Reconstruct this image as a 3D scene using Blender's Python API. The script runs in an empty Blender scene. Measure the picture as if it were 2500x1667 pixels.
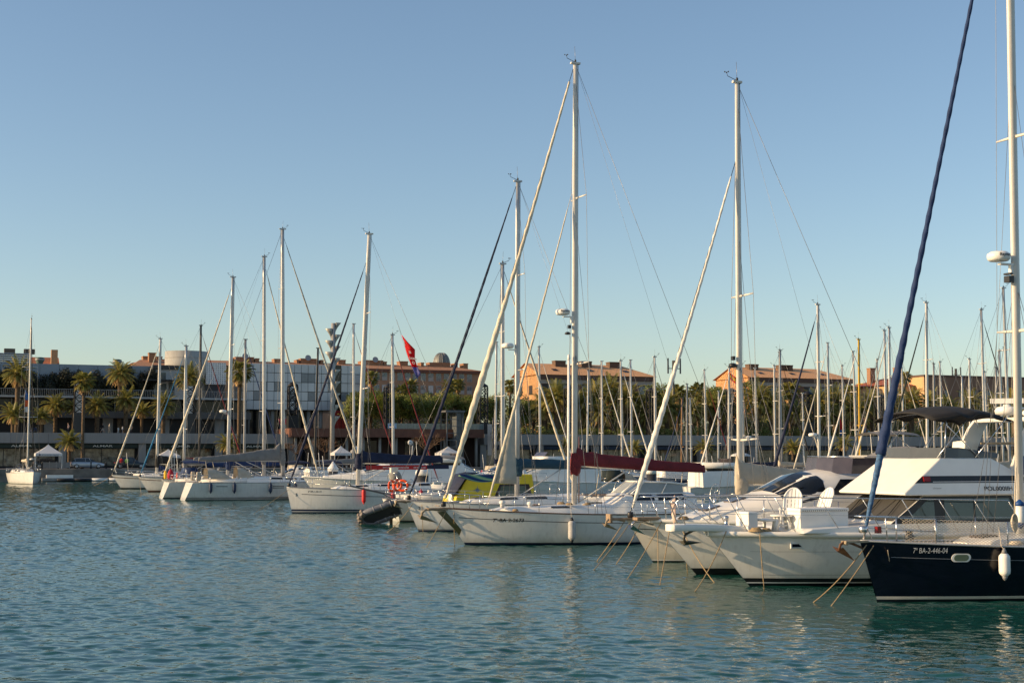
import bpy, math, random
from mathutils import Vector, Matrix, noise
random.seed(11)
sc = bpy.context.scene
COL = sc.collection
R = math.radians
# ------------------------------------------------------------------ camera
F, CX, CY, EYE, PIT = 3472.0, 1250.0, 833.5, 3.6, R(4.6)
cd = bpy.data.cameras.new('camera'); cam = bpy.data.objects.new('camera', cd); COL.objects.link(cam)
cam.location = (0, 0, EYE); cam.rotation_euler = (R(90) + PIT, 0, 0)
cd.sensor_width = 36; cd.lens = 50.0; cd.clip_start = 0.5; cd.clip_end = 6000
sc.camera = cam
# ------------------------------------------------------------------ sky, sun, exposure
SUN_EL = R(17.5); SUN_V = Vector((-1.0, -0.19, 0)).normalized()
SUN = Vector((SUN_V.x * math.cos(SUN_EL), SUN_V.y * math.cos(SUN_EL), math.sin(SUN_EL)))
w = bpy.data.worlds.new('World'); sc.world = w; w.use_nodes = True
nt = w.node_tree; bg = nt.nodes['Background']
sky = nt.nodes.new('ShaderNodeTexSky'); sky.sky_type = 'NISHITA'; sky.sun_disc = False
sky.sun_elevation = SUN_EL; sky.sun_rotation = math.atan2(SUN_V.x, SUN_V.y)
sky.altitude = 0; sky.air_density = 1.0; sky.dust_density = 0.7; sky.ozone_density = 1.8
nt.links.new(sky.outputs[0], bg.inputs[0]); bg.inputs[1].default_value = 0.124
sd = bpy.data.lights.new('sun', 'SUN'); sun = bpy.data.objects.new('sun', sd); COL.objects.link(sun)
sd.energy = 5.0; sd.angle = R(0.55); sd.color = (1.0, 0.71, 0.40)
sun.rotation_euler = SUN.to_track_quat('Z', 'Y').to_euler(); sun.location = (0, 0, 60)
sc.view_settings.view_transform = 'Standard'; sc.view_settings.look = 'None'
sc.view_settings.exposure = 0.34; sc.view_settings.gamma = 1.0
sc.cycles.use_denoising = True
sc.cycles.max_bounces = 8; sc.cycles.transparent_max_bounces = 12
sc.cycles.sample_clamp_indirect = 6.0
# ------------------------------------------------------------------ measuring: a pixel of the 2500x1667 photo to metres
CP, SP = math.cos(PIT), math.sin(PIT)
def zat(py, y):
    k = (CY - py) / F
    return EYE + (k * y * CP + y * SP) / (CP - k * SP)
def xat(px, y, z): return (px - CX) / F * (y * CP + (z - EYE) * SP)
def on_water(px, py, z=0.0):
    k = (CY - py) / F; wz = z - EYE
    y = wz * (CP - k * SP) / (k * CP + SP)
    return Vector((xat(px, y, z), y, z))
def at(px, py, y):
    z = zat(py, y); return Vector((xat(px, y, z), y, z))
def along(px, o, d, z=3.0):
    """metres from o along d at which a point at height z shows at pixel column px"""
    q = (px - CX) / F
    return (q * (o[1] * CP + (z - EYE) * SP) - o[0]) / (d[0] - q * d[1] * CP)
# ------------------------------------------------------------------ materials
MATS = {}
def M(name, col=None, rough=.5, metal=0., var=.10, scale=2.5, bump=0., bscale=30., streak=0., coat=0., trans=0., ior=1.45, spec=.5, transl=0., scum=0.):
    if name in MATS: return MATS[name]
    m = bpy.data.materials.new(name); MATS[name] = m; m.use_nodes = True
    n = m.node_tree; L = n.links; b = n.nodes['Principled BSDF']
    tc = n.nodes.new('ShaderNodeTexCoord')
    ns = n.nodes.new('ShaderNodeTexNoise'); ns.inputs['Scale'].default_value = scale; ns.inputs['Detail'].default_value = 5
    L.new(tc.outputs['Object'], ns.inputs['Vector'])
    mr = n.nodes.new('ShaderNodeMapRange'); mr.inputs[1].default_value = .3; mr.inputs[2].default_value = .7
    mr.inputs[3].default_value = 1 - var; mr.inputs[4].default_value = 1 + var
    L.new(ns.outputs[0], mr.inputs[0])
    vm = n.nodes.new('ShaderNodeVectorMath'); vm.operation = 'SCALE'; vm.inputs[0].default_value = col
    L.new(mr.outputs[0], vm.inputs['Scale']); out = vm.outputs[0]
    if streak:
        mp = n.nodes.new('ShaderNodeMapping'); mp.inputs['Scale'].default_value = (5, 5, .35); L.new(tc.outputs['Object'], mp.inputs[0])
        n2 = n.nodes.new('ShaderNodeTexNoise'); n2.inputs['Scale'].default_value = 1.6; n2.inputs['Detail'].default_value = 6; L.new(mp.outputs[0], n2.inputs['Vector'])
        m2 = n.nodes.new('ShaderNodeMapRange'); m2.inputs[1].default_value = .52; m2.inputs[2].default_value = .8; m2.inputs[3].default_value = 0; m2.inputs[4].default_value = streak; L.new(n2.outputs[0], m2.inputs[0])
        mx = n.nodes.new('ShaderNodeMix'); mx.data_type = 'RGBA'; L.new(m2.outputs[0], mx.inputs[0]); L.new(out, mx.inputs[6]); mx.inputs[7].default_value = (.22, .19, .14, 1); out = mx.outputs[2]
    if scum:
        sx_ = n.nodes.new('ShaderNodeSeparateXYZ'); L.new(tc.outputs['Object'], sx_.inputs[0]); n3 = n.nodes.new('ShaderNodeTexNoise'); n3.inputs['Scale'].default_value = 2.2; n3.inputs['Detail'].default_value = 6; L.new(tc.outputs['Object'], n3.inputs['Vector'])
        ma = n.nodes.new('ShaderNodeMath'); ma.operation = 'MULTIPLY_ADD'; ma.inputs[1].default_value = -.55; L.new(n3.outputs[0], ma.inputs[0]); L.new(sx_.outputs[2], ma.inputs[2])
        m4 = n.nodes.new('ShaderNodeMapRange'); m4.inputs[1].default_value = -.24; m4.inputs[2].default_value = .12; m4.inputs[3].default_value = scum; m4.inputs[4].default_value = 0; L.new(ma.outputs[0], m4.inputs[0])
        mz = n.nodes.new('ShaderNodeMix'); mz.data_type = 'RGBA'; L.new(m4.outputs[0], mz.inputs[0]); L.new(out, mz.inputs[6]); mz.inputs[7].default_value = (.20, .19, .11, 1); out = mz.outputs[2]
    L.new(out, b.inputs['Base Color'])
    b.inputs['Roughness'].default_value = rough; b.inputs['Metallic'].default_value = metal
    b.inputs['IOR'].default_value = ior; b.inputs['Specular IOR Level'].default_value = spec
    if coat: b.inputs['Coat Weight'].default_value = coat; b.inputs['Coat Roughness'].default_value = .08
    if trans: b.inputs['Transmission Weight'].default_value = trans
    if bump:
        nb = n.nodes.new('ShaderNodeTexNoise'); nb.inputs['Scale'].default_value = bscale; nb.inputs['Detail'].default_value = 4; L.new(tc.outputs['Object'], nb.inputs['Vector'])
        bp = n.nodes.new('ShaderNodeBump'); bp.inputs['Strength'].default_value = bump; bp.inputs['Distance'].default_value = .05
        L.new(nb.outputs[0], bp.inputs['Height']); L.new(bp.outputs[0], b.inputs['Normal'])
    if transl:
        tr = n.nodes.new('ShaderNodeBsdfTranslucent'); L.new(out, tr.inputs[0]); ms = n.nodes.new('ShaderNodeMixShader'); ms.inputs[0].default_value = transl
        L.new(b.outputs[0], ms.inputs[1]); L.new(tr.outputs[0], ms.inputs[2]); L.new(ms.outputs[0], n.nodes['Material Output'].inputs[0])
    return m
gel = M('white_gelcoat', (.74, .73, .69), .26, var=.04, streak=.22, coat=.3, scum=.4)
gelc = M('clean_gelcoat', (.80, .775, .71), .3, var=.04, coat=.3)
cream = M('cream_gelcoat', (.72, .67, .57), .32, var=.04, streak=.25, coat=.2, scum=.4)
navyh = M('navy_hull', (.003, .0045, .011), .2, var=.25, coat=.25, spec=.35)
blueh = M('blue_hull', (.012, .035, .10), .2, var=.15, coat=.4)
blk = M('black_boot', (.012, .013, .016), .4, var=.3)
navyb = M('navy_boot', (.012, .018, .05), .4, var=.2)
redb = M('brown_antifoul', (.09, .035, .025), .6, var=.3)
deckm = M('deck_nonskid', (.62, .60, .54), .65, var=.08, bump=.2, bscale=60)
teak = M('weathered_teak', (.30, .21, .13), .7, var=.25, scale=6, bump=.2)
darkteak = M('dark_teak', (.10, .055, .03), .5, var=.25, scale=6)
alu = M('anodised_aluminium', (.50, .50, .49), .36, .35, var=.06, streak=.2)
alud = M('dull_aluminium', (.30, .30, .30), .45, .35, var=.08, streak=.2)
wmast = M('white_mast_paint', (.64, .61, .55), .35, var=.05, streak=.25)
steel = M('stainless_steel', (.55, .55, .55), .22, .9, var=.1)
wire = M('rigging_wire', (.22, .22, .22), .4, .6, var=.1)
glassd = M('dark_glass', (.012, .016, .022), .06, var=.2, spec=.45)
smoke = M('smoked_acrylic', (.06, .05, .055), .1, var=.2, spec=.8)
greycan = M('grey_canvas', (.20, .195, .19), .85, var=.12, bump=.35, bscale=8)
beigecan = M('beige_canvas', (.46, .40, .31), .85, var=.12, bump=.4, bscale=7)
creamcan = M('cream_sailcloth', (.62, .56, .44), .8, var=.12, bump=.4, bscale=9)
whitecan = M('white_sailcloth', (.72, .69, .62), .8, var=.08, bump=.3, bscale=9)
navycan = M('navy_canvas', (.010, .016, .045), .8, var=.25, bump=.4, bscale=8)
bluecan = M('blue_canvas', (.012, .032, .10), .8, var=.2, bump=.4, bscale=8)
tealcan = M('teal_canvas', (.02, .06, .09), .8, var=.2, bump=.4, bscale=8)
cyancan = M('bright_blue_canvas', (.02, .17, .33), .75, var=.15, bump=.3, bscale=8)
maroon = M('maroon_canvas', (.15, .013, .018), .75, var=.2, bump=.5, bscale=7)
blackcan = M('black_canvas', (.018, .017, .016), .8, var=.2, bump=.3, bscale=8)
greencan = M('dark_green_canvas', (.02, .03, .026), .8, var=.2, bump=.4, bscale=8)
redpl = M('red_plastic', (.62, .02, .02), .45, var=.1)
orangepl = M('orange_plastic', (.80, .09, .02), .5, var=.1)
yellowp = M('yellow_paint', (.62, .50, .02), .45, var=.08)
yellowm = M('yellow_mast_paint', (.62, .36, .02), .45, var=.1)
whitepl = M('white_plastic', (.78, .77, .73), .45, var=.05)
greypl = M('grey_rubber', (.15, .16, .185), .55, var=.2, bump=.15, bscale=10)
blackpl = M('black_plastic', (.02, .02, .022), .4, var=.2)
bluepl = M('navy_fender_plastic', (.012, .03, .075), .5, var=.15)
bluecap = M('blue_plastic', (.01, .06, .22), .45, var=.1)
ropem = M('tan_rope', (.36, .26, .14), .9, var=.3, scale=30, bump=.5, bscale=120)
ropew = M('pale_rope', (.58, .50, .38), .9, var=.25, scale=30)
roper = M('red_rope', (.30, .05, .03), .9, var=.25, scale=30)
rust = M('rusty_galvanised', (.17, .08, .04), .75, var=.4, scale=8, bump=.3)
galv = M('worn_galvanised', (.36, .29, .20), .6, .3, var=.3, scale=8)
woodm = M('varnished_wood', (.30, .16, .07), .5, var=.25, scale=5)
textk = M('black_lettering', (.012, .012, .014), .5, var=.05)
textw = M('white_lettering', (.75, .74, .70), .5, var=.05)
textg = M('grey_lettering', (.30, .28, .24), .5, var=.05)
conc = M('concrete', (.30, .285, .26), .85, var=.15, scale=.6, bump=.2, bscale=5, streak=.25)
stone = M('quay_stone', (.17, .155, .135), .9, var=.35, scale=.7, bump=.5, bscale=3, streak=.3)
asph = M('quay_paving', (.16, .155, .15), .9, var=.15, scale=.4)
soil = M('dry_ground', (.14, .115, .08), .95, var=.3, scale=.3)
WAVE_SLOPE, WAVE_A, WAVE_B, WATER_C = .135, .008, .006, (.009, .068, .057, 1)
# ------------------------------------------------------------------ mesh building
class MB:
    def __init__(s): s.v, s.f, s.m, s.s = [], [], [], []
    def add(s, vs, fs, mi=0, sm=False):
        o = len(s.v); s.v += [tuple(p) for p in vs]
        for i, f in enumerate(fs):
            s.f.append(tuple(o + j for j in f)); s.m.append(mi[i] if isinstance(mi, list) else mi); s.s.append(sm)
        return s
    def box(s, x0, x1, y0, y1, z0, z1, mi=0):
        return s.add([(x0,y0,z0),(x1,y0,z0),(x1,y1,z0),(x0,y1,z0),(x0,y0,z1),(x1,y0,z1),(x1,y1,z1),(x0,y1,z1)],
            [(3,2,1,0),(4,5,6,7),(0,1,5,4),(1,2,6,5),(2,3,7,6),(3,0,4,7)], mi)
    def obox(s, c, sz, rot=None, mi=0):
        m = rot or Matrix(); a, b, d = sz[0]/2, sz[1]/2, sz[2]/2; c = Vector(c)
        vs = [c + m @ Vector(q) for q in [(-a,-b,-d),(a,-b,-d),(a,b,-d),(-a,b,-d),(-a,-b,d),(a,-b,d),(a,b,d),(-a,b,d)]]
        return s.add(vs, [(3,2,1,0),(4,5,6,7),(0,1,5,4),(1,2,6,5),(2,3,7,6),(3,0,4,7)], mi)
    def loft(s, rings, closed=True, cap0=True, cap1=True, mi=0, sm=True):
        n = len(rings[0]); vs = [p for r in rings for p in r]; fs = []; k = n if closed else n - 1
        for i in range(len(rings) - 1):
            for j in range(k):
                j2 = (j + 1) % n
                fs.append((i*n + j, i*n + j2, (i+1)*n + j2, (i+1)*n + j))
        s.add(vs, fs, mi, sm); o = len(s.v) - len(vs)
        if cap0 and closed: s.f.append(tuple(o + j for j in range(n - 1, -1, -1))); s.m.append(mi if not isinstance(mi, list) else mi[0]); s.s.append(False)
        if cap1 and closed: s.f.append(tuple(o + (len(rings)-1)*n + j for j in range(n))); s.m.append(mi if not isinstance(mi, list) else mi[0]); s.s.append(False)
        return s
    def tube(s, pts, r, n=8, mi=0, flat=1.0, caps=True, ridge=0., twist=0.):
        pts = [Vector(p) for p in pts]; k = len(pts); rs = r if isinstance(r, (list, tuple)) else [r]*k
        rings = []; up = None
        for i, p in enumerate(pts):
            t = (pts[min(i+1, k-1)] - pts[max(i-1, 0)]).normalized()
            if up is None:
                up = Vector((0, 1, 0)) if abs(t.y) < .9 else Vector((1, 0, 0))
            up = (up - t * up.dot(t)).normalized(); sd_ = t.cross(up)
            rg = []
            for j in range(n):
                a = 2*math.pi*j/n
                q = rs[i] * (1 + ridge * math.cos(2*(a - twist*i)))
                rg.append(p + (sd_*math.cos(a) + up*math.sin(a)*flat) * q)
            rings.append(rg)
        return s.loft(rings, True, caps, caps, mi, True)
    def lathe(s, prof, c=(0,0,0), n=12, mi=0, rot=None):
        c = Vector(c); rings = []
        for (r, z) in prof:
            rg = []
            for j in range(n):
                q = Vector((r*math.cos(2*math.pi*j/n), r*math.sin(2*math.pi*j/n), z))
                rg.append(c + (rot @ q if rot else q))
            rings.append(rg)
        return s.loft(rings, True, True, True, mi, True)
    def build(s, name, mats, parent=None, bevel=0., loc=None):
        me = bpy.data.meshes.new(name); me.from_pydata(s.v, [], s.f)
        for m in (mats if isinstance(mats, (list, tuple)) else [mats]): me.materials.append(m)
        me.polygons.foreach_set('material_index', s.m); me.polygons.foreach_set('use_smooth', s.s); me.update()
        o = bpy.data.objects.new(name, me); COL.objects.link(o)
        if parent: o.parent = parent
        if loc: o.location = loc
        if bevel:
            b = o.modifiers.new('bevel', 'BEVEL'); b.width = bevel; b.segments = 2; b.limit_method = 'ANGLE'
        return o
def tag(o, label, cat=None, group=None, kind=None):
    if label: o['label'] = label
    if cat: o['category'] = cat
    if group: o['group'] = group
    if kind: o['kind'] = kind
    return o
def thing(name, label, cat, loc=(0,0,0), rz=0., group=None):
    o = bpy.data.objects.new(name, None); COL.objects.link(o); o.empty_display_size = .3
    o.location = loc; o.rotation_euler = (0, 0, rz)
    return tag(o, label, cat, group)
def struct(name, mb, mats):
    o = mb.build(name, mats); o['kind'] = 'structure'; return o
def copy_tree(o, parent=None):
    c = o.copy(); COL.objects.link(c)
    if parent: c.parent = parent
    for ch in list(o.children): copy_tree(ch, c)
    return c
def lettering(txt, size, mapper, mat, parent, name='lettering', bold=.0, width=None, italic=0.):
    cu = bpy.data.curves.new('tmp', 'FONT'); cu.body = txt; cu.size = size; cu.offset = bold*size; cu.shear = italic
    ob = bpy.data.objects.new('tmp', cu); COL.objects.link(ob)
    dg = bpy.context.evaluated_depsgraph_get(); me = bpy.data.meshes.new_from_object(ob.evaluated_get(dg))
    xs = [v.co.x for v in me.vertices]; x0, x1 = min(xs), max(xs)
    k = (width/(x1-x0)) if width else 1.0
    for v in me.vertices: v.co = mapper((v.co.x-x0)*k, v.co.y)
    me.materials.clear(); me.materials.append(mat); me.update(); me.name = name
    bpy.data.objects.remove(ob); bpy.data.curves.remove(cu)
    o = bpy.data.objects.new(name, me); COL.objects.link(o); o.parent = parent
    return o
def lerp(a, b, t): return a + (b - a)*t
def interp(tab, x):
    if x <= tab[0][0]: return tab[0][1]
    for (a, p), (b, q) in zip(tab, tab[1:]):
        if x <= b: return lerp(p, q, (x - a)/(b - a))
    return tab[-1][1]
# ------------------------------------------------------------------ boats: shared shapes
class Hull:
    def __init__(s, L=11, B=3.6, fb=1.4, fm=1.15, fs=1.2, ovb=.8, ovs=.5, st=.72, tm=.42, pd=2.1, pw=1.5, wlb=.84, flare=.65, keel=.5):
        s.__dict__.update(locals())
    def sheer(s, t):
        a, b, c = s.fs, s.fm, s.fb; m = .45
        return a*(t-m)*(t-1)/(m) + b*t*(t-1)/(m*(m-1)) + c*t*(t-m)/(1-m)
    def prof(s, t, st, p):
        if t < s.tm: return st + (1-st)*(1-((s.tm-t)/s.tm)**2)
        return max(.006, 1-((t-s.tm)/(1-s.tm))**p)
    def S(s, t, v):
        xb = s.L/2 - s.ovb*(1-v); xs = -s.L/2 + s.ovs*(1-v); x = xs + (xb-xs)*t
        d = s.prof(t, s.st, s.pd); q = s.prof(t, s.st*.8, s.pw)*s.wlb
        if v >= 0: return x, s.B/2*lerp(q, d, v**s.flare), v*s.sheer(t)
        return x, s.B/2*q*(1+v*1.4), v*s.keel
    def tx(s, x, v=1.):
        a = s.S(0, v)[0]; b = s.S(1, v)[0]; return min(1, max(0, (x-a)/(b-a)))
    def dz(s, x): return s.sheer(s.tx(x))
    def dy(s, x): return s.S(s.tx(x), 1)[1]
    def hy(s, x, z):
        v = 1.
        for _ in range(6): v = min(1.02, max(0, z/s.sheer(s.tx(x, v))))
        return s.S(s.tx(x, v), v)[1]
def build_hull(h, root, mats, bands=(), nt=26):
    edges = {-.35, 0, .12, .3, .5, .7, .85, .94, 1.}
    for a, b, k in bands: edges |= {a, b}
    rows = sorted(edges); ts = [1-(1-i/nt)**1.35 for i in range(nt+1)]
    mb = MB()
    for sg in (1, -1):
        vs = [(lambda p: (p[0], p[1]*sg, p[2]))(h.S(t, v)) for v in rows for t in ts]; n = len(ts); fs = []; ms = []
        for i in range(len(rows)-1):
            mid = (rows[i]+rows[i+1])/2; k = 0
            for a, b, kk in bands:
                if a <= mid <= b: k = kk
            for j in range(n-1):
                q = (i*n+j, i*n+j+1, (i+1)*n+j+1, (i+1)*n+j)
                fs.append(q if sg < 0 else q[::-1]); ms.append(k)
        mb.add(vs, fs, ms, True)
    tr = [h.S(0, v) for v in rows]
    pts = [(p[0], p[1], p[2]) for p in tr] + [(p[0], -p[1], p[2]) for p in reversed(tr)]
    mb.add(pts, [tuple(range(len(pts)))], 0)
    hull = mb.build('hull', mats, root)
    dk = MB(); n = 22; rings = []
    for i in range(n+1):
        t = 1-(1-i/n)**1.3; t = .002 + t*.994
        x, y, z = h.S(t, .975); rings.append([(x, y*k, z + .05*(1-k*k)*min(1, y)) for k in (-1, -.6, 0, .6, 1)])
    dk.loft(rings, closed=False)
    return hull, dk
def cabin_fn(st, dz, sec):
    def P(x, k, side):
        hw = interp([(a, b) for a, b, c in st], x); hh = interp([(a, c) for a, b, c in st], x)
        i = min(int(k*(len(sec)-1)), len(sec)-2); f = k*(len(sec)-1)-i
        sy = lerp(sec[i][0], sec[i+1][0], f); sz = lerp(sec[i][1], sec[i+1][1], f)
        return Vector((x, side*hw*sy, dz(x) - .05 + (hh+.05)*sz))
    return P
SEC = [(1, 0), (.955, .55), (.88, .88), (.72, 1.0), (.35, 1.06), (0, 1.08)]
def cabin(root, st, dz, mats, wins=(), name='cabin', sec=SEC, n=24, wmat=None):
    st = sorted(st); P = cabin_fn(st, dz, sec); rings = []; x0, x1 = st[0][0], st[-1][0]; m = len(sec)-1
    xs = sorted({lerp(x0, x1, i/n) for i in range(n+1)} | {a for a, _, _ in st})
    for x in xs:
        rings.append([P(x, k/m, 1) for k in range(m+1)] + [P(x, k/m, -1) for k in range(m-1, -1, -1)])
    mb = MB(); mb.loft(rings, closed=False)
    for r in (rings[0], rings[-1]): mb.add(r, [tuple(range(len(r)))])
    c = mb.build(name, mats, root)
    for (a, b, k0, k1, *sl) in wins:
        for side in (1, -1):
            q = MB(); vs = []; nn, mk = (6, 2) if n < 10 else (12, 5); sk = sl[0] if sl else .08
            for i in range(nn+1):
                for l in range(mk+1):
                    k = lerp(k0, k1, l/mk); x = lerp(a, b, i/nn); xx = x + sk*(l/mk)*(1-2*i/nn)*-1*(1 if a > b else -1)*1.0
                    k = min(k, .999); p = P(xx, k, side); p2 = P(xx, min(1, k+.02), side) if k < .98 else P(xx, k-.02, side); u = P(xx+.02, k, side)-p; nrm = u.cross(p2-p).normalized()
                    if nrm.dot(Vector((0, side, 1))) < 0: nrm = -nrm
                    vs.append(p + nrm*.014)
            q.add(vs, [(i*(mk+1)+l, (i+1)*(mk+1)+l, (i+1)*(mk+1)+l+1, i*(mk+1)+l+1) for i in range(nn) for l in range(mk)], 0, True)
            q.build('cabin_window', wmat or glassd, c)
    return c, P
def furl(mb, a, b, r, mi=0, ridge=.09, sag=.012, n=60, prof=None):
    a, b = Vector(a), Vector(b); L = (b-a).length; pts = []; rs = []
    prof = prof or [(0, .4), (.03, .6), (.12, .95), (.26, 1.), (.4, .8), (.6, .62), (.85, .45), (.985, .36), (1, .2)]
    for i in range(n+1):
        t = i/n; p = a.lerp(b, t); p.z -= sag*L*4*t*(1-t)
        pts.append(p); rs.append(r*interp(prof, t)*(1+.06*noise.noise((t*L*.7, a.x, 3.))+.03*noise.noise((t*L*4, a.x, 8.))))
    mb.tube(pts, rs, 10, mi, ridge=ridge if n > 40 else 0, twist=.42)
def cover(mb, xm, xe, zb, h0, h1, wd=.2, sag=.12, mi=0, seed=0, n=34, rip=.05, drop=0.):
    """a mainsail under its cover, flaked on the boom: xm at the mast, xe at the aft end"""
    rings = []
    for i in range(n+1):
        t = i/n; x = lerp(xm, xe, t)
        hh = lerp(h0, h1, max(0, 1-t*1.0)**1.3) * (1 if t < .97 else .8)
        if t < .06: hh *= 1.25 - t*3
        zc = zb - sag*math.sin(math.pi*t)*.3 - drop*t
        ww = wd*(1 - .35*t)
        rg = []
        for j in range(14):
            a = 2*math.pi*j/14; y = math.sin(a); zz = (1-math.cos(a))/2
            nn = rip*noise.noise((x*2.2, a*1.1, seed)) + rip*.6*noise.noise((x*6, a*2.5, seed+9))
            rg.append((x, y*ww*(1-.55*zz)*(1+nn*3), zc + zz*hh*(1+nn*1.6) - .04))
        rings.append(rg)
    mb.loft(rings)
def person_hood(mb, x0, x1, hw, z0, hh, n=9, m=10):
    """sprayhood: arched canvas rising aft from x0 to x1 (x1 < x0)"""
    rings = []
    for i in range(n+1):
        t = i/n; s = math.sin(t*math.pi/2)**.75; x = lerp(x0, x1, t); rg = []
        for j in range(m+1):
            a = math.pi*j/m; c = math.cos(a); rg.append((x, hw*(.9+.1*t)*math.copysign(abs(c)**.6, c), z0 + hh*max(.02, s)*math.sin(a)**.55))
        rings.append(rg)
    mb.loft(rings, closed=False)
class Boat: pass
def mast_top(bt, xm, py):
    p = bt.W((xm, 0, 0)); return zat(py, p.y)
def setup(label, bowxy, hd, h, cat, name, group=None):
    bt = Boat(); a = R(hd); d = Vector((math.cos(a), math.sin(a), 0)); q = Vector((-d.y, d.x, 0))
    o = Vector((bowxy[0], bowxy[1], 0)) - d*(h.L/2 - h.ovb)
    bt.root = thing(name, label, cat, o, a, group); bt.h = h; bt.d = d; bt.q = q; bt.o = o
    bt.W = lambda p: o + d*p[0] + q*p[1] + Vector((0, 0, p[2]))
    bt.lx = lambda px, z=3., y=0.: along(px, (o + q*y)[:2], d[:2], z)
    def side(px, py, sg=1):
        y, z = h.B/2, .8
        for _ in range(6):
            x = bt.lx(px, z, sg*y); z = zat(py, bt.W((x, sg*y, 0)).y); y = h.hy(x, z)
        return x, z
    bt.side = side
    return bt
def radar_dome(parent, p, sx=1, txt=None, r=.33, mats=None):
    mb = MB(); mb.lathe([(.02, -.13), (r*.8, -.13), (r*.97, -.08), (r, -.01), (r*.97, .06), (r*.7, .115), (.02, .13)], p, 20)
    mb.obox((p[0]-r*.8*sx, p[1], p[2]-.2), (r*1.5, .12, .05)); mb.obox((p[0]-r*1.35*sx, p[1], p[2]-.32), (.08, .1, .26))
    o = mb.build('radar_dome', whitepl, parent)
    if txt:
        def mp(u, v):
            a = u/r - .62; return Vector((p[0] - r*1.012*math.sin(a), p[1] + r*1.012*math.cos(a), p[2]-.015+v))
        lettering(txt, .115, mp, textk, parent, 'lettering', .02)
    return o
def mast(bt, xm, zb, zt, r, mt, spr=(.36, .68), sprl=.9, rake=0., gear=1, lowr=None, sweep=.12):
    root = bt.root; mb = MB(); top = Vector((xm - rake, 0, zt))
    base = Vector((xm, 0, zb)); pts = [base.lerp(top, t) for t in (0, .25, .5, .75, .9, 1)]
    mb.tube(pts, [r, r, r, r*.97, r*.86, r*.78], 14, flat=.68)
    mb.obox(top + Vector((0, 0, .03)), (r*3.4, r*1.2, .08))
    m = mb.build('mast', mt, root)
    tr = MB(); tr.tube([p + Vector((-r*1.02, 0, 0)) for p in (base.lerp(top, .1), top)], .016, 5); tr.build('sail_track', alud, m)
    tips = []
    for f in spr:
        p = base.lerp(top, f); l = sprl*(1.05 - .45*f)
        for sd_ in (1, -1):
            s = MB(); e = p + Vector((-sweep*l*1.6, sd_*l, .05*l)); s.tube([p, e], [.045, .028], 6, flat=.5); s.build('spreader', mt, m); tips.append((sd_, e))
    if gear:
        g = MB(); g.tube([top, top + Vector((.05, .05, .75))], .008, 4); g.build('antenna', wire, m)
        g = MB(); g.tube([top + Vector((0, 0, .08)), top + Vector((.38, 0, .22)), top + Vector((.42, 0, .36))], .012, 4)
        for k in range(3): g.lathe([(.004, 0), (.035, .03), (.004, .06)], top + Vector((.42 + .07*math.cos(k*2.1), .07*math.sin(k*2.1), .33)), 6)
        g.build('wind_vane', blackpl, m)
        g = MB(); g.lathe([(.03, .06), (.045, .08), (.045, .16), (.03, .19)], top, 8); g.build('masthead_light', blackpl, m)
    return m, base, top, tips
def tubes(name, segs, mat, parent, r=.008, n=5):
    for (a, b) in segs:
        mb = MB(); mb.tube([a, b], r, n); mb.build(name, mat, parent)
def rails(bt, x0, x1, n, hgt=.6, rr=.0115, wr=.005, aft=True, gate=(), mat=None):
    """stanchions with two wires along both sides from x0 (bow) aft to x1, with pulpit and pushpit"""
    h = bt.h; mat = mat or steel
    for sg in (1, -1):
        mb = MB(); P = []
        for i in range(n+1):
            x = lerp(x0, x1, i/n); P.append(Vector((x, sg*(h.dy(x)-.05), h.dz(x))))
        for p in P: mb.tube([p, p + Vector((0, sg*.01, hgt))], rr, 6)
        for k in (hgt-.01, hgt*.5): mb.tube([p + Vector((0, sg*.01, k)) for p in P], wr, 4)
        mb.build('guard_rail', mat, bt.root)
def pulpit(bt, xb=.0, ln=1.5, hgt=.62, r=.014, lean=.15):
    h = bt.h; mb = MB(); xe = h.L/2
    pts = [Vector((xe-ln, sg, 0)) for sg in (1, -1)]
    path = []
    for i in range(13):
        a = -math.pi/2 + math.pi*i/12; x = xe - ln + (ln - .05 + lean)*math.cos(a); yy = math.sin(a)*max(.16, h.dy(xe-ln)*.98)
        yy = math.copysign(max(abs(yy)*(1-.25*math.cos(a)), 0), yy); path.append(Vector((x, yy, h.dz(min(x, xe-.1)) + hgt)))
    mb.tube(path, r, 7)
    mb.tube([p - Vector((0, 0, hgt*.48)) for p in (path[0], path[2], path[3])], r*.8, 6); mb.tube([p - Vector((0, 0, hgt*.48)) for p in (path[-1], path[-3], path[-4])], r*.8, 6)
    for i in (0, 3, 9, 12):
        p = path[i]; x = min(p.x - (.18 if i in (3, 9) else 0), xe-.15); mb.tube([p, Vector((x, math.copysign(min(abs(p.y), h.dy(x)-.03), p.y), h.dz(x)-.02))], r, 7)
    return mb.build('pulpit', steel, bt.root)
def pushpit(bt, ln=1.2, hgt=.62, r=.014):
    h = bt.h; mb = MB(); xa = -h.L/2 + .12; y = h.dy(xa)-.06; z = h.dz(xa)
    path = [Vector((xa+ln, h.dy(xa+ln)-.06, z+hgt)), Vector((xa+.2, y, z+hgt)), Vector((xa, y-.25, z+hgt)), Vector((xa, -y+.25, z+hgt)), Vector((xa+.2, -y, z+hgt)), Vector((xa+ln, -h.dy(xa+ln)+.06, z+hgt))]
    mb.tube(path, r, 7); mb.tube([p - Vector((0, 0, hgt*.45)) for p in path], r*.8, 6)
    for p in path: mb.tube([p, p - Vector((0, 0, hgt))], r, 6)
    return mb.build('pushpit', steel, bt.root)
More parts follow.
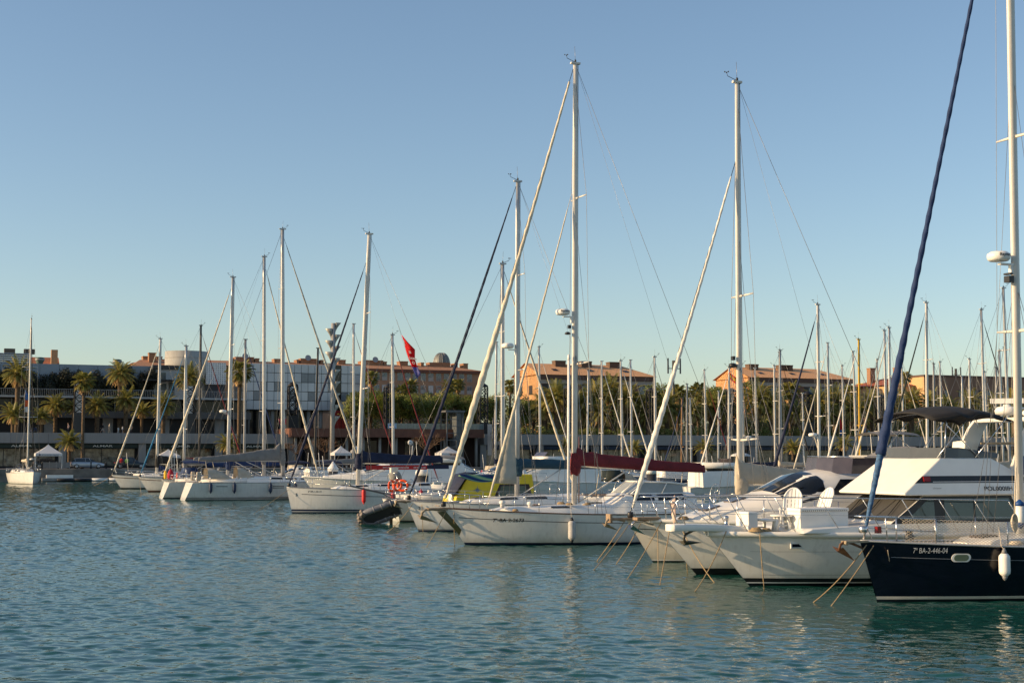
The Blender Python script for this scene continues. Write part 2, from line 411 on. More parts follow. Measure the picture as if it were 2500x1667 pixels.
def rig(bt, base, top, tips, chain, wr=.006, back=True, fore=None, low=True):
    h = bt.h; segs = []
    for sg in (1, -1):
        c = Vector((chain, sg*(h.dy(chain)-.08), h.dz(chain))); pts = [c] + [e for s, e in tips if s == sg] + [base.lerp(top, .97)]
        mb = MB(); mb.tube(pts, wr, 5); mb.build('shroud', wire, bt.root)
        if low and tips:
            e = base.lerp(top, .35)
            for dx_ in (-.4, .4): mb = MB(); mb.tube([c + Vector((dx_, 0, 0)), e], wr, 5); mb.build('shroud', wire, bt.root)
            mb = MB(); mb.tube([c + Vector((-.2, 0, 0)), [p_ for s_, p_ in tips if s_ == sg][0], base.lerp(top, .66)], wr*.9, 5); mb.build('shroud', wire, bt.root)
    if back:
        xa = -h.L/2 + .15; mb = MB(); mb.tube([top, Vector((xa, 0, h.dz(xa)+.05))], wr, 5); mb.build('backstay', wire, bt.root)
    if fore:
        mb = MB(); mb.tube([Vector(fore), top], wr, 5); mb.build('forestay', wire, bt.root)
def halyards(bt, base, top, mat=None, n=2, off=.12):
    for i in range(n):
        mb = MB(); mb.tube([base + Vector((-off-.05*i, .06*(i-.5), .9)), top + Vector((-.04, 0, -.2))], .006, 4); mb.build('halyard', mat or ropew, bt.root)
def winch(mb, p, s=1.): mb.lathe([(.09*s, 0), (.09*s, .03), (.055*s, .06), (.06*s, .13), (.075*s, .15), (.02, .16)], p, 10)
def coil(mb, p, r=.16, n=3, ax='z', rr=.016):
    for k in range(n):
        pts = []
        for i in range(17):
            a = 2*math.pi*i/16; q = r*(1-.12*k)*(1+.06*math.sin(3*a+k))
            v = (q*math.cos(a), q*math.sin(a), .02*k) if ax == 'z' else (q*.5*math.cos(a), .02*k, q*1.3*math.sin(a))
            pts.append(Vector(p)+Vector(v))
        mb.tube(pts, rr, 6)
def anchor(bt, p, s=1., mat=None, tilt=0., name='anchor', kind='plough'):
    """plough anchor hanging at the bow roller; p = roller point, fluke ahead and below"""
    rot = Matrix.Rotation(tilt, 3, 'Y'); P = lambda x, y, z: Vector(p) + rot @ Vector((x*s, y*s, z*s))
    mb = MB(); mb.tube([P(-.6, 0, .04), P(-.1, 0, .05), P(.16, 0, 0), P(.26, 0, -.12), P(.24, 0, -.26)], [.035*s, .04*s, .045*s, .045*s, .05*s], 8, flat=.6)
    a = mb.build(name, mat or galv, bt.root); f = MB()
    if kind == 'plough':
        tip, hl, hr, ctr, top = P(-.38, 0, -.40), P(.34, .26, -.20), P(.34, -.26, -.20), P(.30, 0, -.34), P(.1, 0, -.22)
        f.add([tip, hl, ctr, hr, top], [(0, 1, 4), (1, 2, 4), (4, 2, 3), (0, 4, 3), (0, 2, 1), (0, 3, 2)])
    else:
        f.add([P(.1, 0, -.12), P(.34, .34, -.02), P(.02, .18, -.42), P(-.1, 0, -.3), P(.02, -.18, -.42), P(.34, -.34, -.02), P(.3, 0, -.26), P(-.28, 0, -.38)],
              [(0, 1, 2, 3), (0, 3, 4, 5), (1, 6, 2), (6, 5, 4), (6, 4, 7, 2), (2, 7, 3), (3, 7, 4), (0, 6, 1), (0, 5, 6)])
    f.build('fluke', mat or galv, a); return a
def fender(bt, x, z, label, mat, s=1., L=.75, r=.13, cap=None, side=1, out=.02, group=None):
    """cylindrical fender hanging on its line against the hull side: a thing of its own"""
    h = bt.h; y = side*(max(h.hy(x, z+L*.5), h.hy(x, max(.05, z-L*.3))) + r + out); w_ = bt.W((x, y, z))
    t = thing('fender', label, 'fender', w_, 0, group)
    mb = MB(); mb.lathe([(.02, -L/2), (r*.6, -L/2+.02), (r*.95, -L/2+.08), (r, -L/2+.14), (r, L/2-.14), (r*.95, L/2-.08), (r*.6, L/2-.02), (.02, L/2)], n=14); mb.build('body', mat, t)
    c = MB(); c.lathe([(.03, L/2-.03), (r*.55, L/2-.02), (r*.35, L/2+.06), (.02, L/2+.12)], n=10); c.build('end_cap', cap or mat, t)
    c = MB(); c.lathe([(.02, -L/2-.1), (r*.35, -L/2-.06), (r*.55, -L/2+.02), (.03, -L/2+.03)], n=10); c.build('end_cap', cap or mat, t)
    top = bt.W((x, side*(h.dy(x)-.05), h.dz(x)+.55)); l = MB(); l.tube([Vector((0, 0, L/2+.08)), bt.W((x, side*(h.dy(x)+.03), h.dz(x)+.02)) - w_, top - w_], .008, 5); l.build('line', ropew, t)
    return t
def mooring(pts, label, group='mooring ropes off the bows', r=.014, mat=None, sag=.0):
    pts = [Vector(p) for p in pts]; q = []
    for i in range(13):
        t = i/12; p = pts[0].lerp(pts[1], t); p.z -= sag*4*t*(1-t); q.append(p)
    mb = MB(); mb.tube(q, r, 6); o = mb.build('mooring_rope', mat or ropem); tag(o, label, 'rope', group); return o
def side_text(bt, txt, x0, z0, size, mat, side=1, name='lettering', bold=.0, width=None, off=.006):
    """lettering on the hull side; x0 = forward end when seen on the port side"""
    h = bt.h; root = bt.root
    def mp(u, v):
        x = x0 - u if side > 0 else x0 + u; z = z0 + v; return Vector((x, side*(h.hy(x, z)+off), z))
    return lettering(txt, size, mp, mat, root, name, bold, width)
def side_patch(bt, x0, x1, z0, z1, mat, side=1, name='stripe', off=.006, n=16):
    h = bt.h; mb = MB(); vs = []
    f0 = z0 if callable(z0) else (lambda x: z0); f1 = z1 if callable(z1) else (lambda x: z1)
    for i in range(n+1):
        x = lerp(x0, x1, i/n)
        for z in (f0(x), f1(x)): vs.append((x, side*(h.hy(x, z)+off), z))
    mb.add(vs, [(2*i, 2*i+2, 2*i+3, 2*i+1) for i in range(n)], 0, True); return mb.build(name, mat, bt.root)
def sailboat(label, bow, hd, h, hullm=None, bands=(), mats=None, xm=None, mpx=None, zt=None, mpy=None, mr=.1, mt=None, rake=0., spr=(.36, .68), sprl=.9,
             genoa=None, boom=None, cov=None, cab=None, wins=None, hood=None, bim=None, det=1, radar=None, group=None, name='sailing_yacht', wr=.009, cat='sailboat', rail=True, extras=None, deckmat=None, toemat=None, back=True, boomz=None, drop=0., gear=1, rigon=True, gtop=.95):
    bt = setup(label, bow, hd, h, cat, name, group); root = bt.root
    hull, dk = build_hull(h, root, mats or [hullm or gel, navyb, blk], bands or [(-.35, .07, 1)], 26 if det else 14)
    dk.build('deck', deckmat or deckm, root)
    if det:
        tr = MB()
        for sg in (1, -1): tr.tube([(lambda p: (p[0], p[1]*sg, p[2]+.015))(h.S(.002+.996*(1-(1-i/20)**1.4), 1)) for i in range(21)], .026, 6)
        tr.build('toe_rail', toemat or alud, root)
    L = h.L; xf, xa = L*.28, -L*.2
    if xm is None: xm = bt.lx(mpx, 2.5) if mpx else L*.09
    st = cab if cab is not None else [(xf, .25, .06), (xf-.5, .62, .2), (L*.1, .98, .36), (-L*.05, 1.12, .44), (xa, 1.16, .5)]
    if cab != 0:
        c, P = cabin(root, st, h.dz, gelc, wins if wins is not None else ([(L*.12, L*.02, .2, .42), (-L*.02, -L*.12, .2, .42)] if det else [(L*.14, -L*.14, .2, .42)]), n=18 if det else 8)
        if det:
            for x in (xf-.9, L*.02):
                p = P(x, 1., 1); q = MB(); q.obox(p + Vector((0, 0, .01)), (.5, .5, .06), Matrix.Rotation(.05, 3, 'Y')); q.build('hatch', smoke, c)
            for sg in (1, -1):
                q = MB(); p = P(-L*.04, .6, sg); q.tube([p + Vector((k, 0, .06 if 0 < i < 7 else 0)) for i, k in enumerate([1.4, 1.3, .9, .5, .1, -.3, -.7, -.8])], .02, 5); q.build('grab_rail', woodm if det > 1 else steel, c)
    # cockpit coaming and wheel
    cb = MB()
    for sg in (1, -1):
        cb.loft([[(x, sg*(w1), h.dz(x)), (x, sg*(w1-.04), h.dz(x)+hh), (x, sg*(w1-.3), h.dz(x)+hh), (x, sg*(w1-.32), h.dz(x))] for x, w1, hh in ((xa, 1.15, .42), (xa-1.2, 1.15, .34), (-L*.44, 1.0, .24))])
        winch(cb, (xa-.8, sg*1.0, h.dz(xa)+.36))
    cb.build('cockpit_coaming', gelc, root)
    if det:
        wh = MB(); wx = -L*.38; wz = h.dz(wx)+.75; rot = Matrix.Rotation(R(80), 3, 'Y')
        wh.tube([Vector((wx, 0, wz)) + rot @ Vector((.42*math.cos(a*.393), .42*math.sin(a*.393), 0)) for a in range(17)], .016, 6); wh.tube([(wx, 0, wz), (wx+.05, 0, h.dz(wx)-.1)], [.05, .09], 8)
        for k in range(3): a = k*math.pi/3; v = rot @ Vector((.42*math.cos(a), .42*math.sin(a), 0)); wh.tube([Vector((wx, 0, wz))-v, Vector((wx, 0, wz))+v], .009, 4)
        wh.build('steering_wheel', steel, root)
    bt.xm = xm; zt = zt or mast_top(bt, xm - rake, mpy); bt.zt = zt
    zb = h.dz(xm) + (.38 if (cab != 0 and st[-1][0] < xm < st[0][0]) or cab is None else 0) - .1
    m, base, top, tips = mast(bt, xm, zb, zt, mr, mt or alu, spr, sprl, rake, gear); bt.mast, bt.base, bt.top = m, base, top
    if rigon: rig(bt, base, top, tips, xm-.25, wr, back, None, det > 0)
    stem = Vector((L/2-.12, 0, h.dz(L/2-.2)+.12))
    if genoa:
        gm, gr = genoa[0], genoa[1]; gt = genoa[2] if len(genoa) > 2 else gtop
        g0 = stem + Vector((-.05, 0, .05)); e = base.lerp(top, gt) + Vector((mr+.05, 0, 0)); dv = (e-g0).normalized()
        gb = MB(); gb.lathe([(.09, 0), (.11, .04), (.11, .16), (.09, .2)], stem + Vector((-.05, 0, -.05)), 10); gb.tube([stem + dv*.1, e + dv*.25], .014, 6); gb.build('furling_gear', blackpl, root)
        mb = MB(); furl(mb, g0 + dv*.25, e - dv*.35, gr, n=210 if det else 26, prof=genoa[3] if len(genoa) > 3 else None); mb.build('furled_sail', gm, root); bt.stem = stem
    bl = boom if boom else L*.34; bz = boomz or (zb + 1.15); bt.bz = bz
    if bl > 0:
        mb = MB(); mb.tube([(xm-.12, 0, bz), (xm-bl, 0, bz+.05-drop)], .075, 10, flat=1.0); mb.build('boom', mt or alu, root)
        mb = MB(); mb.tube([(xm-bl+.05, 0, bz+.1-drop), base.lerp(top, .985)+Vector((-.1, 0, 0))], .005, 4); mb.build('topping_lift', wire, root)
        mb = MB(); mb.tube([(xm-bl*.45, 0, bz-.05), (xm-.18, 0, zb+.15)], [.03, .03], 6); mb.build('kicker', mt or alu, root)
        mb = MB(); mb.tube([(xm-bl*.85, 0, bz-.05), (xm-bl*.8, .1, h.dz(0)+.35)], .02, 5); mb.build('mainsheet', ropew, root)
    if cov:
        mb = MB(); cover(mb, xm-.02-cov[3] if len(cov) > 3 else xm+.12, xm-bl-.1, bz+.02, cov[1], cov[2], seed=len(label), n=60 if det else 16, drop=drop); mb.build('sail_cover', cov[0], root)
        if det:
            mb = MB(); rg = []
            for i in range(15):
                q = i/14; z_ = lerp(bz-.40, bz+cov[2]*.8, q); rr_ = (.15+.08*math.sin(math.pi*min(1, q*1.15))**.8)
                rg.append([(xm+rr_*(1.15*math.cos(a)-.25)*(1+.35*noise.noise((a*1.5, z_*5, 2+mr))), rr_*.8*math.sin(a)*(1+.35*noise.noise((a*1.5, z_*5, 7+mr))), z_+.08*noise.noise((a*2, z_*3, 4))) for a in [2*math.pi*j/16 for j in range(16)]])
            mb.loft(rg); mb.build('cover_collar', cov[0], root)
    if radar: radar_dome(m, (xm+.5, 0, radar))
    if hood:
        mb = MB(); person_hood(mb, xa+.75, xa-.75, 1.12, h.dz(xa)+.32, .95); hd_ = mb.build('sprayhood', hood, root)
    if bim:
        mb = MB(); rings = []
        for i in range(8):
            x = lerp(-L*.27, -L*.46, i/7); rings.append([(x, 1.25*math.cos(math.pi*j/8), h.dz(0)+1.75+.28*math.sin(math.pi*j/8)+.06*math.sin(math.pi*i/7)) for j in range(9)])
        mb.loft(rings, closed=False); bo = mb.build('bimini', bim, root)
        for x in (-L*.27, -L*.46):
            q = MB(); q.tube([(x, 1.22, h.dz(0)+.3), (x, 1.24, h.dz(0)+1.7), (x, .7, h.dz(0)+1.98), (x, -.7, h.dz(0)+1.98), (x, -1.24, h.dz(0)+1.7), (x, -1.22, h.dz(0)+.3)], .014, 6); q.build('bimini_frame', steel, bo)
    if extras:
        rn = random.Random(extras)
        if rn.random() < .55:
            mb = MB(); cx_ = -L*.40; zz_ = h.dz(cx_)+.35; mb.loft([[(cx_+.9-k*.25, y*(1.15-.15*k), zz_+k*1.05) for y in (-1, -.6, .6, 1)] + [(cx_-.7+k*.2, y*(1.1-.15*k), zz_+k*1.0) for y in (1, .6, -.6, -1)] for k in (0, .5, 1)]); mb.build('cockpit_tent', rn.choice([navycan, bluecan, greycan, beigecan, greencan, maroon]), root)
        if rn.random() < .6:
            mb = MB(); mb.tube([Vector((-L/2+.12, .55+.2*math.cos(a), h.dz(-L/2)+.55+.26*math.sin(a))) for a in [math.pi*(-.4+1.8*i/9) for i in range(10)]], .07, 7); mb.build('horseshoe_buoy', rn.choice([orangepl, yellowp, whitepl, redpl]), root)
        if rn.random() < .5:
            mb = MB(); mb.obox((-L/2+.05, -.7, h.dz(-L/2)+.6), (.25, .22, .42)); mb.obox((-L/2-.02, -.7, h.dz(-L/2)+.15), (.1, .08, .6)); mb.build('outboard', rn.choice([blackpl, greycan, redpl]), root, bevel=.03)
        if rn.random() < .6:
            mb = MB(); mb.tube([(-L/2+.15, -.2, h.dz(-L/2)+.5), (-L/2-.1, -.2, h.dz(-L/2)+2.6)], .022, 5); mb.build('flagstaff', whitepl, root)
        for k_ in range(rn.randint(1, 4)):
            xf_ = lerp(L*.2, -L*.35, rn.random()); sg = 1 if math.cos(bt.root.rotation_euler.z) < 0 else -1; mb = MB(); mb.lathe([(.02, -.35), (.12, -.28), (.13, .2), (.05, .34), (.02, .5)], (xf_, sg*(h.hy(xf_, .6)+.14), .62), 9); mb.build('fender', rn.choice([bluepl, whitepl, whitepl, navycan]), root)
        if rn.random() < .5:
            mb = MB(); mb.obox((L*.2, .1, h.dz(L*.2)+.35), (1.6, 1.1, .36), Matrix.Rotation(.15, 3, 'Y')); mb.build('covered_dinghy', rn.choice([greycan, navycan, whitecan, greycan]), root, bevel=.15)
    if rail:
        rails(bt, L/2-1.5, -L/2+1.4, 5 if det else 3, wr=.006 if det else .009, rr=.0125 if det else .016); pulpit(bt, r=.014 if det else .018); pushpit(bt, r=.014 if det else .018)
    return bt
def motorboat(label, bow, hd, h, mats=None, bands=(), cab=None, wins=(), fly=None, name='motor_yacht', cat='motorboat', rail=True, screen=None, group=None, canopy=None, mastpole=True, cmat=None):
    bt = setup(label, bow, hd, h, cat, name, group); root = bt.root
    build_hull(h, root, mats or [gel, navyb, blk], bands or [(-.35, .06, 1)], 20)[1].build('deck', deckm, root)
    c, P = cabin(root, cab, h.dz, cmat or gelc, wins, n=16, name='cabin')
    rb = MB()
    for sg in (1, -1): rb.tube([(lambda p: (p[0], p[1]*sg*1.01, p[2]-.04))(h.S(.002+.996*(1-(1-i/20)**1.4), 1)) for i in range(21)], .045, 6)
    rb.build('rub_rail', whitepl, root)
    if fly:
        x0, x1, hw, z0, hh = fly; mb = MB()
        mb.loft([[(x, y*hw, z0 + (hh if k else 0)) for y, k in ((-1, 0), (-.92, 1), (.92, 1), (1, 0))] for x in (x0, x0-.5, x1)], True); fo = mb.build('flybridge', gelc, root)
        q = MB(); q.loft([[(x0-.1-.3*k, y*hw*.9*(1-.0*k), z0+hh+.35*k) for y in (-1, -.5, 0, .5, 1)] for k in (0, 1)], closed=False); q.build('windscreen', smoke, fo)
    if canopy:
        x0, x1, hw, z, m_ = canopy; mb = MB()
        mb.loft([[(lerp(x0, x1, i/6), hw*math.cos(math.pi*j/8), z+.25*math.sin(math.pi*j/8)+.12*math.sin(math.pi*i/6)) for j in range(9)] for i in range(7)], closed=False); co = mb.build('canopy', m_, root)
        for x in (x0, x1):
            for sg in (1, -1): q = MB(); q.tube([(x, sg*hw, z), (x-.1, sg*hw*.95, h.dz(x))], .016, 5); q.build('canopy_post', steel, co)
    if rail:
        rails(bt, h.L/2-.9, h.L*.05, 6, .65, .014, .011); pulpit(bt, ln=1.2)
    if mastpole:
        mb = MB(); x = cab[0][0] if cab[0][0] < cab[-1][0] else cab[-1][0]; z = max(c_[2] for c_ in cab)+h.dz(0)+(fly[4] if fly else 0)
        mb.tube([(x+1.2, 0, z-.1), (x+1.1, 0, z+1.4)], .02, 6); mb.build('antenna', whitepl, root)
    return bt
# ------------------------------------------------------------------ the row of moored boats, near to far
HD = 200.
# navy yacht
hA = Hull(13.4, 4.1, 1.5, 1.27, 1.3, .48, .6, st=.7, pd=2.0, pw=1.5)
A = sailboat('navy blue sailing yacht with cream waterline stripe, safety netting and a blue furled sail', on_water(2142, 1469), 203, hA, mats=[navyh, blk, cream], bands=[(-.35, .045, 1), (.045, .095, 2)],
    mpx=2488, zt=20.5, mr=.125, mt=wmast, rake=.25, spr=(.28, .555, .8), sprl=1.0, boom=-1, det=2,
    cab=[(3.6, .3, .04), (3.0, .8, .16), (1.6, 1.1, .26), (0, 1.25, .33), (-2.8, 1.25, .4)], wins=[(1.2, .2, .3, .5), (-.4, -1.6, .3, .5)], wr=.007, toemat=alu, rail=False)
rootA = A.root; stem = A.base
g0 = Vector((hA.L/2-.1, 0, 1.55)); gt = A.base.lerp(A.top, .985) + Vector((.15, 0, 0)); dv = (gt-g0).normalized(); LG = (gt-g0).length
mb = MB(); mb.tube([g0, g0+dv*.5], [.03, .03], 8); mb.lathe([(.09, .28), (.12, .31), (.12, .42), (.09, .45)], g0 - Vector((0, 0, .12)), 12); mb.build('furling_gear', steel, rootA)
mb = MB(); furl(mb, g0+dv*.35, g0+dv*2.35, .095, n=60, sag=0, ridge=.06, prof=[(0, .42), (.3, .62), (1, .95)]); mb.build('sheet_wrap', M('blue_webbing', (.05, .12, .24), .8, var=.5, scale=14), rootA)
mb = MB(); furl(mb, g0+dv*2.15, gt-dv*.3, .125, n=260, sag=.004, ridge=.09, prof=[(0, .98), (.02, 1.), (.06, .86), (.2, .62), (.45, .46), (.8, .36), (1, .3)]); mb.build('furled_sail', bluecan, rootA)
radar_dome(A.mast, (A.xm+.46, 0, zat(628, 37.4)), txt='Raymarine', r=.3)
mb = MB(); p = Vector((A.xm+.18, .05, zat(682, 37.3))); mb.obox(p, (.16, .2, .17)); mb.obox(p+Vector((.02, 0, .14)), (.1, .24, .05)); mb.build('deck_light', blackpl, A.mast)
halyards(A, A.base, A.top, roper, 1, .16); halyards(A, A.base, A.top, ropew, 1, -.2)
for k, yy in ((.55, .95), (.95, 1.05), (1.5, 1.2)):
    mb = MB(); mb.tube([(A.xm+k*.6, yy*1.6, 1.35), A.base.lerp(A.top, .56)+Vector((0, .75, 0))], .006, 5); mb.build('shroud', wire, rootA)
pulpit(A, ln=1.7, hgt=.62, r=.016); rails(A, hA.L/2-1.7, -hA.L/2+1.4, 6, .62, .014, .004)
mb = MB()      # safety net along the guard rail
xs0, xs1 = hA.L/2-.9, 0.; NN = 62
netp = lambda s, k: (lambda x: Vector((x, hA.dy(x)-.04, hA.dz(x)+.03+.58*k)))(lerp(xs0, xs1, s))
for i in range(-9, NN):
    for dr in (1, -1):
        a, b = (i, i+9) if dr > 0 else (i+9, i)
        pts = []
        for k in range(7):
            s = lerp(a, b, k/6)/NN
            if 0 <= s <= 1: pts.append(netp(s, k/6))
        if len(pts) > 1: mb.tube(pts, .0065, 4, caps=False)
mb.build('safety_netting', ropew, rootA)
x, z = A.side(2228, 1349.5); side_text(A, '7ª BA-2-446-04', x, z, .19, M('silver_lettering', (.62, .62, .60), .4), width=.78, bold=-.004)
x, z = A.side(2346, 1361)
for nm, sc_, off, mt_ in (('portlight_frame', 1., .012, whitepl), ('portlight', .76, .02, M('green_glass', (.12, .16, .11), .1))):
    mb = MB(); vs = []
    for j in range(28):
        a = 2*math.pi*j/28; px_ = .125*sc_*math.copysign(1, math.cos(a)) + .10*sc_*math.cos(a); pz = .105*sc_*math.sin(a); vs.append((x+px_, hA.hy(x+px_, z+pz)+off, z+pz))
    mb.add(vs + [(v[0], v[1]-.03, v[2]) for v in vs], [tuple(range(28))] + [(j, (j+1) % 28, 28+(j+1) % 28, 28+j) for j in range(28)], 0); mb.build(nm, mt_, rootA)
side_patch(A, hA.L/2-.7, -2, lambda x: hA.dz(x)*.755, lambda x: hA.dz(x)*.755+.012, M('silver_line', (.25, .26, .28), .4), name='cove_line')
mb = MB(); mb.obox((hA.L/2+.12, 0, 1.50), (.75, .22, .05)); mb.tube([(hA.L/2+.45, -.1, 1.47), (hA.L/2+.45, .1, 1.47)], .05, 10); mb.build('bow_roller', galv, rootA)
anchor(A, (hA.L/2+.35, 0, 1.45), .85, rust, R(-20))
mb = MB(); mb.obox((hA.L/2-.45, .12, 1.78), (.12, .12, .17)); mb.build('navigation_light', M('red_lens', (.22, .01, .01), .2), rootA)
mb = MB(); mb.lathe([(.12, 0), (.13, .1), (.08, .14), (.09, .22), (.02, .25)], (hA.L/2-1.5, 0, 1.5), 12); mb.build('windlass', blackpl, rootA)
for (xx, yy) in ((2.6, .9), (2.3, .5), (-.2, 1.35)): mb = MB(); coil(mb, (xx, yy, hA.dz(xx)+.06), .2, 4); mb.build('rope_coil', ropew, rootA)
x, z = A.side(2436, 1376); fender(A, x, z, 'plain white fender hanging on the navy hull', whitepl, L=.58, r=.14, cap=M('grey_plastic', (.2, .2, .2), .5))
t = thing('fender', 'slim white fender with blue ends standing at the navy yacht mast', 'fender', A.W((A.lx(2486, 2.2, 1.0), 1.05, 2.15)))
mb = MB(); mb.lathe([(.02, -.3), (.11, -.27), (.12, -.2), (.12, .22), (.02, .25)], n=14); mb.build('body', whitepl, t)
mb = MB(); mb.lathe([(.125, .2), (.12, .28), (.05, .33), (.02, .36)], n=14); mb.build('end_cap', bluecap, t)
mb = MB(); mb.lathe([(.02, -.37), (.06, -.33), (.12, -.29), (.125, -.22)], n=14); mb.build('end_cap', bluecap, t)
mb = MB(); mb.tube([(0, 0, .34), (0, 0, 1.0)], .008, 5); mb.build('line', ropew, t)
t = MB(); coil(t, (0, 0, 0), .17, 5, 'y', .018); t.tube([(0, 0, .2), (.04, .0, .9), (.1, 0, 1.4)], .018, 6); o = t.build('rope', ropew); o.location = A.W((A.lx(2474, 2.0, 1.25), 1.3, 1.95)); o.rotation_euler.z = R(23); tag(o, 'pale rope coiled and hung beside the slim white blue-ended fender', 'rope')

# white flybridge cruiser with plastic chairs
hB = Hull(13.5, 4.3, 1.52, 1.45, 1.3, 1.35, .2, st=.9, tm=.38, pd=2.7, pw=1.45, wlb=.80, flare=.55)
B = setup('white flybridge cruiser with black canopy, dark cabin windows and registration on its side', on_water(1830, 1430)[:2], HD, hB, 'motorboat', 'flybridge_cruiser')
rb = B.root
_, dk = build_hull(hB, rb, [gel, blk, whitepl], [(-.35, .055, 1), (.055, .075, 2), (.075, .15, 1)], 30); dk.build('deck', M('sand_deck', (.60, .52, .38), .7, var=.1, bump=.2, bscale=50), rb)
mb = MB()
for sg in (1, -1):
    rings = []
    for i in range(31):
        tt = .002 + .996*(1-(1-i/30)**1.4); x, y, z = hB.S(tt, 1); rings.append([(x, sg*(y-.16), z+.02), (x, sg*(y+.035), z+.02), (x, sg*(y+.045), z-.05), (x, sg*(y+.02), z-.13), (x, sg*(y-.16), z-.1)])
    mb.loft(rings if sg < 0 else rings)
mb.build('rub_rail', gelc, rb)
mb = MB()     # bow platform
mb.loft([[(x, y*wd, z) for y, z in ((-1, zt_-.19), (-1.05, zt_-.1), (-1, zt_), (1, zt_), (1.05, zt_-.1), (1, zt_-.19))] for x, wd, zt_ in ((7.9, .16, 1.74), (7.82, .24, 1.75), (7.2, .27, 1.75), (6.4, .3, 1.72), (5.6, .32, 1.66))]); mb.build('bow_platform', gelc, rb, bevel=.02)
anchor(B, (7.25, .05, 1.5), .85, M('dark_galvanised', (.10, .095, .075), .5, .5, var=.3), R(12))
mb = MB(); mb.lathe([(.12, 0), (.13, .08), (.06, .12), (.07, .26), (.11, .3), (.02, .36)], (6.1, 0, 1.6), 12); mb.build('windlass', steel, rb)
# lower cabin
def prism(mb, prof, hw0, hw1, mi=0, zr=None):
    zs = [p[1] for p in prof]; z0, z1 = min(zs), max(zs); W_ = lambda z: lerp(hw0, hw1, (z-z0)/(z1-z0)); n = len(prof)
    vs = [(x, W_(z), z) for x, z in prof] + [(x, -W_(z), z) for x, z in prof]
    fs = [tuple(range(n)), tuple(range(2*n-1, n-1, -1))] + [(i, n+i, n+(i+1) % n, (i+1) % n) for i in range(n)]
    mb.add(vs, [f[::-1] for f in fs], mi)
mb = MB(); prism(mb, [(4.6, 1.5), (4.3, 1.62), (1.8, 1.72), (1.72, 1.76), (.62, 2.5), (-4.1, 2.5), (-4.4, 1.35)], 1.55, 1.46); cb = mb.build('cabin', gelc, rb, bevel=.03)
def plate(name, parent, pts, mat, off=.006, th=.02):
    """flat panel from its outline, standing off the face it lies on"""
    P = [Vector(p) for p in pts]; nrm = (P[1]-P[0]).cross(P[2]-P[0]).normalized()
    if nrm.dot(Vector((.3, 1, .2))) < 0: nrm = -nrm
    n = len(P); mb = MB(); mb.add([p + nrm*off for p in P] + [p - nrm*th for p in P], [tuple(range(n))] + [(i, (i+1) % n, n+(i+1) % n, n+i) for i in range(n)]); return mb.build(name, mat, parent)
ysd = lambda z: lerp(1.55, 1.46, (z-1.35)/1.15)
SP_ = lambda x, z: (x, ysd(z), z)
plate('window_frame', cb, [SP_(1.78, 1.72), SP_(.66, 2.47), SP_(-2.35, 2.47), SP_(-2.75, 1.72)], blk, .004)
gg = M('green_tinted_glass', (.018, .035, .034), .05, var=.25, spec=.9)
for pts in ([(1.28, 1.8), (.5, 2.4), (.32, 2.4), (.32, 1.8)], [(-.02, 1.8), (-.02, 2.4), (-1.0, 2.4), (-1.0, 1.8)], [(-1.06, 1.8), (-1.06, 2.4), (-2.25, 2.4), (-2.6, 1.8)]):
    plate('cabin_window', cb, [SP_(x, z) for x, z in pts], gg, .012)
fw = lambda y, k: (lerp(1.72, .62, k)+.006, y*lerp(1.50, 1.44, k), lerp(1.76, 2.5, k))
for a, b in ((-.97, -.36), (-.33, .33), (.36, .97)):
    mb = MB(); vs = [fw(a, .03), fw(b, .03), fw(b, .95), fw(a, .95)]; mb.add([Vector(v)+Vector((.012, 0, .018)) for v in vs], [(0, 1, 2, 3)]); mb.build('windscreen_cover', M('grey_mesh_cover', (.05, .049, .046), .8, var=.15), cb)
    mb = MB(); mb.tube([Vector(fw((a+b)/2+.12, .02))+Vector((.05, 0, .05)), Vector(fw((a+b)/2-.1, .75))+Vector((.05, 0, .06))], .014, 5); mb.build('wiper', blackpl, cb)
# flybridge moulding
mb = MB(); prism(mb, [(1.38, 2.50), (1.42, 2.56), (.02, 3.54), (-1.75, 3.54), (-2.9, 2.95), (-4.6, 2.9), (-4.7, 2.5)], 1.66, 1.40); fb_ = mb.build('flybridge', gelc, rb, bevel=.035)
yf = lambda z: lerp(1.66, 1.40, (z-2.5)/1.04)
FP = lambda x, z: (x, yf(z), z)
plate('stripe', fb_, [FP(1.0, 2.84), FP(.72, 3.04), FP(-2.7, 3.04), FP(-2.9, 2.9), FP(-2.9, 2.84)], blk, .004)
plate('pinstripe', fb_, [FP(.4, 2.868), FP(.4, 2.884), FP(-2.9, 2.884), FP(-2.9, 2.868)], whitepl, .009)
plate('navigation_light', fb_, [FP(.72, 2.88), FP(.72, 3.02), FP(.5, 3.02), FP(.5, 2.88)], M('red_lens', (.22, .01, .01), .2), .05)
def ftext(t, px, py, w_, size, m, b=.0, it=0.):
    x = B.lx(px, 2.6, 1.6); z = zat(py, B.W((x, 1.6, 0)).y)
    return lettering(t, size, lambda u, v: Vector((x-u, yf(z+v)+.012, z+v)), m, fb_, 'lettering', b, w_, it)
ftext('POL000IIH', 2402, 1197, .98, .17, textk, .012)
ftext('Uniesse', 2277, 1193, .28, .065, textg, .0, .3)
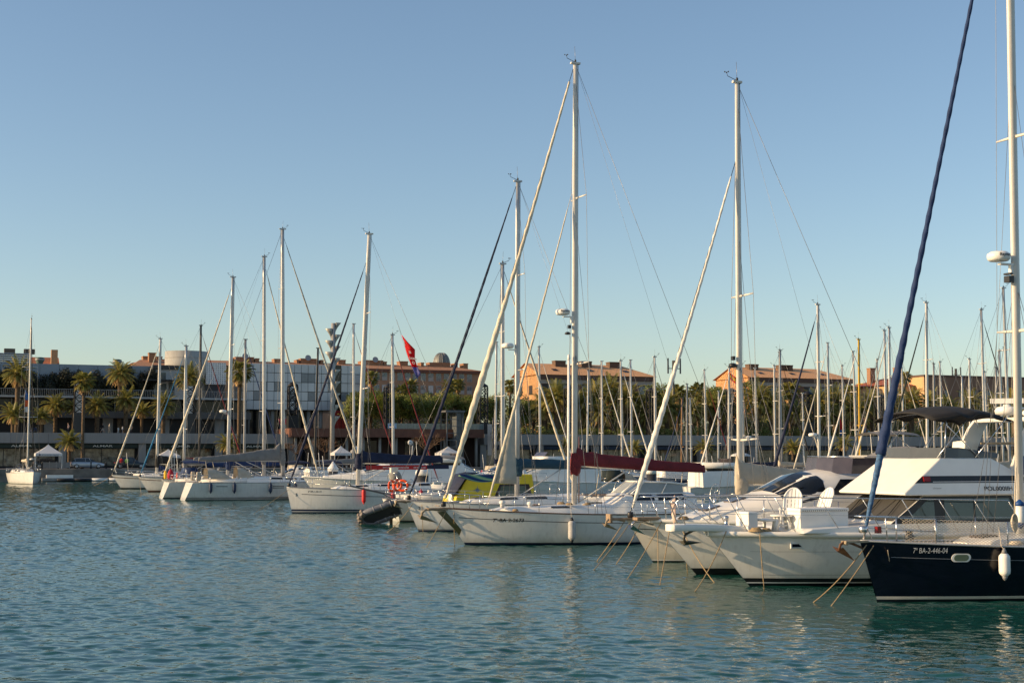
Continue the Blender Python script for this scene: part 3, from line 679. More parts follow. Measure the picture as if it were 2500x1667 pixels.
# smoked wind deflector
mb = MB(); pth = [(-2.0, 1.34), (-.6, 1.38), (-.05, 1.34), (.0, 1.0), (.06, 0), (.0, -1.0), (-.05, -1.34), (-.6, -1.38), (-2.0, -1.34)]
mb.loft([[(x-.06*k, y*(1-.02*k), 3.54+(.3 if abs(x) < 1 else .14)*k) for x, y in pth] for k in (0, 1)], closed=False, sm=False); mb.build('wind_deflector', M('grey_acrylic', (.075, .08, .08), .12, var=.1), fb_)
for y in (-.35,):
    mb = MB(); mb.obox((-1.75, y, 3.55), (.5, .6, .14)); mb.obox((-2.0, y, 3.8), (.14, .6, .5), Matrix.Rotation(-.15, 3, 'Y')); mb.build('helm_seat', whitepl, fb_, bevel=.04)
# canopy
mb = MB(); rings = []; NX, NY = 16, 12
x_c0, x_c1 = .30, -2.75
def cz(x, y):
    t = (x_c0-x)/(x_c0-x_c1); e = abs(y)/1.5
    return 4.74 + .32*math.sin(math.pi*min(1, t*.92+.08))**.7 - .26*e**2.2 - .10*(1 if .35 < t < .5 else 0)*e**3 + .02*noise.noise((x*2, y*2, 1))
vs = []; fs = []
for i in range(NX+1):
    for j in range(NY+1):
        x = lerp(x_c0, x_c1, i/NX); y = lerp(-1.5, 1.5, j/NY)*(.86+.14*math.sin(math.pi*min(1, .15+i/NX))); vs.append((x, y, cz(x, y)))
for i in range(NX):
    for j in range(NY): a = i*(NY+1)+j; fs.append((a, a+1, a+NY+2, a+NY+1))
mb.add(vs, fs, 0, True)
for sg in (0, NY):       # hanging valance along each side
    e = [vs[i*(NY+1)+sg] for i in range(NX+1)]; mb.loft([[p for p in e], [(p[0], p[1]*1.01, p[2]-.05-.07*max(0, math.sin(3.2*math.pi*i/NX))) for i, p in enumerate(e)]], closed=False)
can = mb.build('canopy', blackcan, rb); can.modifiers.new('thick', 'SOLIDIFY').thickness = .02
for pts in ([(.1, 3.55), (-.9, 4.62)], [(-.15, 3.45), (-.2, 4.62)], [(-1.4, 3.5), (-.2, 4.5)], [(-1.2, 3.55), (-2.3, 4.7)]):
    for sg in (1, -1):
        q = MB(); q.tube([(pts[0][0], sg*1.38, pts[0][1]), (pts[1][0], sg*1.42, pts[1][1])], .016, 7); q.build('canopy_strut', steel, can)
for x in (-.25, -1.3):
    q = MB(); q.tube([(x, 1.42*math.cos(math.pi*j/10), 4.40+.42*math.sin(math.pi*j/10)**.5) for j in range(11)], .014, 6); q.build('canopy_hoop', steel, can)
# radar arch
mb = MB()
for sg in (1, -1):
    mb.loft([[(x, sg*y, z), (x-w_, sg*y, z), (x-w_, sg*(y-.12), z), (x, sg*(y-.12), z)] for x, w_, y, z in ((-2.3, .95, 1.44, 2.98), (-2.6, .7, 1.42, 3.6), (-3.05, .6, 1.36, 4.45), (-3.2, .55, 1.2, 4.75))])
mb.loft([[(-3.2, y, 4.75), (-3.75, y, 4.75), (-3.75, y, 4.62), (-3.2, y, 4.62)] for y in (-1.22, 1.22)]); ar = mb.build('radar_arch', gelc, rb, bevel=.03)
mb = MB(); mb.lathe([(.1, 0), (.34, .05), (.36, .16), (.28, .26), (.12, .28), (.1, .34)], (-3.2, .35, 4.8), 18); mb.obox((-3.2, .35, 5.24), (.16, .95, .15), Matrix.Rotation(.9, 3, 'Z')); mb.build('radar_scanner', whitepl, ar)
mb = MB(); mb.lathe([(.1, 0), (.14, .05), (.13, .12), (.04, .2)], (-3.3, 1.1, 4.78), 12); mb.obox((-3.25, 1.15, 5.0), (.7, .12, .05)); mb.build('horn', whitepl, ar)
mb = MB(); mb.box(-4.5, -3.4, -1.2, 1.2, 3.95, 4.02); mb.build('aft_hardtop', M('tan_vinyl', (.28, .23, .16), .6), rb, bevel=.02)
mb = MB(); mb.lathe([(.02, -.03), (.3, -.03), (.32, 0), (.3, .04), (.02, .04)], (-2.75, 1.75, 3.35), 12, rot=Matrix.Rotation(R(80), 3, 'X')); mb.build('blue_cover', M('blue_vinyl', (.01, .06, .2), .5), rb)
# rails with raked stanchions
for sg in (1, -1):
    mb = MB(); tp = []
    for i in range(9):
        x = lerp(6.9, -2.4, i/8); y = hB.dy(min(x, 6.2))-.09; b_ = Vector((min(x, 6.2), sg*max(y, .2), hB.dz(x)+.02)); t_ = Vector((x+.62, sg*max(y-.03, .22), hB.dz(x)+.98-.03*i*.2)); tp.append(t_); mb.tube([b_, t_], .0135, 6)
    mb.tube([Vector((7.75, sg*.2, 2.35))] + tp, .0165, 7); mb.tube([p - Vector((.3, 0, .48)) for p in tp], .005, 5)
    mb.tube([Vector((7.75, 0, 2.35)), Vector((7.75, sg*.2, 2.35)), Vector((7.5, sg*.24, 1.75))], .0165, 7)
    mb.build('guard_rail', steel, rb)
x, z = B.side(1947, 1331)
mb = MB(); mb.obox((x, hB.hy(x, z), z), (.46, .05, .17)); o = mb.build('hull_window_frame', gelc, rb, bevel=.02)
mb = MB(); mb.obox((x, hB.hy(x, z)+.024, z), (.37, .012, .085)); mb.build('hull_window', glassd, rb)
x, z = B.side(2130, 1345); mb = MB(); mb.obox((B.lx(2128, 1.0, 2.1), 2.14, 1.12), (.2, .06, .2)); mb.build('vent', woodm, rb)
side_patch(B, 5.2, -5, lambda x: .32, lambda x: .327, M('thin_grey_line', (.2, .2, .19), .5), name='boot_line'); side_patch(B, 5.6, -5, lambda x: .98, lambda x: .986, M('thin_grey_line', (.2, .2, .19), .5), name='cove_line')
DZB = lambda x: hB.dz(x) + .01
def onB(px, y, z=1.8): return B.lx(px, z, y)
# things on the cruiser's foredeck
x0, x1 = onB(1945, .75), onB(2062, .75)
t = thing('deck_chest', 'long white chest on the cruiser foredeck with a decorated lid edge', 'chest', B.W(((x0+x1)/2, .6, DZB(x0))), R(HD)); L_ = abs(x1-x0)
mb = MB(); mb.box(-L_/2, L_/2, -.34, .34, 0, .54); mb.build('chest_body', whitepl, t, bevel=.015)
mb = MB(); mb.box(-L_/2-.015, L_/2+.015, -.36, .36, .543, .64); mb.build('lid', whitepl, t, bevel=.02)
mb = MB()
for i in range(22): mb.obox((lerp(-L_/2+.08, L_/2-.08, i/21), .362, .575), (.028, .006, .03))
mb.build('lid_trim', M('brown_trim', (.24, .19, .14), .6), t)
mb = MB(); mb.box(-L_/2+.1, L_/2-.1, .342, .346, .02, .05); mb.build('kick_strip', blackpl, t)
def plastic_chair(px, y, rz, label):
    x = onB(px, y); t = thing('plastic_chair', label, 'chair', B.W((x, y, DZB(x))), R(rz), 'white plastic chairs on the cruiser foredeck')
    mb = MB(); mb.loft([[(xx, -.24, z), (xx, .24, z), (xx, .24, z-.03), (xx, -.24, z-.03)] for xx, z in ((.27, .40), (.24, .43), (0, .40), (-.22, .38))]); mb.build('seat', whitepl, t)
    mb = MB(); bp_ = lambda y, k: (-.2-.34*k-.06*(1-(y/.26)**2), y, .36+.80*k)
    for q in range(5):
        y0, y1 = -.26+q*.104+.009, -.26+(q+1)*.104-.009; top_ = lambda y: 1-.30*(abs(y)/.26)**2.4
        P0 = [bp_(y0, .02), bp_(y1, .02), bp_(y1, top_(y1)), bp_(y0, top_(y0))]; mb.add([Vector(p) for p in P0] + [Vector(p)+Vector((-.022, 0, -.004)) for p in P0], [(0, 1, 2, 3), (7, 6, 5, 4), (0, 4, 5, 1), (1, 5, 6, 2), (2, 6, 7, 3), (3, 7, 4, 0)])
    for k in (.16, .62): mb.tube([Vector(bp_(y, k))+Vector((-.03, 0, 0)) for y in (-.25, -.12, 0, .12, .25)], .028, 6)
    mb.tube([Vector(bp_(y, top_(y)))+Vector((-.01, 0, 0)) for y in [-.255+.051*i for i in range(11)]], .026, 6)
    for sy in (-.255, .255): mb.tube([Vector(bp_(sy, k))+Vector((-.01, 0, 0)) for k in (0, .35, .7)], .024, 6)
    mb.build('backrest', whitepl, t)
    for sx, sy in ((.22, 1), (.22, -1), (-.24, 1), (-.24, -1)):
        mb = MB(); mb.loft([[(a, sy*.24, z), (a+w_, sy*.24, z), (a+w_, sy*.2, z), (a, sy*.2, z)] for a, w_, z in ((sx-.02+(.06 if sx > 0 else -.06), .045, 0), (sx-.04, .07, .40))]); mb.build('leg', whitepl, t)
    for sy in (1, -1):
        mb = MB(); mb.loft([[(xx, sy*.21, z), (xx, sy*.29, z), (xx, sy*.29, z-.03), (xx, sy*.21, z-.03)] for xx, z in ((.27, .6), (.1, .63), (-.28, .62))]); mb.tube([(.22, sy*.25, .61), (.24, sy*.24, .41)], .022, 6); mb.build('armrest', whitepl, t)
    return t
plastic_chair(1930, -.15, HD+48, 'white plastic chair with tall rounded back, ahead of the long chest')
plastic_chair(1992, -.75, HD+12, 'white plastic chair tilted back behind the long white chest')
x = onB(1908, .35)
t = thing('plastic_stool', 'low white plastic stool with round top beside the chest end', 'stool', B.W((x, .35, DZB(x))), R(HD))
mb = MB(); mb.lathe([(.02, .40), (.30, .40), (.32, .43), (.30, .455), (.02, .46)], n=20); mb.build('seat', whitepl, t)
for k in range(4):
    a = k*math.pi/2+.5; mb = MB(); mb.loft([[(r_*math.cos(a)+c*.04, r_*math.sin(a)+d*.04, z) for c, d in ((-1, -1), (1, -1), (1, 1), (-1, 1))] for r_, z in ((.27, 0), (.19, .40))]); mb.build('leg', whitepl, t)
mb = MB(); mb.tube([(.23*math.cos(k*math.pi/2+.5), .23*math.sin(k*math.pi/2+.5), .16) for k in range(5)], .02, 6); mb.build('stretcher', whitepl, t)
x = onB(1846, .15)
t = thing('foredeck_bench', 'white moulded bench with a box back near the cruiser bow', 'seat', B.W((x, .1, DZB(x))), R(HD))
mb = MB(); mb.box(.12, .42, -.36, .36, 0, .54); mb.build('locker', whitepl, t, bevel=.02)
mb = MB(); mb.loft([[(xx, -.34, z), (xx, .34, z), (xx, .34, z-.05), (xx, -.34, z-.05)] for xx, z in ((.11, .36), (-.2, .31), (-.5, .33), (-.56, .30))]); mb.build('seat', whitepl, t)
for sy in (1, -1): mb = MB(); mb.box(-.5, -.43, sy*.3-.03, sy*.3+.03, 0, .28); mb.build('leg', whitepl, t)
mb = MB(); mb.box(-.43, .1, -.32, -.26, .06, .1); mb.build('stretcher', whitepl, t)
mb = MB(); coil(mb, (0, 0, 0), .2, 5); coil(mb, (.3, .12, 0), .14, 4); o = mb.build('rope', ropem); o.location = B.W((5.6, .75, DZB(5.6)+.03)); tag(o, 'tan rope coiled loosely on the cruiser foredeck', 'rope')

# sports cruiser with black windscreen
hC = Hull(13, 4.0, 1.68, 1.5, 1.3, 1.55, .2, st=.9, tm=.4, pd=2.4, pw=1.4, wlb=.78, flare=.5)
C = setup('sleek white sports cruiser with wraparound black windscreen and smoked flybridge screen', on_water(1700, 1402)[:2], HD, hC, 'motorboat', 'sports_cruiser'); rc = C.root
_, dk = build_hull(hC, rc, [gel, blk], [(-.35, .12, 1)], 28); dk.build('deck', gelc, rc)
mb = MB()
for sg in (1, -1):
    rings = []
    for i in range(29):
        tt = .002 + .996*(1-(1-i/28)**1.4); x, y, z = hC.S(tt, 1); rings.append([(x, sg*(y-.14), z+.03), (x, sg*(y+.03), z+.03), (x, sg*(y+.04), z-.04), (x, sg*(y+.01), z-.09), (x, sg*(y-.14), z-.08)])
    mb.loft(rings)
mb.build('rub_rail', gelc, rc)
SECC = [(1, 0), (.985, .3), (.93, .62), (.8, .86), (.5, .98), (0, 1.03)]
c, P = cabin(rc, [(5.7, .22, .03), (5.0, .75, .2), (4.0, 1.15, .5), (3.0, 1.4, .78), (2.7, 1.44, .86), (1.5, 1.5, 1.45), (.6, 1.52, 1.62), (-1.2, 1.5, 1.68), (-3.6, 1.42, 1.55)], hC.dz, gelc,
    [(2.62, 1.2, .34, 1.0, 0), (1.1, -1.2, .36, .58, .5), (-1.35, -3.2, .36, .56, .2)], sec=SECC, n=40, wmat=glassd)
for y in (.25, .65):
    mb = MB(); mb.tube([P(2.6, .95-.4*y, 1)+Vector((0, 0, .04)), P(1.9, .9-.5*y, 1)+Vector((0, 0, .05))], .018, 5); mb.build('wiper', blackpl, c)
for x in (4.5, 3.6):
    p = P(x, 1, 1); q = MB(); q.obox(p+Vector((0, 0, .01)), (.5, .55, .06), Matrix.Rotation(.28, 3, 'Y')); q.build('hatch', smoke, c)
mb = MB(); pth = [(-3.2, 1.3), (-.8, 1.36), (.2, 1.25), (.62, .8), (.72, 0), (.62, -.8), (.2, -1.25), (-.8, -1.36), (-3.2, -1.3)]
mb.loft([[(x-.1*k, y*(1-.03*k), 3.05+(.50 if x > -1.5 else .3)*k) for x, y in pth] for k in (0, 1)], closed=False, sm=False); fs_ = mb.build('flybridge_screen', smoke, rc)
mb = MB(); mb.tube([(x-.12, y*.97, 3.58 if x > -1.5 else 3.38) for x, y in pth], .018, 6); mb.build('screen_rail', steel, fs_)
mb = MB(); person_hood(mb, -1.1, -2.7, 1.0, 3.2, .72); mb.build('console_cover', greycan, rc)
pulpit(C, ln=1.6, hgt=.7, r=.018, lean=.35); rails(C, hC.L/2-1.6, .3, 6, .68, .016, .008)
mb = MB(); mb.obox((hC.L/2+.1, 0, 1.72), (.8, .34, .09)); mb.build('bow_platform', teak, rc, bevel=.015)
anchor(C, (hC.L/2+.35, 0, 1.62), .8, steel, R(-15))
mb = MB(); coil(mb, (0, 0, 0), .16, 4); o = mb.build('rope', ropem); o.location = C.W((5.6, .45, 1.72)); tag(o, 'tan rope coil on the sports cruiser bow', 'rope')

# cream sloop with white furled sail
hD = Hull(12.2, 3.8, 1.45, 1.2, 1.25, 1.0, .6)
Dn = sailboat('cream hulled sloop with white wrapped headsail and loose beige mainsail', on_water(1594, 1371), HD, hD, mats=[cream, blk, gelc], bands=[(-.35, .03, 1), (.03, .06, 2), (.78, .80, 1)], mpx=1806, mpy=203, mr=.105, mt=wmast, rake=.1, spr=(.17, .50), sprl=.95,
    genoa=(whitecan, .10, .80), boom=4.4, boomz=2.62, cov=(beigecan, .45, .80), det=1, gtop=.8, toemat=darkteak)
mb = MB(); mb.obox((hD.L/2+.15, 0, 1.47), (1.0, .3, .08)); mb.obox((hD.L/2+.62, 0, 1.5), (.1, .36, .3)); mb.build('bow_platform', teak, Dn.root, bevel=.015)
anchor(Dn, (hD.L/2+.55, .1, 1.45), .8, galv, R(-10)); halyards(Dn, Dn.base, Dn.top, ropew, 2, .15)
for yz in ((2.6, 3.0),):
    mb = MB(); mb.obox((Dn.xm+.2, 0, zat(872, 49.6)), (.1, .16, .14)); mb.lathe([(.05, 0), (.14, -.03), (.15, -.14), (.05, -.16)], (Dn.xm+.22, 0, zat(884, 49.6)), 10); mb.build('deck_light', blackpl, Dn.mast)

# white cutter with maroon sail cover
hE = Hull(14.2, 4.2, 1.5, 1.2, 1.3, 1.12, .9, pd=2.0, pw=1.5)
E = sailboat('white cutter with maroon sail cover, navy cove line and cream furled headsails', on_water(1137, 1330), HD, hE, mats=[gel, navyb, blk], bands=[(-.35, .07, 1)], mpx=1402, mpy=157, mr=.125, mt=wmast, rake=.12, spr=(.315, .69), sprl=1.15,
    genoa=(creamcan, .15, .975, [(0, .3), (.03, .4), (.08, .55), (.18, .85), (.27, 1.), (.36, .82), (.5, .6), (.75, .46), (1, .3)]), boom=6.0, boomz=3.20, drop=.30, cov=(maroon, .40, .66, .05), det=2,
    cab=[(4.9, .25, .04), (4.3, .7, .18), (2, 1.05, .3), (-.1, 1.2, .4), (-.7, 1.3, .78), (-3.9, 1.3, .8)], wins=[(-.95, -1.95, .3, .68), (-2.1, -3.4, .3, .68), (2.6, 1.8, .35, .62)], toemat=darkteak)
re_ = E.root; zD = zat
mb = MB(); mb.tube([(E.xm+.30, .08, 1.7), (E.xm+.26, .08, zat(873, 58))], .06, 10); mb.lathe([(.03, 0), (.07, .05), (.07, .2), (.03, .25)], (E.xm+.26, .08, zat(873, 58)), 8, 0); mb.build('spinnaker_pole', whitepl, re_)
radar_dome(E.mast, (E.xm+.50, 0, zat(753, 58.3)), txt='Raymarine', r=.3)
mb = MB(); mb.obox((E.xm+.2, 0, zat(788, 58)), (.12, .14, .14)); mb.lathe([(.05, 0), (.12, -.04), (.13, -.1), (.05, -.12)], (E.xm+.28, 0, zat(801, 58)), 10); mb.build('deck_light', blackpl, E.mast)
sx = E.lx(1188, 1.5); s0 = Vector((sx, 0, 1.5)); s1 = E.base.lerp(E.top, .70) + Vector((.16, 0, 0)); mb = MB(); furl(mb, s0+(s1-s0)*.03, s1-(s1-s0)*.05, .068, n=150); mb.tube([s0, s1], .012, 5); mb.build('furled_staysail', creamcan, re_)
mb = MB(); a = s0.lerp(s1, .31); b = s0.lerp(s1, .075)     # part of the staysail left unrolled
mb.loft([[a + Vector((0, .03, 0)), a + Vector((-.06, .03, 0)), a + Vector((-.06, -.03, 0)), a + Vector((0, -.03, 0))]] + [[a.lerp(b, k) + Vector((0, .05*math.sin(5*k), 0)), a.lerp(b, k) + Vector((-1.0*k**.9, .07*math.sin(7*k+1), -.05*k)), a.lerp(b, k) + Vector((-1.0*k**.9, .07*math.sin(7*k+1)-.03, -.05*k)), a.lerp(b, k) + Vector((0, .05*math.sin(5*k)-.04, 0))] for k in (.15, .3, .45, .6, .75, .9, 1.)]); mb.build('staysail_clew', M('grey_sailcloth', (.42, .40, .34), .85, bump=.4, bscale=6), re_)
halyards(E, E.base, E.top, ropew, 2, .2)
for k in range(6):
    mb = MB(); mb.tube([(E.xm-.14-.03*k, .1-.05*k, 1.65), (E.xm-.15-.02*k, .07-.03*k, 3.4+.5*(k % 3))], .012, 5); mb.build('halyard', roper if k % 2 else ropew, re_)
side_patch(E, hE.L/2-.75, -6, lambda x: hE.dz(x)-.34, lambda x: hE.dz(x)-.315, textk, name='cove_line', n=30)
x, z = E.side(1203, 1273.5); side_text(E, "7ª-BA 2-2673", x, z, .2, textk, width=1.17, bold=.015)
mb = MB()    # windscreen of the centre cockpit
for y in (-1.0, 0, 1.0): mb.tube([(-.95, y, 2.03), (-1.6, y*.93, 2.52)], .03, 6)
mb.tube([(-3.4, 1.05, 2.42), (-2.6, 1.02, 2.5), (-1.6, .95, 2.52), (-1.6, -.95, 2.52), (-2.6, -1.02, 2.5), (-3.4, -1.05, 2.42)], .04, 6); mb.tube([(-3.4, 1.15, 2.05), (-.95, 1.02, 2.03), (-.95, -1.02, 2.03), (-3.4, -1.15, 2.05)], .03, 6)
for sg in (1, -1): mb.tube([(-2.3, sg*1.12, 2.03), (-2.6, sg*1.02, 2.5)], .025, 6)
ws = mb.build('windscreen_frame', gelc, re_)
pg = M('pale_acrylic', (.30, .32, .31), .1, var=.1)
mb = MB(); mb.add([(-.97, -1.0, 2.05), (-.97, 1.0, 2.05), (-1.58, .93, 2.5), (-1.58, -.93, 2.5)], [(0, 1, 2, 3)]); mb.build('windscreen_pane', pg, ws)
for sg in (1, -1): mb = MB(); mb.add([(-1.0, sg*1.03, 2.05), (-3.3, sg*1.13, 2.07), (-3.3, sg*1.04, 2.42), (-1.6, sg*.96, 2.5)], [(0, 1, 2, 3)]); mb.build('windscreen_pane', pg, ws)
mb = MB(); mb.tube([(hE.L/2+.1, -.3, 1.6), (hE.L/2+.1, .3, 1.6)], .02, 5); mb.obox((hE.L/2+.1, 0, 1.47), (.85, .34, .09)); mb.build('bow_platform', teak, re_, bevel=.015)
anchor(E, (hE.L/2+.45, .1, 1.42), 1.15, galv, R(-8))
mb = MB(); mb.add([(hE.L/2-.3, .08, 1.36), (hE.L/2+.12, .06, 1.36), (hE.S(1, .4)[0]+.01, .05, .6), (hE.S(1, .25)[0]+.01, .04, .38), (hE.S(1, .4)[0]-.22, .14, .62)], [(0, 1, 2, 3, 4)]); mb.build('anchor_guard_plate', M('olive_plate', (.09, .09, .04), .4, .3), re_)
for xx, yy, rr in ((4.2, 1.0, .12), (E.xm-.3, .6, .2), (1.8, .9, .15), (E.xm+.4, -.5, .18)): mb = MB(); coil(mb, (xx, yy, hE.dz(xx)+.06+(.3 if abs(xx-E.xm) < 1 else 0)), rr, 4); mb.build('rope_coil', ropem, re_)
for xx in (4.6, 3.4, 1.0): mb = MB(); mb.lathe([(.09, 0), (.09, .12), (.14, .2), (.14, .26), (.06, .3)], (xx, .55, hE.dz(xx)+.15), 10); mb.build('deck_vent', gelc, re_)
x, z = E.side(1389, 1293); fender(E, x, z, 'grey white fender with dark caps on the maroon-covered cutter', M('dirty_white_plastic', (.42, .41, .40), .5, var=.2), L=.8, r=.155, cap=blackpl)
x, z = E.side(1456, 1263)

# white yacht behind with teal sail cover
hF = Hull(12.6, 3.9, 1.46, 1.22, 1.25, .66, .7)
Fb = sailboat('white sloop with teal sail cover, radar on its mast and navy furled headsail', on_water(1022, 1297), HD, hF, mats=[gel, navyb, blk], bands=[(-.35, .04, 1), (.05, .075, 1)], mpx=1262, mpy=444, mr=.125, mt=alu, rake=.05, spr=(.40, .70), sprl=.95,
    genoa=(navycan, .085, .97), boom=5.2, boomz=3.0, cov=(tealcan, .46, .5), det=1, wins=[(1.8, .9, .3, .55), (.5, -.6, .3, .55)])
radar_dome(Fb.mast, (Fb.xm+.48, 0, zat(846, 70.8)), r=.3)
mb = MB(); mb.obox((hF.L/2+.1, 0, 1.44), (.8, .26, .08)); mb.build('bow_platform', teak, Fb.root, bevel=.015)
anchor(Fb, (hF.L/2+.3, 0, 1.4), .7, galv, R(-10))
x, z = Fb.side(1068, 1244); side_text(Fb, '7ª-2-306-05', x, z, .14, textk, width=.72)
halyards(Fb, Fb.base, Fb.top, ropew, 2, .18)
def seahorse(bt, px, py, s):
    x, z = bt.side(px, py); mb = MB(); pts = [(.25, .95), (.05, .9), (0, .72), (.2, .6), (.32, .42), (.2, .2), (.02, .12), (.1, 0), (.22, .05)]
    mb.tube([(x-a*s, bt.h.hy(x-a*s, z+b*s)+.008, z+b*s) for a, b in pts], [.05*s, .09*s, .1*s, .09*s, .1*s, .08*s, .06*s, .05*s, .03*s], 6); mb.build('emblem', textk, bt.root)
seahorse(Fb, 1022, 1244, .16)

# white yacht with dark blue cover and red banner under the boom
hG = Hull(13.2, 4.1, 1.62, 1.38, 1.35, .38, .5, st=.78)
G = sailboat('white yacht with dark blue sail cover above a long red lettered banner', on_water(713, 1252), HD, hG, mats=[gel, navyb, gelc], bands=[(-.35, .05, 1), (.05, .075, 2), (.075, .15, 1)], mpx=874, mpy=572, mr=.15, mt=wmast, rake=.62, spr=(.38, .68), sprl=1.0,
    genoa=(navycan, .09, .87), boom=5.6, boomz=3.15, cov=(navycan, .5, .75, .1), det=1, wins=[(2.3, 1.5, .3, .55), (.9, -1.4, .3, .55), (-1.8, -2.6, .3, .55)], gtop=.87)
side_patch(G, hG.L/2-.9, -6, lambda x: hG.dz(x)-.40, lambda x: hG.dz(x)-.365, textk, name='cove_line', n=24)
x, z = G.side(752, 1201.5); side_text(G, '6ª BA-1-42-14', x, z, .16, textk, width=.78, bold=.01); seahorse(G, 722, 1211, .2)
mb = MB(); x0, x1 = G.xm-.5, G.xm-4.6; mb.box(x1, x0, .12, .135, 2.72, 3.0); bn = mb.build('banner', M('red_banner', (.42, .02, .02), .7, var=.1), G.root)
mb = MB(); mb.box(x1-1.5, x1-.002, .12, .135, 2.76, 3.02); mb.build('banner_end', navycan, G.root)
lettering('WWW.SAILINGEXPERIENCEBCN.COM', .13, lambda u, v: Vector((x0-1.1-u, .14, 2.81+v)), textw, bn, 'lettering', .01, 1.75)
lettering('+34 722 382 633', .13, lambda u, v: Vector((x0-3.15-u, .14, 2.81+v)), textw, bn, 'lettering', .01, .85)
for px, py, s, lb in ((886, 1210, 1., 'long red fender on the white yacht beside its mast'), (957, 1213, .72, 'short red fender on the white yacht near the lifebuoys'), (1026, 1208, .72, 'red fender beyond the lifebuoys, highest above the water')):
    x, z = G.side(px, py); fender(G, x, z, lb, redpl, L=.85*s, r=.125)
# ------------------------------------------------------------------ further along the row
# H lies stern out, bow to the pier
hH = Hull(11.4, 3.7, 1.4, 1.18, 1.2, .7, .4)
dH = Vector((math.cos(R(20)), math.sin(R(20)), 0)); sH = on_water(965, 1272)
Hb = sailboat('stern-out sloop with lifebuoys on its pushpit, cream furled headsail running down towards the pier', (sH + dH*(hH.L-hH.ovb-.4))[:2], 20, hH, mats=[gel, blk], bands=[(-.35, .06, 1)], mpx=1227, mpy=645, mr=.12, mt=alu, spr=(.42, .7), genoa=(creamcan, .08, .95), boom=-1, det=1)
rh = Hb.root; xs = -hH.L/2+.1
mb = MB()
for sg in (1, -1): mb.tube([(xs+.3, sg*1.0, 1.2), (xs+.1, sg*1.0, 2.5), (xs+.1, sg*.55, 2.65)], .02, 6)
mb.tube([(xs+.1, -.55, 2.65), (xs+.1, .55, 2.65)], .02, 6); mb.build('gantry', steel, rh)
mb = MB(); mb.lathe([(.02, -.3), (.3, -.28), (.34, -.1), (.34, .15), (.24, .3), (.02, .34)], (xs+.25, -.15, 2.4), 14, rot=Matrix.Rotation(R(70), 3, 'Y')); mb.build('covered_outboard', M('stone_grey_cover', (.22, .22, .20), .8, var=.2, bump=.3), rh)
mb = MB(); mb.box(xs+.1, xs+.5, .2, .55, 2.66, 2.95); mb.build('cover_box', cream, rh)
def ring(name, label, w_, rz, group=None, r=.32, q=.085, tilt=0.):
    t = thing(name, label, 'lifebuoy', w_, rz, group); rot = Matrix.Rotation(tilt, 3, 'X') @ Matrix.Rotation(R(90), 3, 'X')
    mb = MB(); mb.tube([rot @ Vector((r*math.cos(2*math.pi*i/24), r*math.sin(2*math.pi*i/24), 0)) for i in range(25)], q, 10, flat=.8, caps=False); mb.build('ring', orangepl, t)
    for k in range(4):
        mb = MB(); mb.tube([rot @ Vector((r*math.cos(a), r*math.sin(a), 0)) for a in [k*math.pi/2+.6+d for d in (-.1, 0, .1)]], q*1.05, 10, flat=.8); mb.build('band', whitepl, t)
    return t
for px, py, y_, lb, rz in ((983, 1185, 76.6, 'orange lifebuoy facing out from the pushpit, nearer the navy furled sail', R(-8)), (930+40, 1184, 77.3, 'orange lifebuoy mounted behind the covered outboard', R(40)), (968-12, 1186, 76.5, 'orange lifebuoy turned edge-on at the end of the pushpit', R(62))):
    w_ = at(px, py, y_); ring('lifebuoy', lb, w_, rz, r=.27, q=.07)
# rubber dinghy hung on the stern
t = thing('rubber_dinghy', 'dark grey rubber dinghy tipped on its side with its bow at the water', 'dinghy', at(940, 1250, 76.0), R(200))
t.rotation_euler = (R(52), R(20), R(186))
def arcs(L_, w_, n=30):
    P = []
    for i in range(n+1):
        k = i/n; a = math.pi*(k-.5)
        if abs(k-.5) > .22: s = (abs(k-.5)-.22)/.28; P.append(Vector((L_*.5 - s*L_, math.copysign(w_, k-.5), 0)))
        else: b = (k-.5)/.22*math.pi/2; P.append(Vector((L_*.5 + .75*math.cos(b), w_*math.sin(b), .18*math.cos(b))))
    return P
mb = MB(); t.scale = (.85, .85, .85); P = arcs(1.5, .5); mb.tube(P, [.20*(1 if 2 < i < len(P)-3 else .75)*(1+.05*math.cos(i*2.4)) for i in range(len(P))], 12); mb.build('tube', greypl, t)
mb = MB(); mb.loft([[(-.9, y, -.1) for y in (-.5, 0, .5)], [(.9, y, -.12) for y in (-.5, 0, .5)], [(1.4, y, 0) for y in (-.25, 0, .25)]], closed=False); mb.build('floor', M('dark_hypalon', (.04, .042, .05), .6), t)
mb = MB(); mb.box(-.98, -.9, -.48, .48, -.2, .25); mb.build('transom', greypl, t)
for k in range(5):
    for sg in (-1, 1):
        b_ = (k-2)*.42; mb = MB(); mb.obox((.75+.90*math.cos(b_), .66*math.sin(b_), .14*math.cos(b_)+sg*.13), (.26, .22, .24), Matrix.Rotation(b_, 3, 'Z')); mb.build('bow_pad', M('taupe_rubber', (.20, .17, .145), .7, bump=.3, bscale=8), t, bevel=.06)
mb = MB(); P = [Vector((.6-.3*k, sg, .27)) for sg in (.56,) for k in range(6)]; mb.tube([p+Vector((0, 0, .03*(i % 2))) for i, p in enumerate(P)], .012, 5); mb.build('grab_line', blackpl, t)
for x_ in (-.5, .1, .6):
    for sg in (1, -1): mb = MB(); mb.tube([(x_-.04, sg*.5, 0), (x_+.04, sg*.5, 0)], .212, 12); mb.build('strap', M('pale_grey_strap', (.22, .23, .25), .6), t)
mb = MB(); mb.lathe([(.05, -.3), (.26, -.26), (.34, 0), (.30, .3), (.16, .42), (.02, .46)], (-.35, .1, .32), 12); mb.build('covered_engine', M('slate_cover', (.06, .068, .085), .7, var=.2, bump=.5, bscale=5), t)
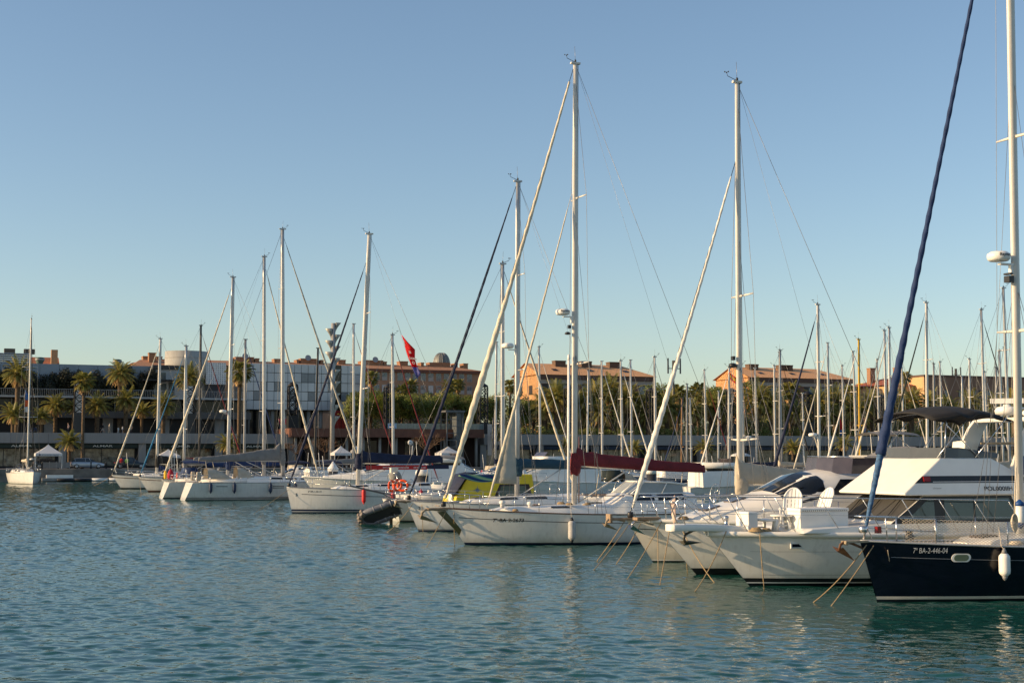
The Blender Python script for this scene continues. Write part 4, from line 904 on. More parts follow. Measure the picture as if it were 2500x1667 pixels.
t = thing('outboard_motor', 'weed-covered outboard leg under the tipped rubber dinghy', 'outboard', at(955, 1258, 76.2), R(30))
mb = MB(); mb.lathe([(.02, .1), (.2, .12), (.24, .3), (.22, .5), (.1, .6), (.02, .62)], n=12); mb.build('cowling', blackpl, t, bevel=.02)
mb = MB(); mb.obox((0, 0, -.25), (.16, .1, .75)); mb.build('leg', blackpl, t, bevel=.02)
mb = MB(); mb.obox((.05, 0, -.62), (.5, .14, .1)); mb.build('cavitation_plate', blackpl, t)
mb = MB()
for sg in (1, -1): mb.tube([(xs+.4, sg*.75, 1.15), (xs-.2, sg*.75, 1.5), (xs-2.4, sg*.55, 2.0), (xs-2.45, sg*.55, 2.3)], .03, 7)
mb.tube([(xs-2.4, -.55, 2.0), (xs-2.4, .55, 2.0)], .03, 7); dv_ = mb.build('stern_davit', M('dark_steel', (.16, .17, .18), .35, .7), rh)
# yellow workboat
hY = Hull(6.4, 3.0, 1.1, .95, .95, .4, .2, st=.88)
pY = at(1098, 1200, 74.2); dY = Vector((math.cos(R(198)), math.sin(R(198)), 0))
Yb = setup('yellow cabin boat with compass rose emblem and sloping windscreen under navy tarpaulin', (pY.x-1.0, pY.y-.1), 198, hY, 'boat', 'cabin_boat')
build_hull(hY, Yb.root, [yellowp, blk], [(-.35, .1, 1)])[1].build('deck', deckm, Yb.root)
mb = MB(); prism(mb, [(1.9, .8), (1.75, 1.5), (1.1, 2.55), (-2.4, 2.65), (-2.6, .8)], 1.3, 1.12); yc = mb.build('cabin', yellowp, Yb.root, bevel=.04)
yy = lambda z: lerp(1.3, 1.12, (z-.8)/1.85)
YP = lambda x, z: (x, yy(z), z)
plate('cabin_window', yc, [YP(-.35, 1.3), YP(-.7, 2.05), YP(-2.0, 2.05), YP(-2.25, 1.3)], M('tinted_window', (.08, .10, .07), .1), .01)
plate('window_frame', yc, [YP(-.12, 1.15), YP(-.6, 2.15), YP(-2.2, 2.15), YP(-2.45, 1.15)], M('dark_brown_frame', (.03, .022, .018), .5), .004)
mb = MB(); c0 = Vector((.62, yy(1.85)+.012, 1.85)); vs = []
for i in range(16): r_ = .26 if i % 4 == 0 else (.16 if i % 2 == 0 else .07); vs.append(c0+Vector((-r_*math.cos(i*math.pi/8), 0, r_*math.sin(i*math.pi/8))))
mb.add(vs, [tuple(range(16))]); mb.build('emblem', M('slate_blue_print', (.12, .17, .25), .6), yc)
plate('name_board', yc, [YP(.1, .95), YP(.1, 1.25), YP(-.3, 1.25), YP(-.3, .95)], whitepl, .015)
lettering('TL2', .2, lambda u, v: Vector((.06-u, yy(1.05)+.02, 1.02+v)), textk, yc, 'lettering', .01, .3)
mb = MB(); mb.loft([[(1.9, y*1.3, 1.62+.5*0) for y in (-1, 0, 1)], [(1.2, y*1.35, 2.62) for y in (-1, 0, 1)], [(.6, y*1.3, 2.75) for y in (-1, 0, 1)]], closed=False); tp = mb.build('tarpaulin', navycan, Yb.root); tp.modifiers.new('thick', 'SOLIDIFY').thickness = .04
mb = MB(); mb.obox((1.86, .55, 1.25), (.1, .5, .8)); mb.build('front_window', whitepl, yc)
# hammock slung over the white sloop's foredeck
t = MB(); a, b = Vector((-.0, 0, 0)), Vector((2.5, .3, .02)); rings = []
for i in range(25):
    k = i/24; p = a.lerp(b, k); p.z -= .42*4*k*(1-k)*.5+.0; w_ = .03+.26*math.sin(math.pi*k)**.7; rg = []
    for j in range(9):
        q = j/8*2-1; rg.append((p.x, p.y + .12*q, p.z + w_*q*.62 - .10*(1-q*q)))
    rings.append(rg)
t.loft(rings, closed=False)
hm = M('hammock_stripes', (1, 1, 1), .85)
nn = hm.node_tree; tcn = nn.nodes.new('ShaderNodeTexCoord'); sp = nn.nodes.new('ShaderNodeSeparateXYZ'); nn.links.new(tcn.outputs['Object'], sp.inputs[0])
mm = nn.nodes.new('ShaderNodeMath'); mm.operation = 'MULTIPLY'; mm.inputs[1].default_value = 42; nn.links.new(sp.outputs[1], mm.inputs[0]); s2 = nn.nodes.new('ShaderNodeMath'); s2.operation = 'SINE'; nn.links.new(mm.outputs[0], s2.inputs[0])
rp = nn.nodes.new('ShaderNodeValToRGB'); rp.color_ramp.interpolation = 'CONSTANT'
for e_, (ps, cl) in enumerate(((0, (.015, .03, .11, 1)), (.35, (.02, .13, .17, 1)), (.6, (.10, .24, .14, 1)), (.85, (.30, .42, .22, 1)))):
    if e_ < 2: rp.color_ramp.elements[e_].position = ps; rp.color_ramp.elements[e_].color = cl
    else: q = rp.color_ramp.elements.new(ps); q.color = cl
m3 = nn.nodes.new('ShaderNodeMath'); m3.operation = 'MULTIPLY_ADD'; m3.inputs[1].default_value = .5; m3.inputs[2].default_value = .5; nn.links.new(s2.outputs[0], m3.inputs[0]); nn.links.new(m3.outputs[0], rp.inputs[0]); nn.links.new(rp.outputs[0], nn.nodes['Principled BSDF'].inputs['Base Color'])
o = t.build('hammock', hm); o.modifiers.new('thick', 'SOLIDIFY').thickness = .015; o.location = at(1120, 1158, 68.6); o.rotation_euler.z = R(14); tag(o, 'blue and green striped hammock slung above the white sloop foredeck', 'hammock')
# I and J lie stern out with open sugar-scoop transoms
hI = Hull(15., 4.4, 1.6, 1.42, 1.45, .5, -.55, st=.86)
dI = Vector((math.cos(R(21)), math.sin(R(21)), 0)); sI = on_water(445, 1221)
I_ = sailboat('large white yacht, stern out, with taupe sail cover, spray hood and two thin waterline stripes', (sI + dI*(hI.L-hI.ovb+.55))[:2], 21, hI, mats=[gel, M('grey_green_boot', (.10, .14, .14), .4), textk], bands=[(-.35, .05, 1), (.10, .125, 2), (.15, .175, 2)], mpx=691, mpy=560, mr=.17, mt=alu, rake=.3, spr=(.3, .52, .76), sprl=1.2,
    genoa=(alud and M('grey_sailcloth', (.42, .40, .34), .85), .10, .95), boom=6.9, boomz=3.2, cov=(greycan, .36, 1.2, .25), hood=beigecan, det=1, wins=[(2.6, 1.5, .25, .5), (1.2, .2, .25, .5), (0, -1.0, .25, .5)], group=None)
for (px, py) in ((597, 1190),): pass
for x0_, w_ in ((I_.lx(528, 1.2, -2), .9), (I_.lx(665, 1.2, -2), .95)):
    for dz_ in ((0,) if w_ == .9 else (0, -.14)): side_patch(I_, x0_, x0_+w_, lambda x: hI.dz(x)-.30+dz_, lambda x: hI.dz(x)-.25+dz_, textk, -1, name='hull_window', n=6)
for px, lb in ((513, 'navy fender on the taupe-covered yacht, closest to its open transom'), (571, 'navy fender below the spray hood of the taupe-covered yacht'), (659, 'navy fender on the taupe-covered yacht near its mast'), (719, 'small navy fender showing just above the next yacht bow')):
    x, z = I_.side(px, 1192, -1); fender(I_, x, z+.05, lb, bluepl, L=.72, r=.15, cap=bluepl, side=-1)
mb = MB(); person_hood(mb, -4.2, -6.2, 1.2, hI.dz(-5)+.3, .9); mb.build('bimini', beigecan, I_.root)
for sg in (1, -1): mb = MB(); mb.obox((-hI.L/2+.5, sg*1.5, 1.95), (.35, .3, .75)); mb.build('stern_seat', beigecan, I_.root, bevel=.08)
hJ = Hull(13.4, 4.1, 1.5, 1.35, 1.4, .5, -.5, st=.86); sJ = on_water(392, 1216.5)
J_ = sailboat('white yacht, stern out, half hidden behind the larger taupe-covered one', (sJ + dI*(hJ.L-hJ.ovb+.5))[:2], 21, hJ, mats=[gel, navyb], bands=[(-.35, .07, 1)], mpx=645, mpy=627, mr=.15, mt=alu, rake=.25, spr=(.3, .62), sprl=1.15, genoa=(creamcan, .11, .93), boom=6, boomz=3.25, cov=(greycan, .3, .8, .2), det=1)
t = thing('life_ring_case', 'yellow horseshoe buoy on the stern rail beside a red bag', 'buoy', J_.W((-hJ.L/2+.1, 1.5, 1.95)), R(21))
mb = MB(); mb.tube([Vector((-.05, .26*math.cos(a), .32*math.sin(a))) for a in [math.pi*(-.35+1.7*i/14) for i in range(15)]], .1, 10, flat=.8); mb.build('body', M('yellow_foam', (.72, .42, .02), .6), t)
t = thing('red_bag', 'crumpled red bag on the stern rail of the half hidden yacht', 'bag', J_.W((-hJ.L/2+.25, -.4, 2.0)), R(21)); mb = MB(); mb.lathe([(.02, -.4), (.24, -.35), (.3, -.05), (.2, .3), (.05, .5)], n=9); mb.build('body', M('red_fabric', (.38, .015, .03), .8, bump=.6, bscale=5), t)
# K, L, M
hK = Hull(14.2, 4.2, 1.5, 1.25, 1.3, .9, .5)
def bow_for(px, y): return Vector((xat(px, y, 0), y, 0))
K_ = sailboat('white sloop with long cream furled headsail crossing in front of the date palms', bow_for(418, 127)[:2], HD, hK, mats=[gel, navyb], bands=[(-.35, .08, 1)], mpx=556, mpy=677, mr=.16, mt=alu, rake=.2, spr=(.34, .66), sprl=1.2, genoa=(creamcan, .13, .93), boom=5, cov=(bluecan, .35, .6), det=1, radar=zat(1004, 129))
hL = Hull(13, 3.9, 1.55, 1.25, 1.3, 1.1, .8)
Lb = sailboat('white hulled yacht with brown sheer stripe and cream furled headsail, furthest out by the quay', on_water(297, 1193.6)[:2], HD, hL, mats=[gel, blk, M('brown_stripe', (.12, .06, .03), .5)], bands=[(-.35, .10, 1), (.80, .86, 2)], mpx=383, mpy=827, mr=.15, mt=wmast, rake=.1, spr=(.33, .66), genoa=(creamcan, .10, .93), boom=4.5, cov=(blackcan, .5, 1.0), det=1)
hM = Hull(12.5, 3.8, 1.5, 1.2, 1.3, 1.0, .8)
Mb_ = sailboat('white yacht with brown waterline and bright blue furled headsail', on_water(362, 1201)[:2], HD, hM, mats=[gel, redb, M('brown_stripe', (.12, .06, .03), .5)], bands=[(-.35, .12, 1), (.82, .87, 2)], mpx=449, mpy=845, mr=.14, mt=alu, spr=(.36, .66), genoa=(cyancan, .08, .93), boom=4.2, cov=(greycan, .4, .7), det=1)
mb = MB()
for i in range(4): mb.tube([(hL.L/2-6-.35*i, 1.3-.5*i, 1.4), (hL.L/2-6-.3*i, 1.2-.5*i, 4.2)], .03, 5)
mb.build('pole_rack', whitepl, Lb.root)
# N, bow on to the camera at the quay end
hN = Hull(12.6, 3.9, 1.6, 1.4, 1.4, .35, .3)
pN = on_water(80, 1182.5)
Nb = sailboat('sailboat moored bow out by the quay, sunlit on one side, with furled mainsail', pN[:2], -62, hN, mats=[gel, blk], bands=[(-.35, .04, 1)], mpx=67, mpy=779, mr=.15, mt=wmast, spr=(.35, .68), sprl=1.3, boom=4.3, cov=(beigecan, .3, .5), det=1)
mb = MB(); g0 = Vector((hN.L/2-.2, 0, 1.7)); mb.tube([g0+Vector((0, 0, .3)), Nb.base.lerp(Nb.top, .95)+Vector((.2, 0, 0))], .05, 8); mb.build('furled_sail', blackcan, Nb.root)
mb = MB(); mb.lathe([(.02, -.1), (.3, -.1), (.33, .05), (.02, .12)], (Nb.xm-2, .9, 3.2), 12); mb.build('radar_dome', whitepl, Nb.root)
# ------------------------------------------------------------------ the crowd of masts behind: each one a boat of its own
PLACED = []
def reg(bt):
    for k in (-.42, -.2, 0, .2, .42): p = bt.W((bt.h.L*k, 0, 0)); PLACED.append((p.x, p.y, bt.h.B/2))
for b_ in (A, B, C, Dn, E, Fb, G, Hb, Yb, I_, J_, K_, Lb, Mb_, Nb): reg(b_)
def clear(o, d, L_, hb):
    for k in (-.45, -.22, 0, .22, .45):
        p = o + d*(L_*k)
        if any((p.x-x)**2 + (p.y-y)**2 < (hb+r+.35)**2 for x, y, r in PLACED): return False
    return True
# motor boats of the rows behind
def place_motor(px, y, hd, L_, label, kind):
    d = Vector((math.cos(R(hd)), math.sin(R(hd)), 0)); o = None
    for k in range(50):
        for sg in (1, -1):
            yy_ = y + sg*k*1.2; o_ = Vector((xat(px, yy_, 1.5), yy_, 0))
            if y-6 < yy_ < 190 and clear(o_, d, L_, L_*.17): o = o_; break
        if o: break
    o = o or Vector((xat(px, y, 1.5), y, 0)); h = Hull(L_, L_*.33, .15*L_, .12*L_, .11*L_, .11*L_, .02*L_, st=.9, wlb=.8, flare=.55, pd=2.5); bow = o + d*(L_/2-h.ovb)
    if kind == 'trawler':
        bt = motorboat(label, bow[:2], hd, h, mats=[blueh, blk], cab=[(L_*.22, .9, .45), (L_*.2, 1.2, 1.0), (L_*.02, 1.3, 1.15), (0, 1.3, 1.15), (-L_*.38, 1.3, 1.1)], wins=[(L_*.19, L_*.09, .35, .75), (L_*.07, -L_*.06, .35, .75), (-L_*.09, -L_*.22, .35, .75), (-L_*.25, -L_*.35, .35, .75)])
    elif kind == 'fly':
        bt = motorboat(label, bow[:2], hd, h, cab=[(L_*.36, .3, .1), (L_*.2, 1.3, .6), (L_*.06, 1.5, 1.5), (-L_*.36, 1.5, 1.55)], wins=[(L_*.17, L_*.07, .35, 1.), (L_*.04, -L_*.3, .4, .78)], fly=(L_*.05, -L_*.34, 1.4, h.dz(0)+1.55, .5), canopy=(-L_*.05, -L_*.3, 1.3, h.dz(0)+3.3, greycan) if px == 2240 else None)
    else:
        bt = motorboat(label, bow[:2], hd, h, cab=[(L_*.38, .3, .1), (L_*.2, 1.2, .5), (L_*.05, 1.35, 1.2), (-L_*.2, 1.35, 1.3)], wins=[(L_*.17, L_*.07, .35, 1.), (L_*.03, -L_*.18, .4, .78)], canopy=(-L_*.2, -L_*.4, 1.3, h.dz(0)+1.6, greycan if px % 2 else navycan))
    reg(bt); return bt
place_motor(1658, 146, 200, 11, 'dark blue hulled trawler with white cabin and square windows', 'trawler')
place_motor(1768, 128, 20, 8, 'boxy white flybridge boat showing its stern beside the cream sloop mast', 'fly')
place_motor(1330, 120, 200, 12.5, 'pale motorboat moored behind the teal sail cover', 'fly')
place_motor(1480, 150, 20, 11, 'white motorboat low behind the maroon cover', 'open')
place_motor(955, 112, 200, 14, 'long white motorboat with many rail posts behind the red banner', 'open')
place_motor(1100, 122, 20, 12, 'white flybridge boat behind the yellow cabin', 'fly')
place_motor(800, 124, 20, 10, 'white boat with navy cover beside the white yacht mast', 'open')
place_motor(2240, 95, 20, 13, 'white flybridge boat seen under the black canopy', 'fly')
place_motor(2390, 100, 20, 12, 'white motorboat seen under the radar arch', 'open')
place_motor(2070, 120, 200, 12, 'white motorboat beyond the grey console cover', 'open')
place_motor(730, 132, 200, 10, 'small white motorboat between the stern-out yachts and the glass building', 'open')
place_motor(1230, 140, 200, 11, 'white motorboat beyond the hammock', 'open')
covs = dict(n=navycan, g=greycan, b=beigecan, w=whitecan, c=creamcan, u=bluecan, t=tealcan, m=maroon, k=greencan, l=blackcan)
GS = 'sailboats moored beyond the first row'
def small_sail(px, pytop, label, side='L', gen=None, cov='n', mt='w', hull=0, ztop=None, gr=.1, hood=None, bim=None, radar=None, spr=(.38, .68), mr=None):
    zt0 = ztop or 15.0; y0 = min(172, max(92, (zt0-EYE)*F/(1112.8-pytop))); hd = 200 if side == 'L' else 20; best = None
    hd += ((px*7) % 5) - 2
    d = Vector((math.cos(R(hd)), math.sin(R(hd)), 0))
    for k in range(0, 60):
        for sg in (1, -1):
            y = y0 + sg*k*1.5
            if not max(84, y0-5) < y < 190: continue
            xw = xat(px, y, 4.0); lim = 198+.4*(xw+72)-9
            zt_ = zat(pytop, y); L_ = zt_/1.36; o = Vector((xw, y, 0)) - d*(L_*.09)
            if y > lim: continue
            if clear(o, d, L_, L_*.155): best = (y, zt_, L_, o); break
        if best: break
    if not best: y = y0; zt_ = zat(pytop, y); L_ = zt_/1.36; best = (y, zt_, L_, Vector((xat(px, y, 4.0), y, 0)) - d*(L_*.09)); print('crowded', px)
    y, zt_, L_, o = best; h = Hull(L_, L_*.30, .12*L_, .098*L_, .10*L_, .07*L_, .05*L_)
    bow = o + d*(L_/2-h.ovb)
    hm_ = [gel, cream, blueh, gelc][hull]
    bt = sailboat(label, bow[:2], hd, h, mats=[hm_, (navyb, redb, blk, blk)[(px//3) % 4]], bands=[(-.35, .08, 1)], xm=L_*.09, zt=zt_, mr=mr or (.068+.0048*L_), mt={'w': wmast, 'a': alu, 'd': alud, 'y': yellowm, 'o': woodm, 'k': blackpl}[mt], spr=spr, sprl=.075*L_, genoa=(covs[gen], gr, .93) if gen else None, boom=L_*.33,
        cov=(covs[cov], .035*L_, .05*L_) if cov else None, det=0, extras=px, hood=covs[hood] if hood else covs['nugbkt'[px % 6]] if px % 2 else None, bim=covs[bim] if bim else None, wr=.011, gear=1 if px % 3 else 0, rake=.004*zt_*((px*13) % 5), radar=radar, group=GS)
    reg(bt); return bt
LIST = [
 (1999, 744, 'tall white mast with radar and navy furled headsail above the smoked flybridge screen', 'L', 'n', 'u', 'w', 0, 15, .12, None, None, 5.2),
 (2263, 739, 'white mast with dark green furled headsail rising behind the black canopy', 'L', 'k', 'n', 'w', 0, 15.5, .11),
 (2464, 704, 'thick mast draped with yellow cloth next to the navy yacht mast', 'R', None, 'b', 'a', 0, 16.5),
 (2405, 756, 'leaning mast whose dark headsail slopes down behind the navy yacht spreaders', 'R', 'l', 'n', 'a', 0, 15.5, .09),
 (2174, 800, 'taller of two close masts beside the big blue furled sail, cream headsail', 'L', 'c', 'g', 'a', 0, 15, .10),
 (2165, 807, 'shorter of two close masts beside the big blue furled sail, grey headsail', 'L', 'g', 'b', 'a', 1, 14, .08),
 (2099, 829, 'yellow painted mast with pale furled headsail', 'L', 'w', 'b', 'y', 0, 14.5, .10),
 (2091, 858, 'white mast standing right against the yellow painted one', 'R', None, 'g', 'w', 0, 14),
 (2025, 837, 'slim mast with three sets of spreaders and cream headsail past the smoked screen', 'L', 'c', 'n', 'a', 0, 14, .09),
 (1903, 855, 'dull weathered mast, taller of the pair by the second orange-roofed block', 'L', None, 'b', 'd', 1, 14),
 (1909, 860, 'dull mast with dark rope, shorter of the pair by the second orange-roofed block', 'R', 'l', 'n', 'd', 0, 13.5, .06),
 (1892, 893, 'bright white mast ahead of the dull pair, without a headsail', 'L', None, 'w', 'w', 0, 13),
 (1847, 899, 'slim grey mast between the cream sloop mast and a bright white one', 'R', 'g', 'b', 'a', 0, 13, .07),
 (1816, 890, 'white mast with low radar just behind the cream sloop mast', 'R', None, 'g', 'w', 0, 13, .1, 'b', None, 5.5),
 (1778, 897, 'white mast flying a small flag, mottled headsail leaning ahead of it', 'L', 'w', 'n', 'w', 0, 12.5, .10, 'n'),
 (1724, 904, 'bright white mast with maroon furled headsail sloping away behind it', 'R', 'm', 'w', 'w', 0, 12.5, .07, 'g'),
 (1687, 973, 'short bare mast with low spreaders, just past the maroon boom end', 'R', None, 'b', 'a', 0, 10),
 (1676, 938, 'grey mast with blue rope-wrapped headsail falling towards the maroon cover', 'L', 'u', 'n', 'd', 2, 11.5, .07),
 (1663, 973, 'short wooden mast with one low cross spreader', 'L', None, 'b', 'o', 1, 10),
 (1600, 872, 'white mast right behind the cream sloop wrapped headsail', 'R', 'g', 'b', 'w', 0, 13, .05, 'b'),
 (1542, 879, 'grey mast with three-armed top above the maroon cover', 'R', 'g', 'g', 'a', 0, 13.5, .06, None, 'g'),
 (1519, 881, 'slender white mast with white headsail above the maroon cover', 'R', 'w', 'n', 'w', 0, 13, .09),
 (1470, 882, 'pinkish white mast with pale headsail, first after the thick cutter mast', 'R', 'w', 'b', 'w', 1, 13, .10, None, 'g'),
 (1319, 847, 'thin grey mast in front of the first orange-roofed block', 'R', 'w', 'g', 'a', 0, 14, .08),
 (1209, 835, 'blue grey mast behind the cream genoa with dark pennant flags', 'L', None, 'n', 'a', 0, 14),
 (961, 818, 'slim mast with dark red furled headsail beside the red banner flag', 'R', 'm', 'n', 'a', 0, 14, .07),
 (864, 791, 'slim mast with dark red furled headsail next to the loudspeaker tower', 'R', 'm', 'g', 'a', 0, 17.5, .07),
 (768, 850, 'thin dark mast in front of the glass panelled building', 'L', None, 'n', 'k', 0, 15.5),
 (597, 829, 'dark mast with deep blue furled headsail close along it', 'R', 'u', 'u', 'd', 0, 14, .09, None, 'u'),
 (487, 795, 'dark mast with red upper part and thin red furled headsail', 'R', 'm', 'm', 'k', 0, 18.6, .08),
 (2147, 878, 'white mast crossing the front edge of the black canopy', 'R', None, 'n', 'w', 0, 13),
 (2207, 870, 'white mast behind the thick blue furled sail, above the canopy', 'R', 'c', 'g', 'w', 0, 13, .08),
 (2281, 888, 'dark topped mast just past the white one with green headsail', 'L', None, 'b', 'd', 0, 12.5),
 (2300, 884, 'white mast with cream headsail sloping towards the radar arch', 'R', 'c', 'n', 'w', 0, 12.5, .09),
 (2352, 918, 'short grey mast in front of the long brown block', 'L', None, 'b', 'a', 1, 11.5),
 (2368, 877, 'pale mast in front of the long brown block with short crosstrees', 'L', 'g', 'n', 'w', 0, 12.5, .06),
 (2413, 909, 'short white mast near the radar scanner', 'R', 'w', 'g', 'w', 0, 11.5, .07),
 (2449, 857, 'slim grey mast between the yellow-draped one and the radar scanner', 'R', None, 'n', 'a', 0, 13),
 (2433, 897, 'thin dark mast over the radar scanner', 'L', None, 'b', 'd', 0, 12),
 (2060, 893, 'thin mast glimpsed between the cream headsails of two neighbours', 'R', None, 'n', 'w', 0, 12.5),
 (1433, 905, 'thin pole-like mast hard by the thick cutter mast', 'L', None, 'u', 'a', 0, 12.5),
 (1753, 955, 'low mast between the white one with a flag and the red-sailed one', 'L', None, 'n', 'a', 0, 10.5),
 (1962, 960, 'low mast in front of the lattice tower', 'R', 'c', 'g', 'w', 0, 10.5, .08),
]
for row in LIST:
    r_ = list(row) + [None]*(13-len(row)); lb = r_[2]
    small_sail(r_[0], r_[1], lb, r_[3], r_[4], r_[5], r_[6], r_[7], r_[8], r_[9] or .1, r_[10], r_[11], r_[12])
# conical capped piles and floating pier
def pile(px, py, y, label, r=.42):
    w_ = at(px, py, y); t = thing('mooring_pile', label, 'pile', (w_.x, w_.y, 0), 0, 'capped mooring piles')
    mb = MB(); mb.lathe([(r, -1), (r, w_.z)], n=16); mb.build('shaft', M('dark_pile', (.03, .032, .036), .5), t)
    mb = MB(); mb.lathe([(r*1.08, w_.z-.02), (r*1.12, w_.z+.25), (r*.9, w_.z+.36), (.02, w_.z+.85)], n=16); mb.build('cone_cap', whitepl, t)
pile(1275, 1172, 88, 'dark mooring pile with white cone cap behind the teal-covered sloop'); pile(1031, 1160, 97, 'dark mooring pile with white cone cap beyond the lifebuoys'); pile(813, 1150, 122, 'dark mooring pile with white cone cap beside the loudspeaker tower foot'); pile(1590, 1156, 100, 'dark mooring pile with white cone cap behind the wrapped white headsail', .34)
u_ = Vector((.94, .342, 0)); r_v = Vector((-.342, .94, 0)); mb = MB()
for i in range(13):
    c0 = Vector((9, 35, 0)) + u_*14.6 + r_v*(lerp(-8, 150, i/12)); mb.obox(c0 + Vector((0, 0, .25)), (2.4, 13.0, .5), Matrix.Rotation(R(20), 3, 'Z'))
struct('floating_pier', mb, conc)
# mooring ropes running from the bows into the water
def rope_px(bt, lx_, y, z, px, py, label, **k):
    k.setdefault('sag', .04 + .10*((px*7) % 5)/4)
    mooring([bt.W((lx_, y, z)), on_water(px, py, -.05)], label, **k)
rope_px(A, hA.L/2-.1, .12, 1.42, 1979, 1475, 'tan rope from the navy yacht bow, outer of its pair')
rope_px(A, hA.L/2-.25, .2, 1.40, 2025, 1484, 'tan rope from the navy yacht bow, inner of its pair')
rope_px(A, hA.L/2-.5, .42, 1.3, 2190, 1466, 'thin pale line trailing down the navy hull', r=.007, mat=ropew)
rope_px(B, 6.3, .35, 1.55, 1692, 1449, 'slack rope from the cruiser platform, ending furthest out')
rope_px(B, 5.6, .95, 1.5, 1866, 1442, 'near vertical rope hanging down the cruiser hull')
rope_px(C, 6.2, .2, 1.65, 1528, 1418, 'rope slanting from the sports cruiser bow into open water')
rope_px(C, 6.0, .4, 1.6, 1610, 1432, 'second slanting rope from the sports cruiser bow')
rope_px(C, 5.8, .55, 1.6, 1747, 1425, 'near vertical rope between the two cruiser hulls')
rope_px(C, 5.6, .5, 1.6, 1679, 1403, 'near vertical rope down the sports cruiser stem')
rope_px(Dn, hD.L/2-.1, .2, 1.4, 1445, 1397, 'longest rope slanting out from the cream sloop bow')
rope_px(Dn, hD.L/2+.1, .1, 1.4, 1455, 1372, 'upper rope slanting out from the cream sloop bow')
rope_px(Dn, hD.L/2-.4, .35, 1.35, 1503, 1378, 'shorter rope slanting from the cream sloop bow')
rope_px(Dn, hD.L/2-.9, .6, 1.3, 1607, 1397, 'near vertical rope down the cream sloop hull')
rope_px(E, hE.L/2-.2, .2, 1.35, 1040, 1337, 'rope slanting from the cutter bow across the next hull')
rope_px(E, hE.L/2-.5, .35, 1.35, 1110, 1332, 'near vertical rope beside the cutter stem')
rope_px(Fb, hF.L/2-.3, .25, 1.35, 942, 1301, 'rope slanting from the white sloop bow under the dinghy')
rope_px(Fb, hF.L/2-.7, .4, 1.3, 1033, 1300, 'near vertical rope down the white sloop hull')
rope_px(G, hG.L/2-.15, .1, 1.5, 615, 1256, 'thin rope slanting out from the red-bannered yacht', r=.012)
rope_px(Lb, hL.L/2-.1, .1, 1.5, 228, 1186, 'thin rope slanting from the brown-striped yacht towards the quay', r=.014)
rope_px(Mb_, hM.L/2-.1, .1, 1.45, 345, 1212, 'thin rope below the bright blue furled headsail', r=.014)
# ------------------------------------------------------------------ quay, terrace and buildings (local frame: u along the quay, b back from the terrace face)
QA = R(21.8); QC, QS = math.cos(QA), math.sin(QA); QO = Vector((-76., 212., 0)); QZ, TZ = 1.75, 6.95
def FR(u, b, z=0): return Vector((QO.x + u*QC - b*QS, QO.y + u*QS + b*QC, z))
def U(px, b, z=6.):
    o = FR(0, b); return along(px, (o.x, o.y), (QC, QS), z)
def Z(py, px, b): return zat(py, FR(U(px, b), b).y)
def frame(name, label, cat, u, b, z=0., group=None): return thing(name, label, cat, FR(u, b, z), QA, group)
# water
wm = bpy.data.materials.new('harbour_water'); wm.use_nodes = True; n = wm.node_tree; L_k = n.links; bs = n.nodes['Principled BSDF']
tc = n.nodes.new('ShaderNodeTexCoord'); geo = n.nodes.new('ShaderNodeNewGeometry')
gw = bpy.data.node_groups.new('wave_height', 'ShaderNodeTree'); gw.interface.new_socket('Vector', in_out='INPUT', socket_type='NodeSocketVector'); gw.interface.new_socket('Height', in_out='OUTPUT', socket_type='NodeSocketFloat')
gi = gw.nodes.new('NodeGroupInput'); go = gw.nodes.new('NodeGroupOutput'); GL = gw.links
def gmath(op, a, b=None, c=None):
    m = gw.nodes.new('ShaderNodeMath'); m.operation = op
    for i, v in enumerate((a, b, c)):
        if v is None: continue
        if isinstance(v, (int, float)): m.inputs[i].default_value = v
        else: GL.new(v, m.inputs[i])
    return m.outputs[0]
def gnoise(scale, stretch, det, rot=0., dist=0., rough=.5):
    mp = gw.nodes.new('ShaderNodeMapping'); mp.inputs['Scale'].default_value = stretch; mp.inputs['Rotation'].default_value = (0, 0, R(rot)); GL.new(gi.outputs[0], mp.inputs[0])
    t = gw.nodes.new('ShaderNodeTexNoise'); t.inputs['Scale'].default_value = scale; t.inputs['Detail'].default_value = det; t.inputs['Roughness'].default_value = rough; t.inputs['Distortion'].default_value = dist; GL.new(mp.outputs[0], t.inputs['Vector']); return t.outputs[0]
w1 = gnoise(2.2, (.75, 1.2, 1), 1, 14, .25); w2 = gnoise(5., (.7, 1.3, 1), 2, -12, .3); w3 = gnoise(.045, (1, 1.6, 1), 2, 20); w4 = gnoise(11., (.75, 1.3, 1), 1, 25, .2)
amp = gmath('MULTIPLY_ADD', w3, 2.2, -.15)
GL.new(gmath('MULTIPLY', gmath('ADD', gmath('ADD', gmath('MULTIPLY', w1, WAVE_A), gmath('MULTIPLY', w2, WAVE_B)), gmath('MULTIPLY', w4, .006)), gmath('MAXIMUM', amp, .3)), go.inputs[0])
EPS = .04; hs = []
for off in ((0, 0, 0), (EPS, 0, 0), (0, EPS, 0)):
    v = n.nodes.new('ShaderNodeVectorMath'); v.operation = 'ADD'; L_k.new(geo.outputs['Position'], v.inputs[0]); v.inputs[1].default_value = off
    g = n.nodes.new('ShaderNodeGroup'); g.node_tree = gw; L_k.new(v.outputs[0], g.inputs[0]); hs.append(g.outputs[0])
def wmath(op, a, b):
    m = n.nodes.new('ShaderNodeMath'); m.operation = op
    for i, q in enumerate((a, b)):
        if isinstance(q, (int, float)): m.inputs[i].default_value = q
        else: L_k.new(q, m.inputs[i])
    return m.outputs[0]
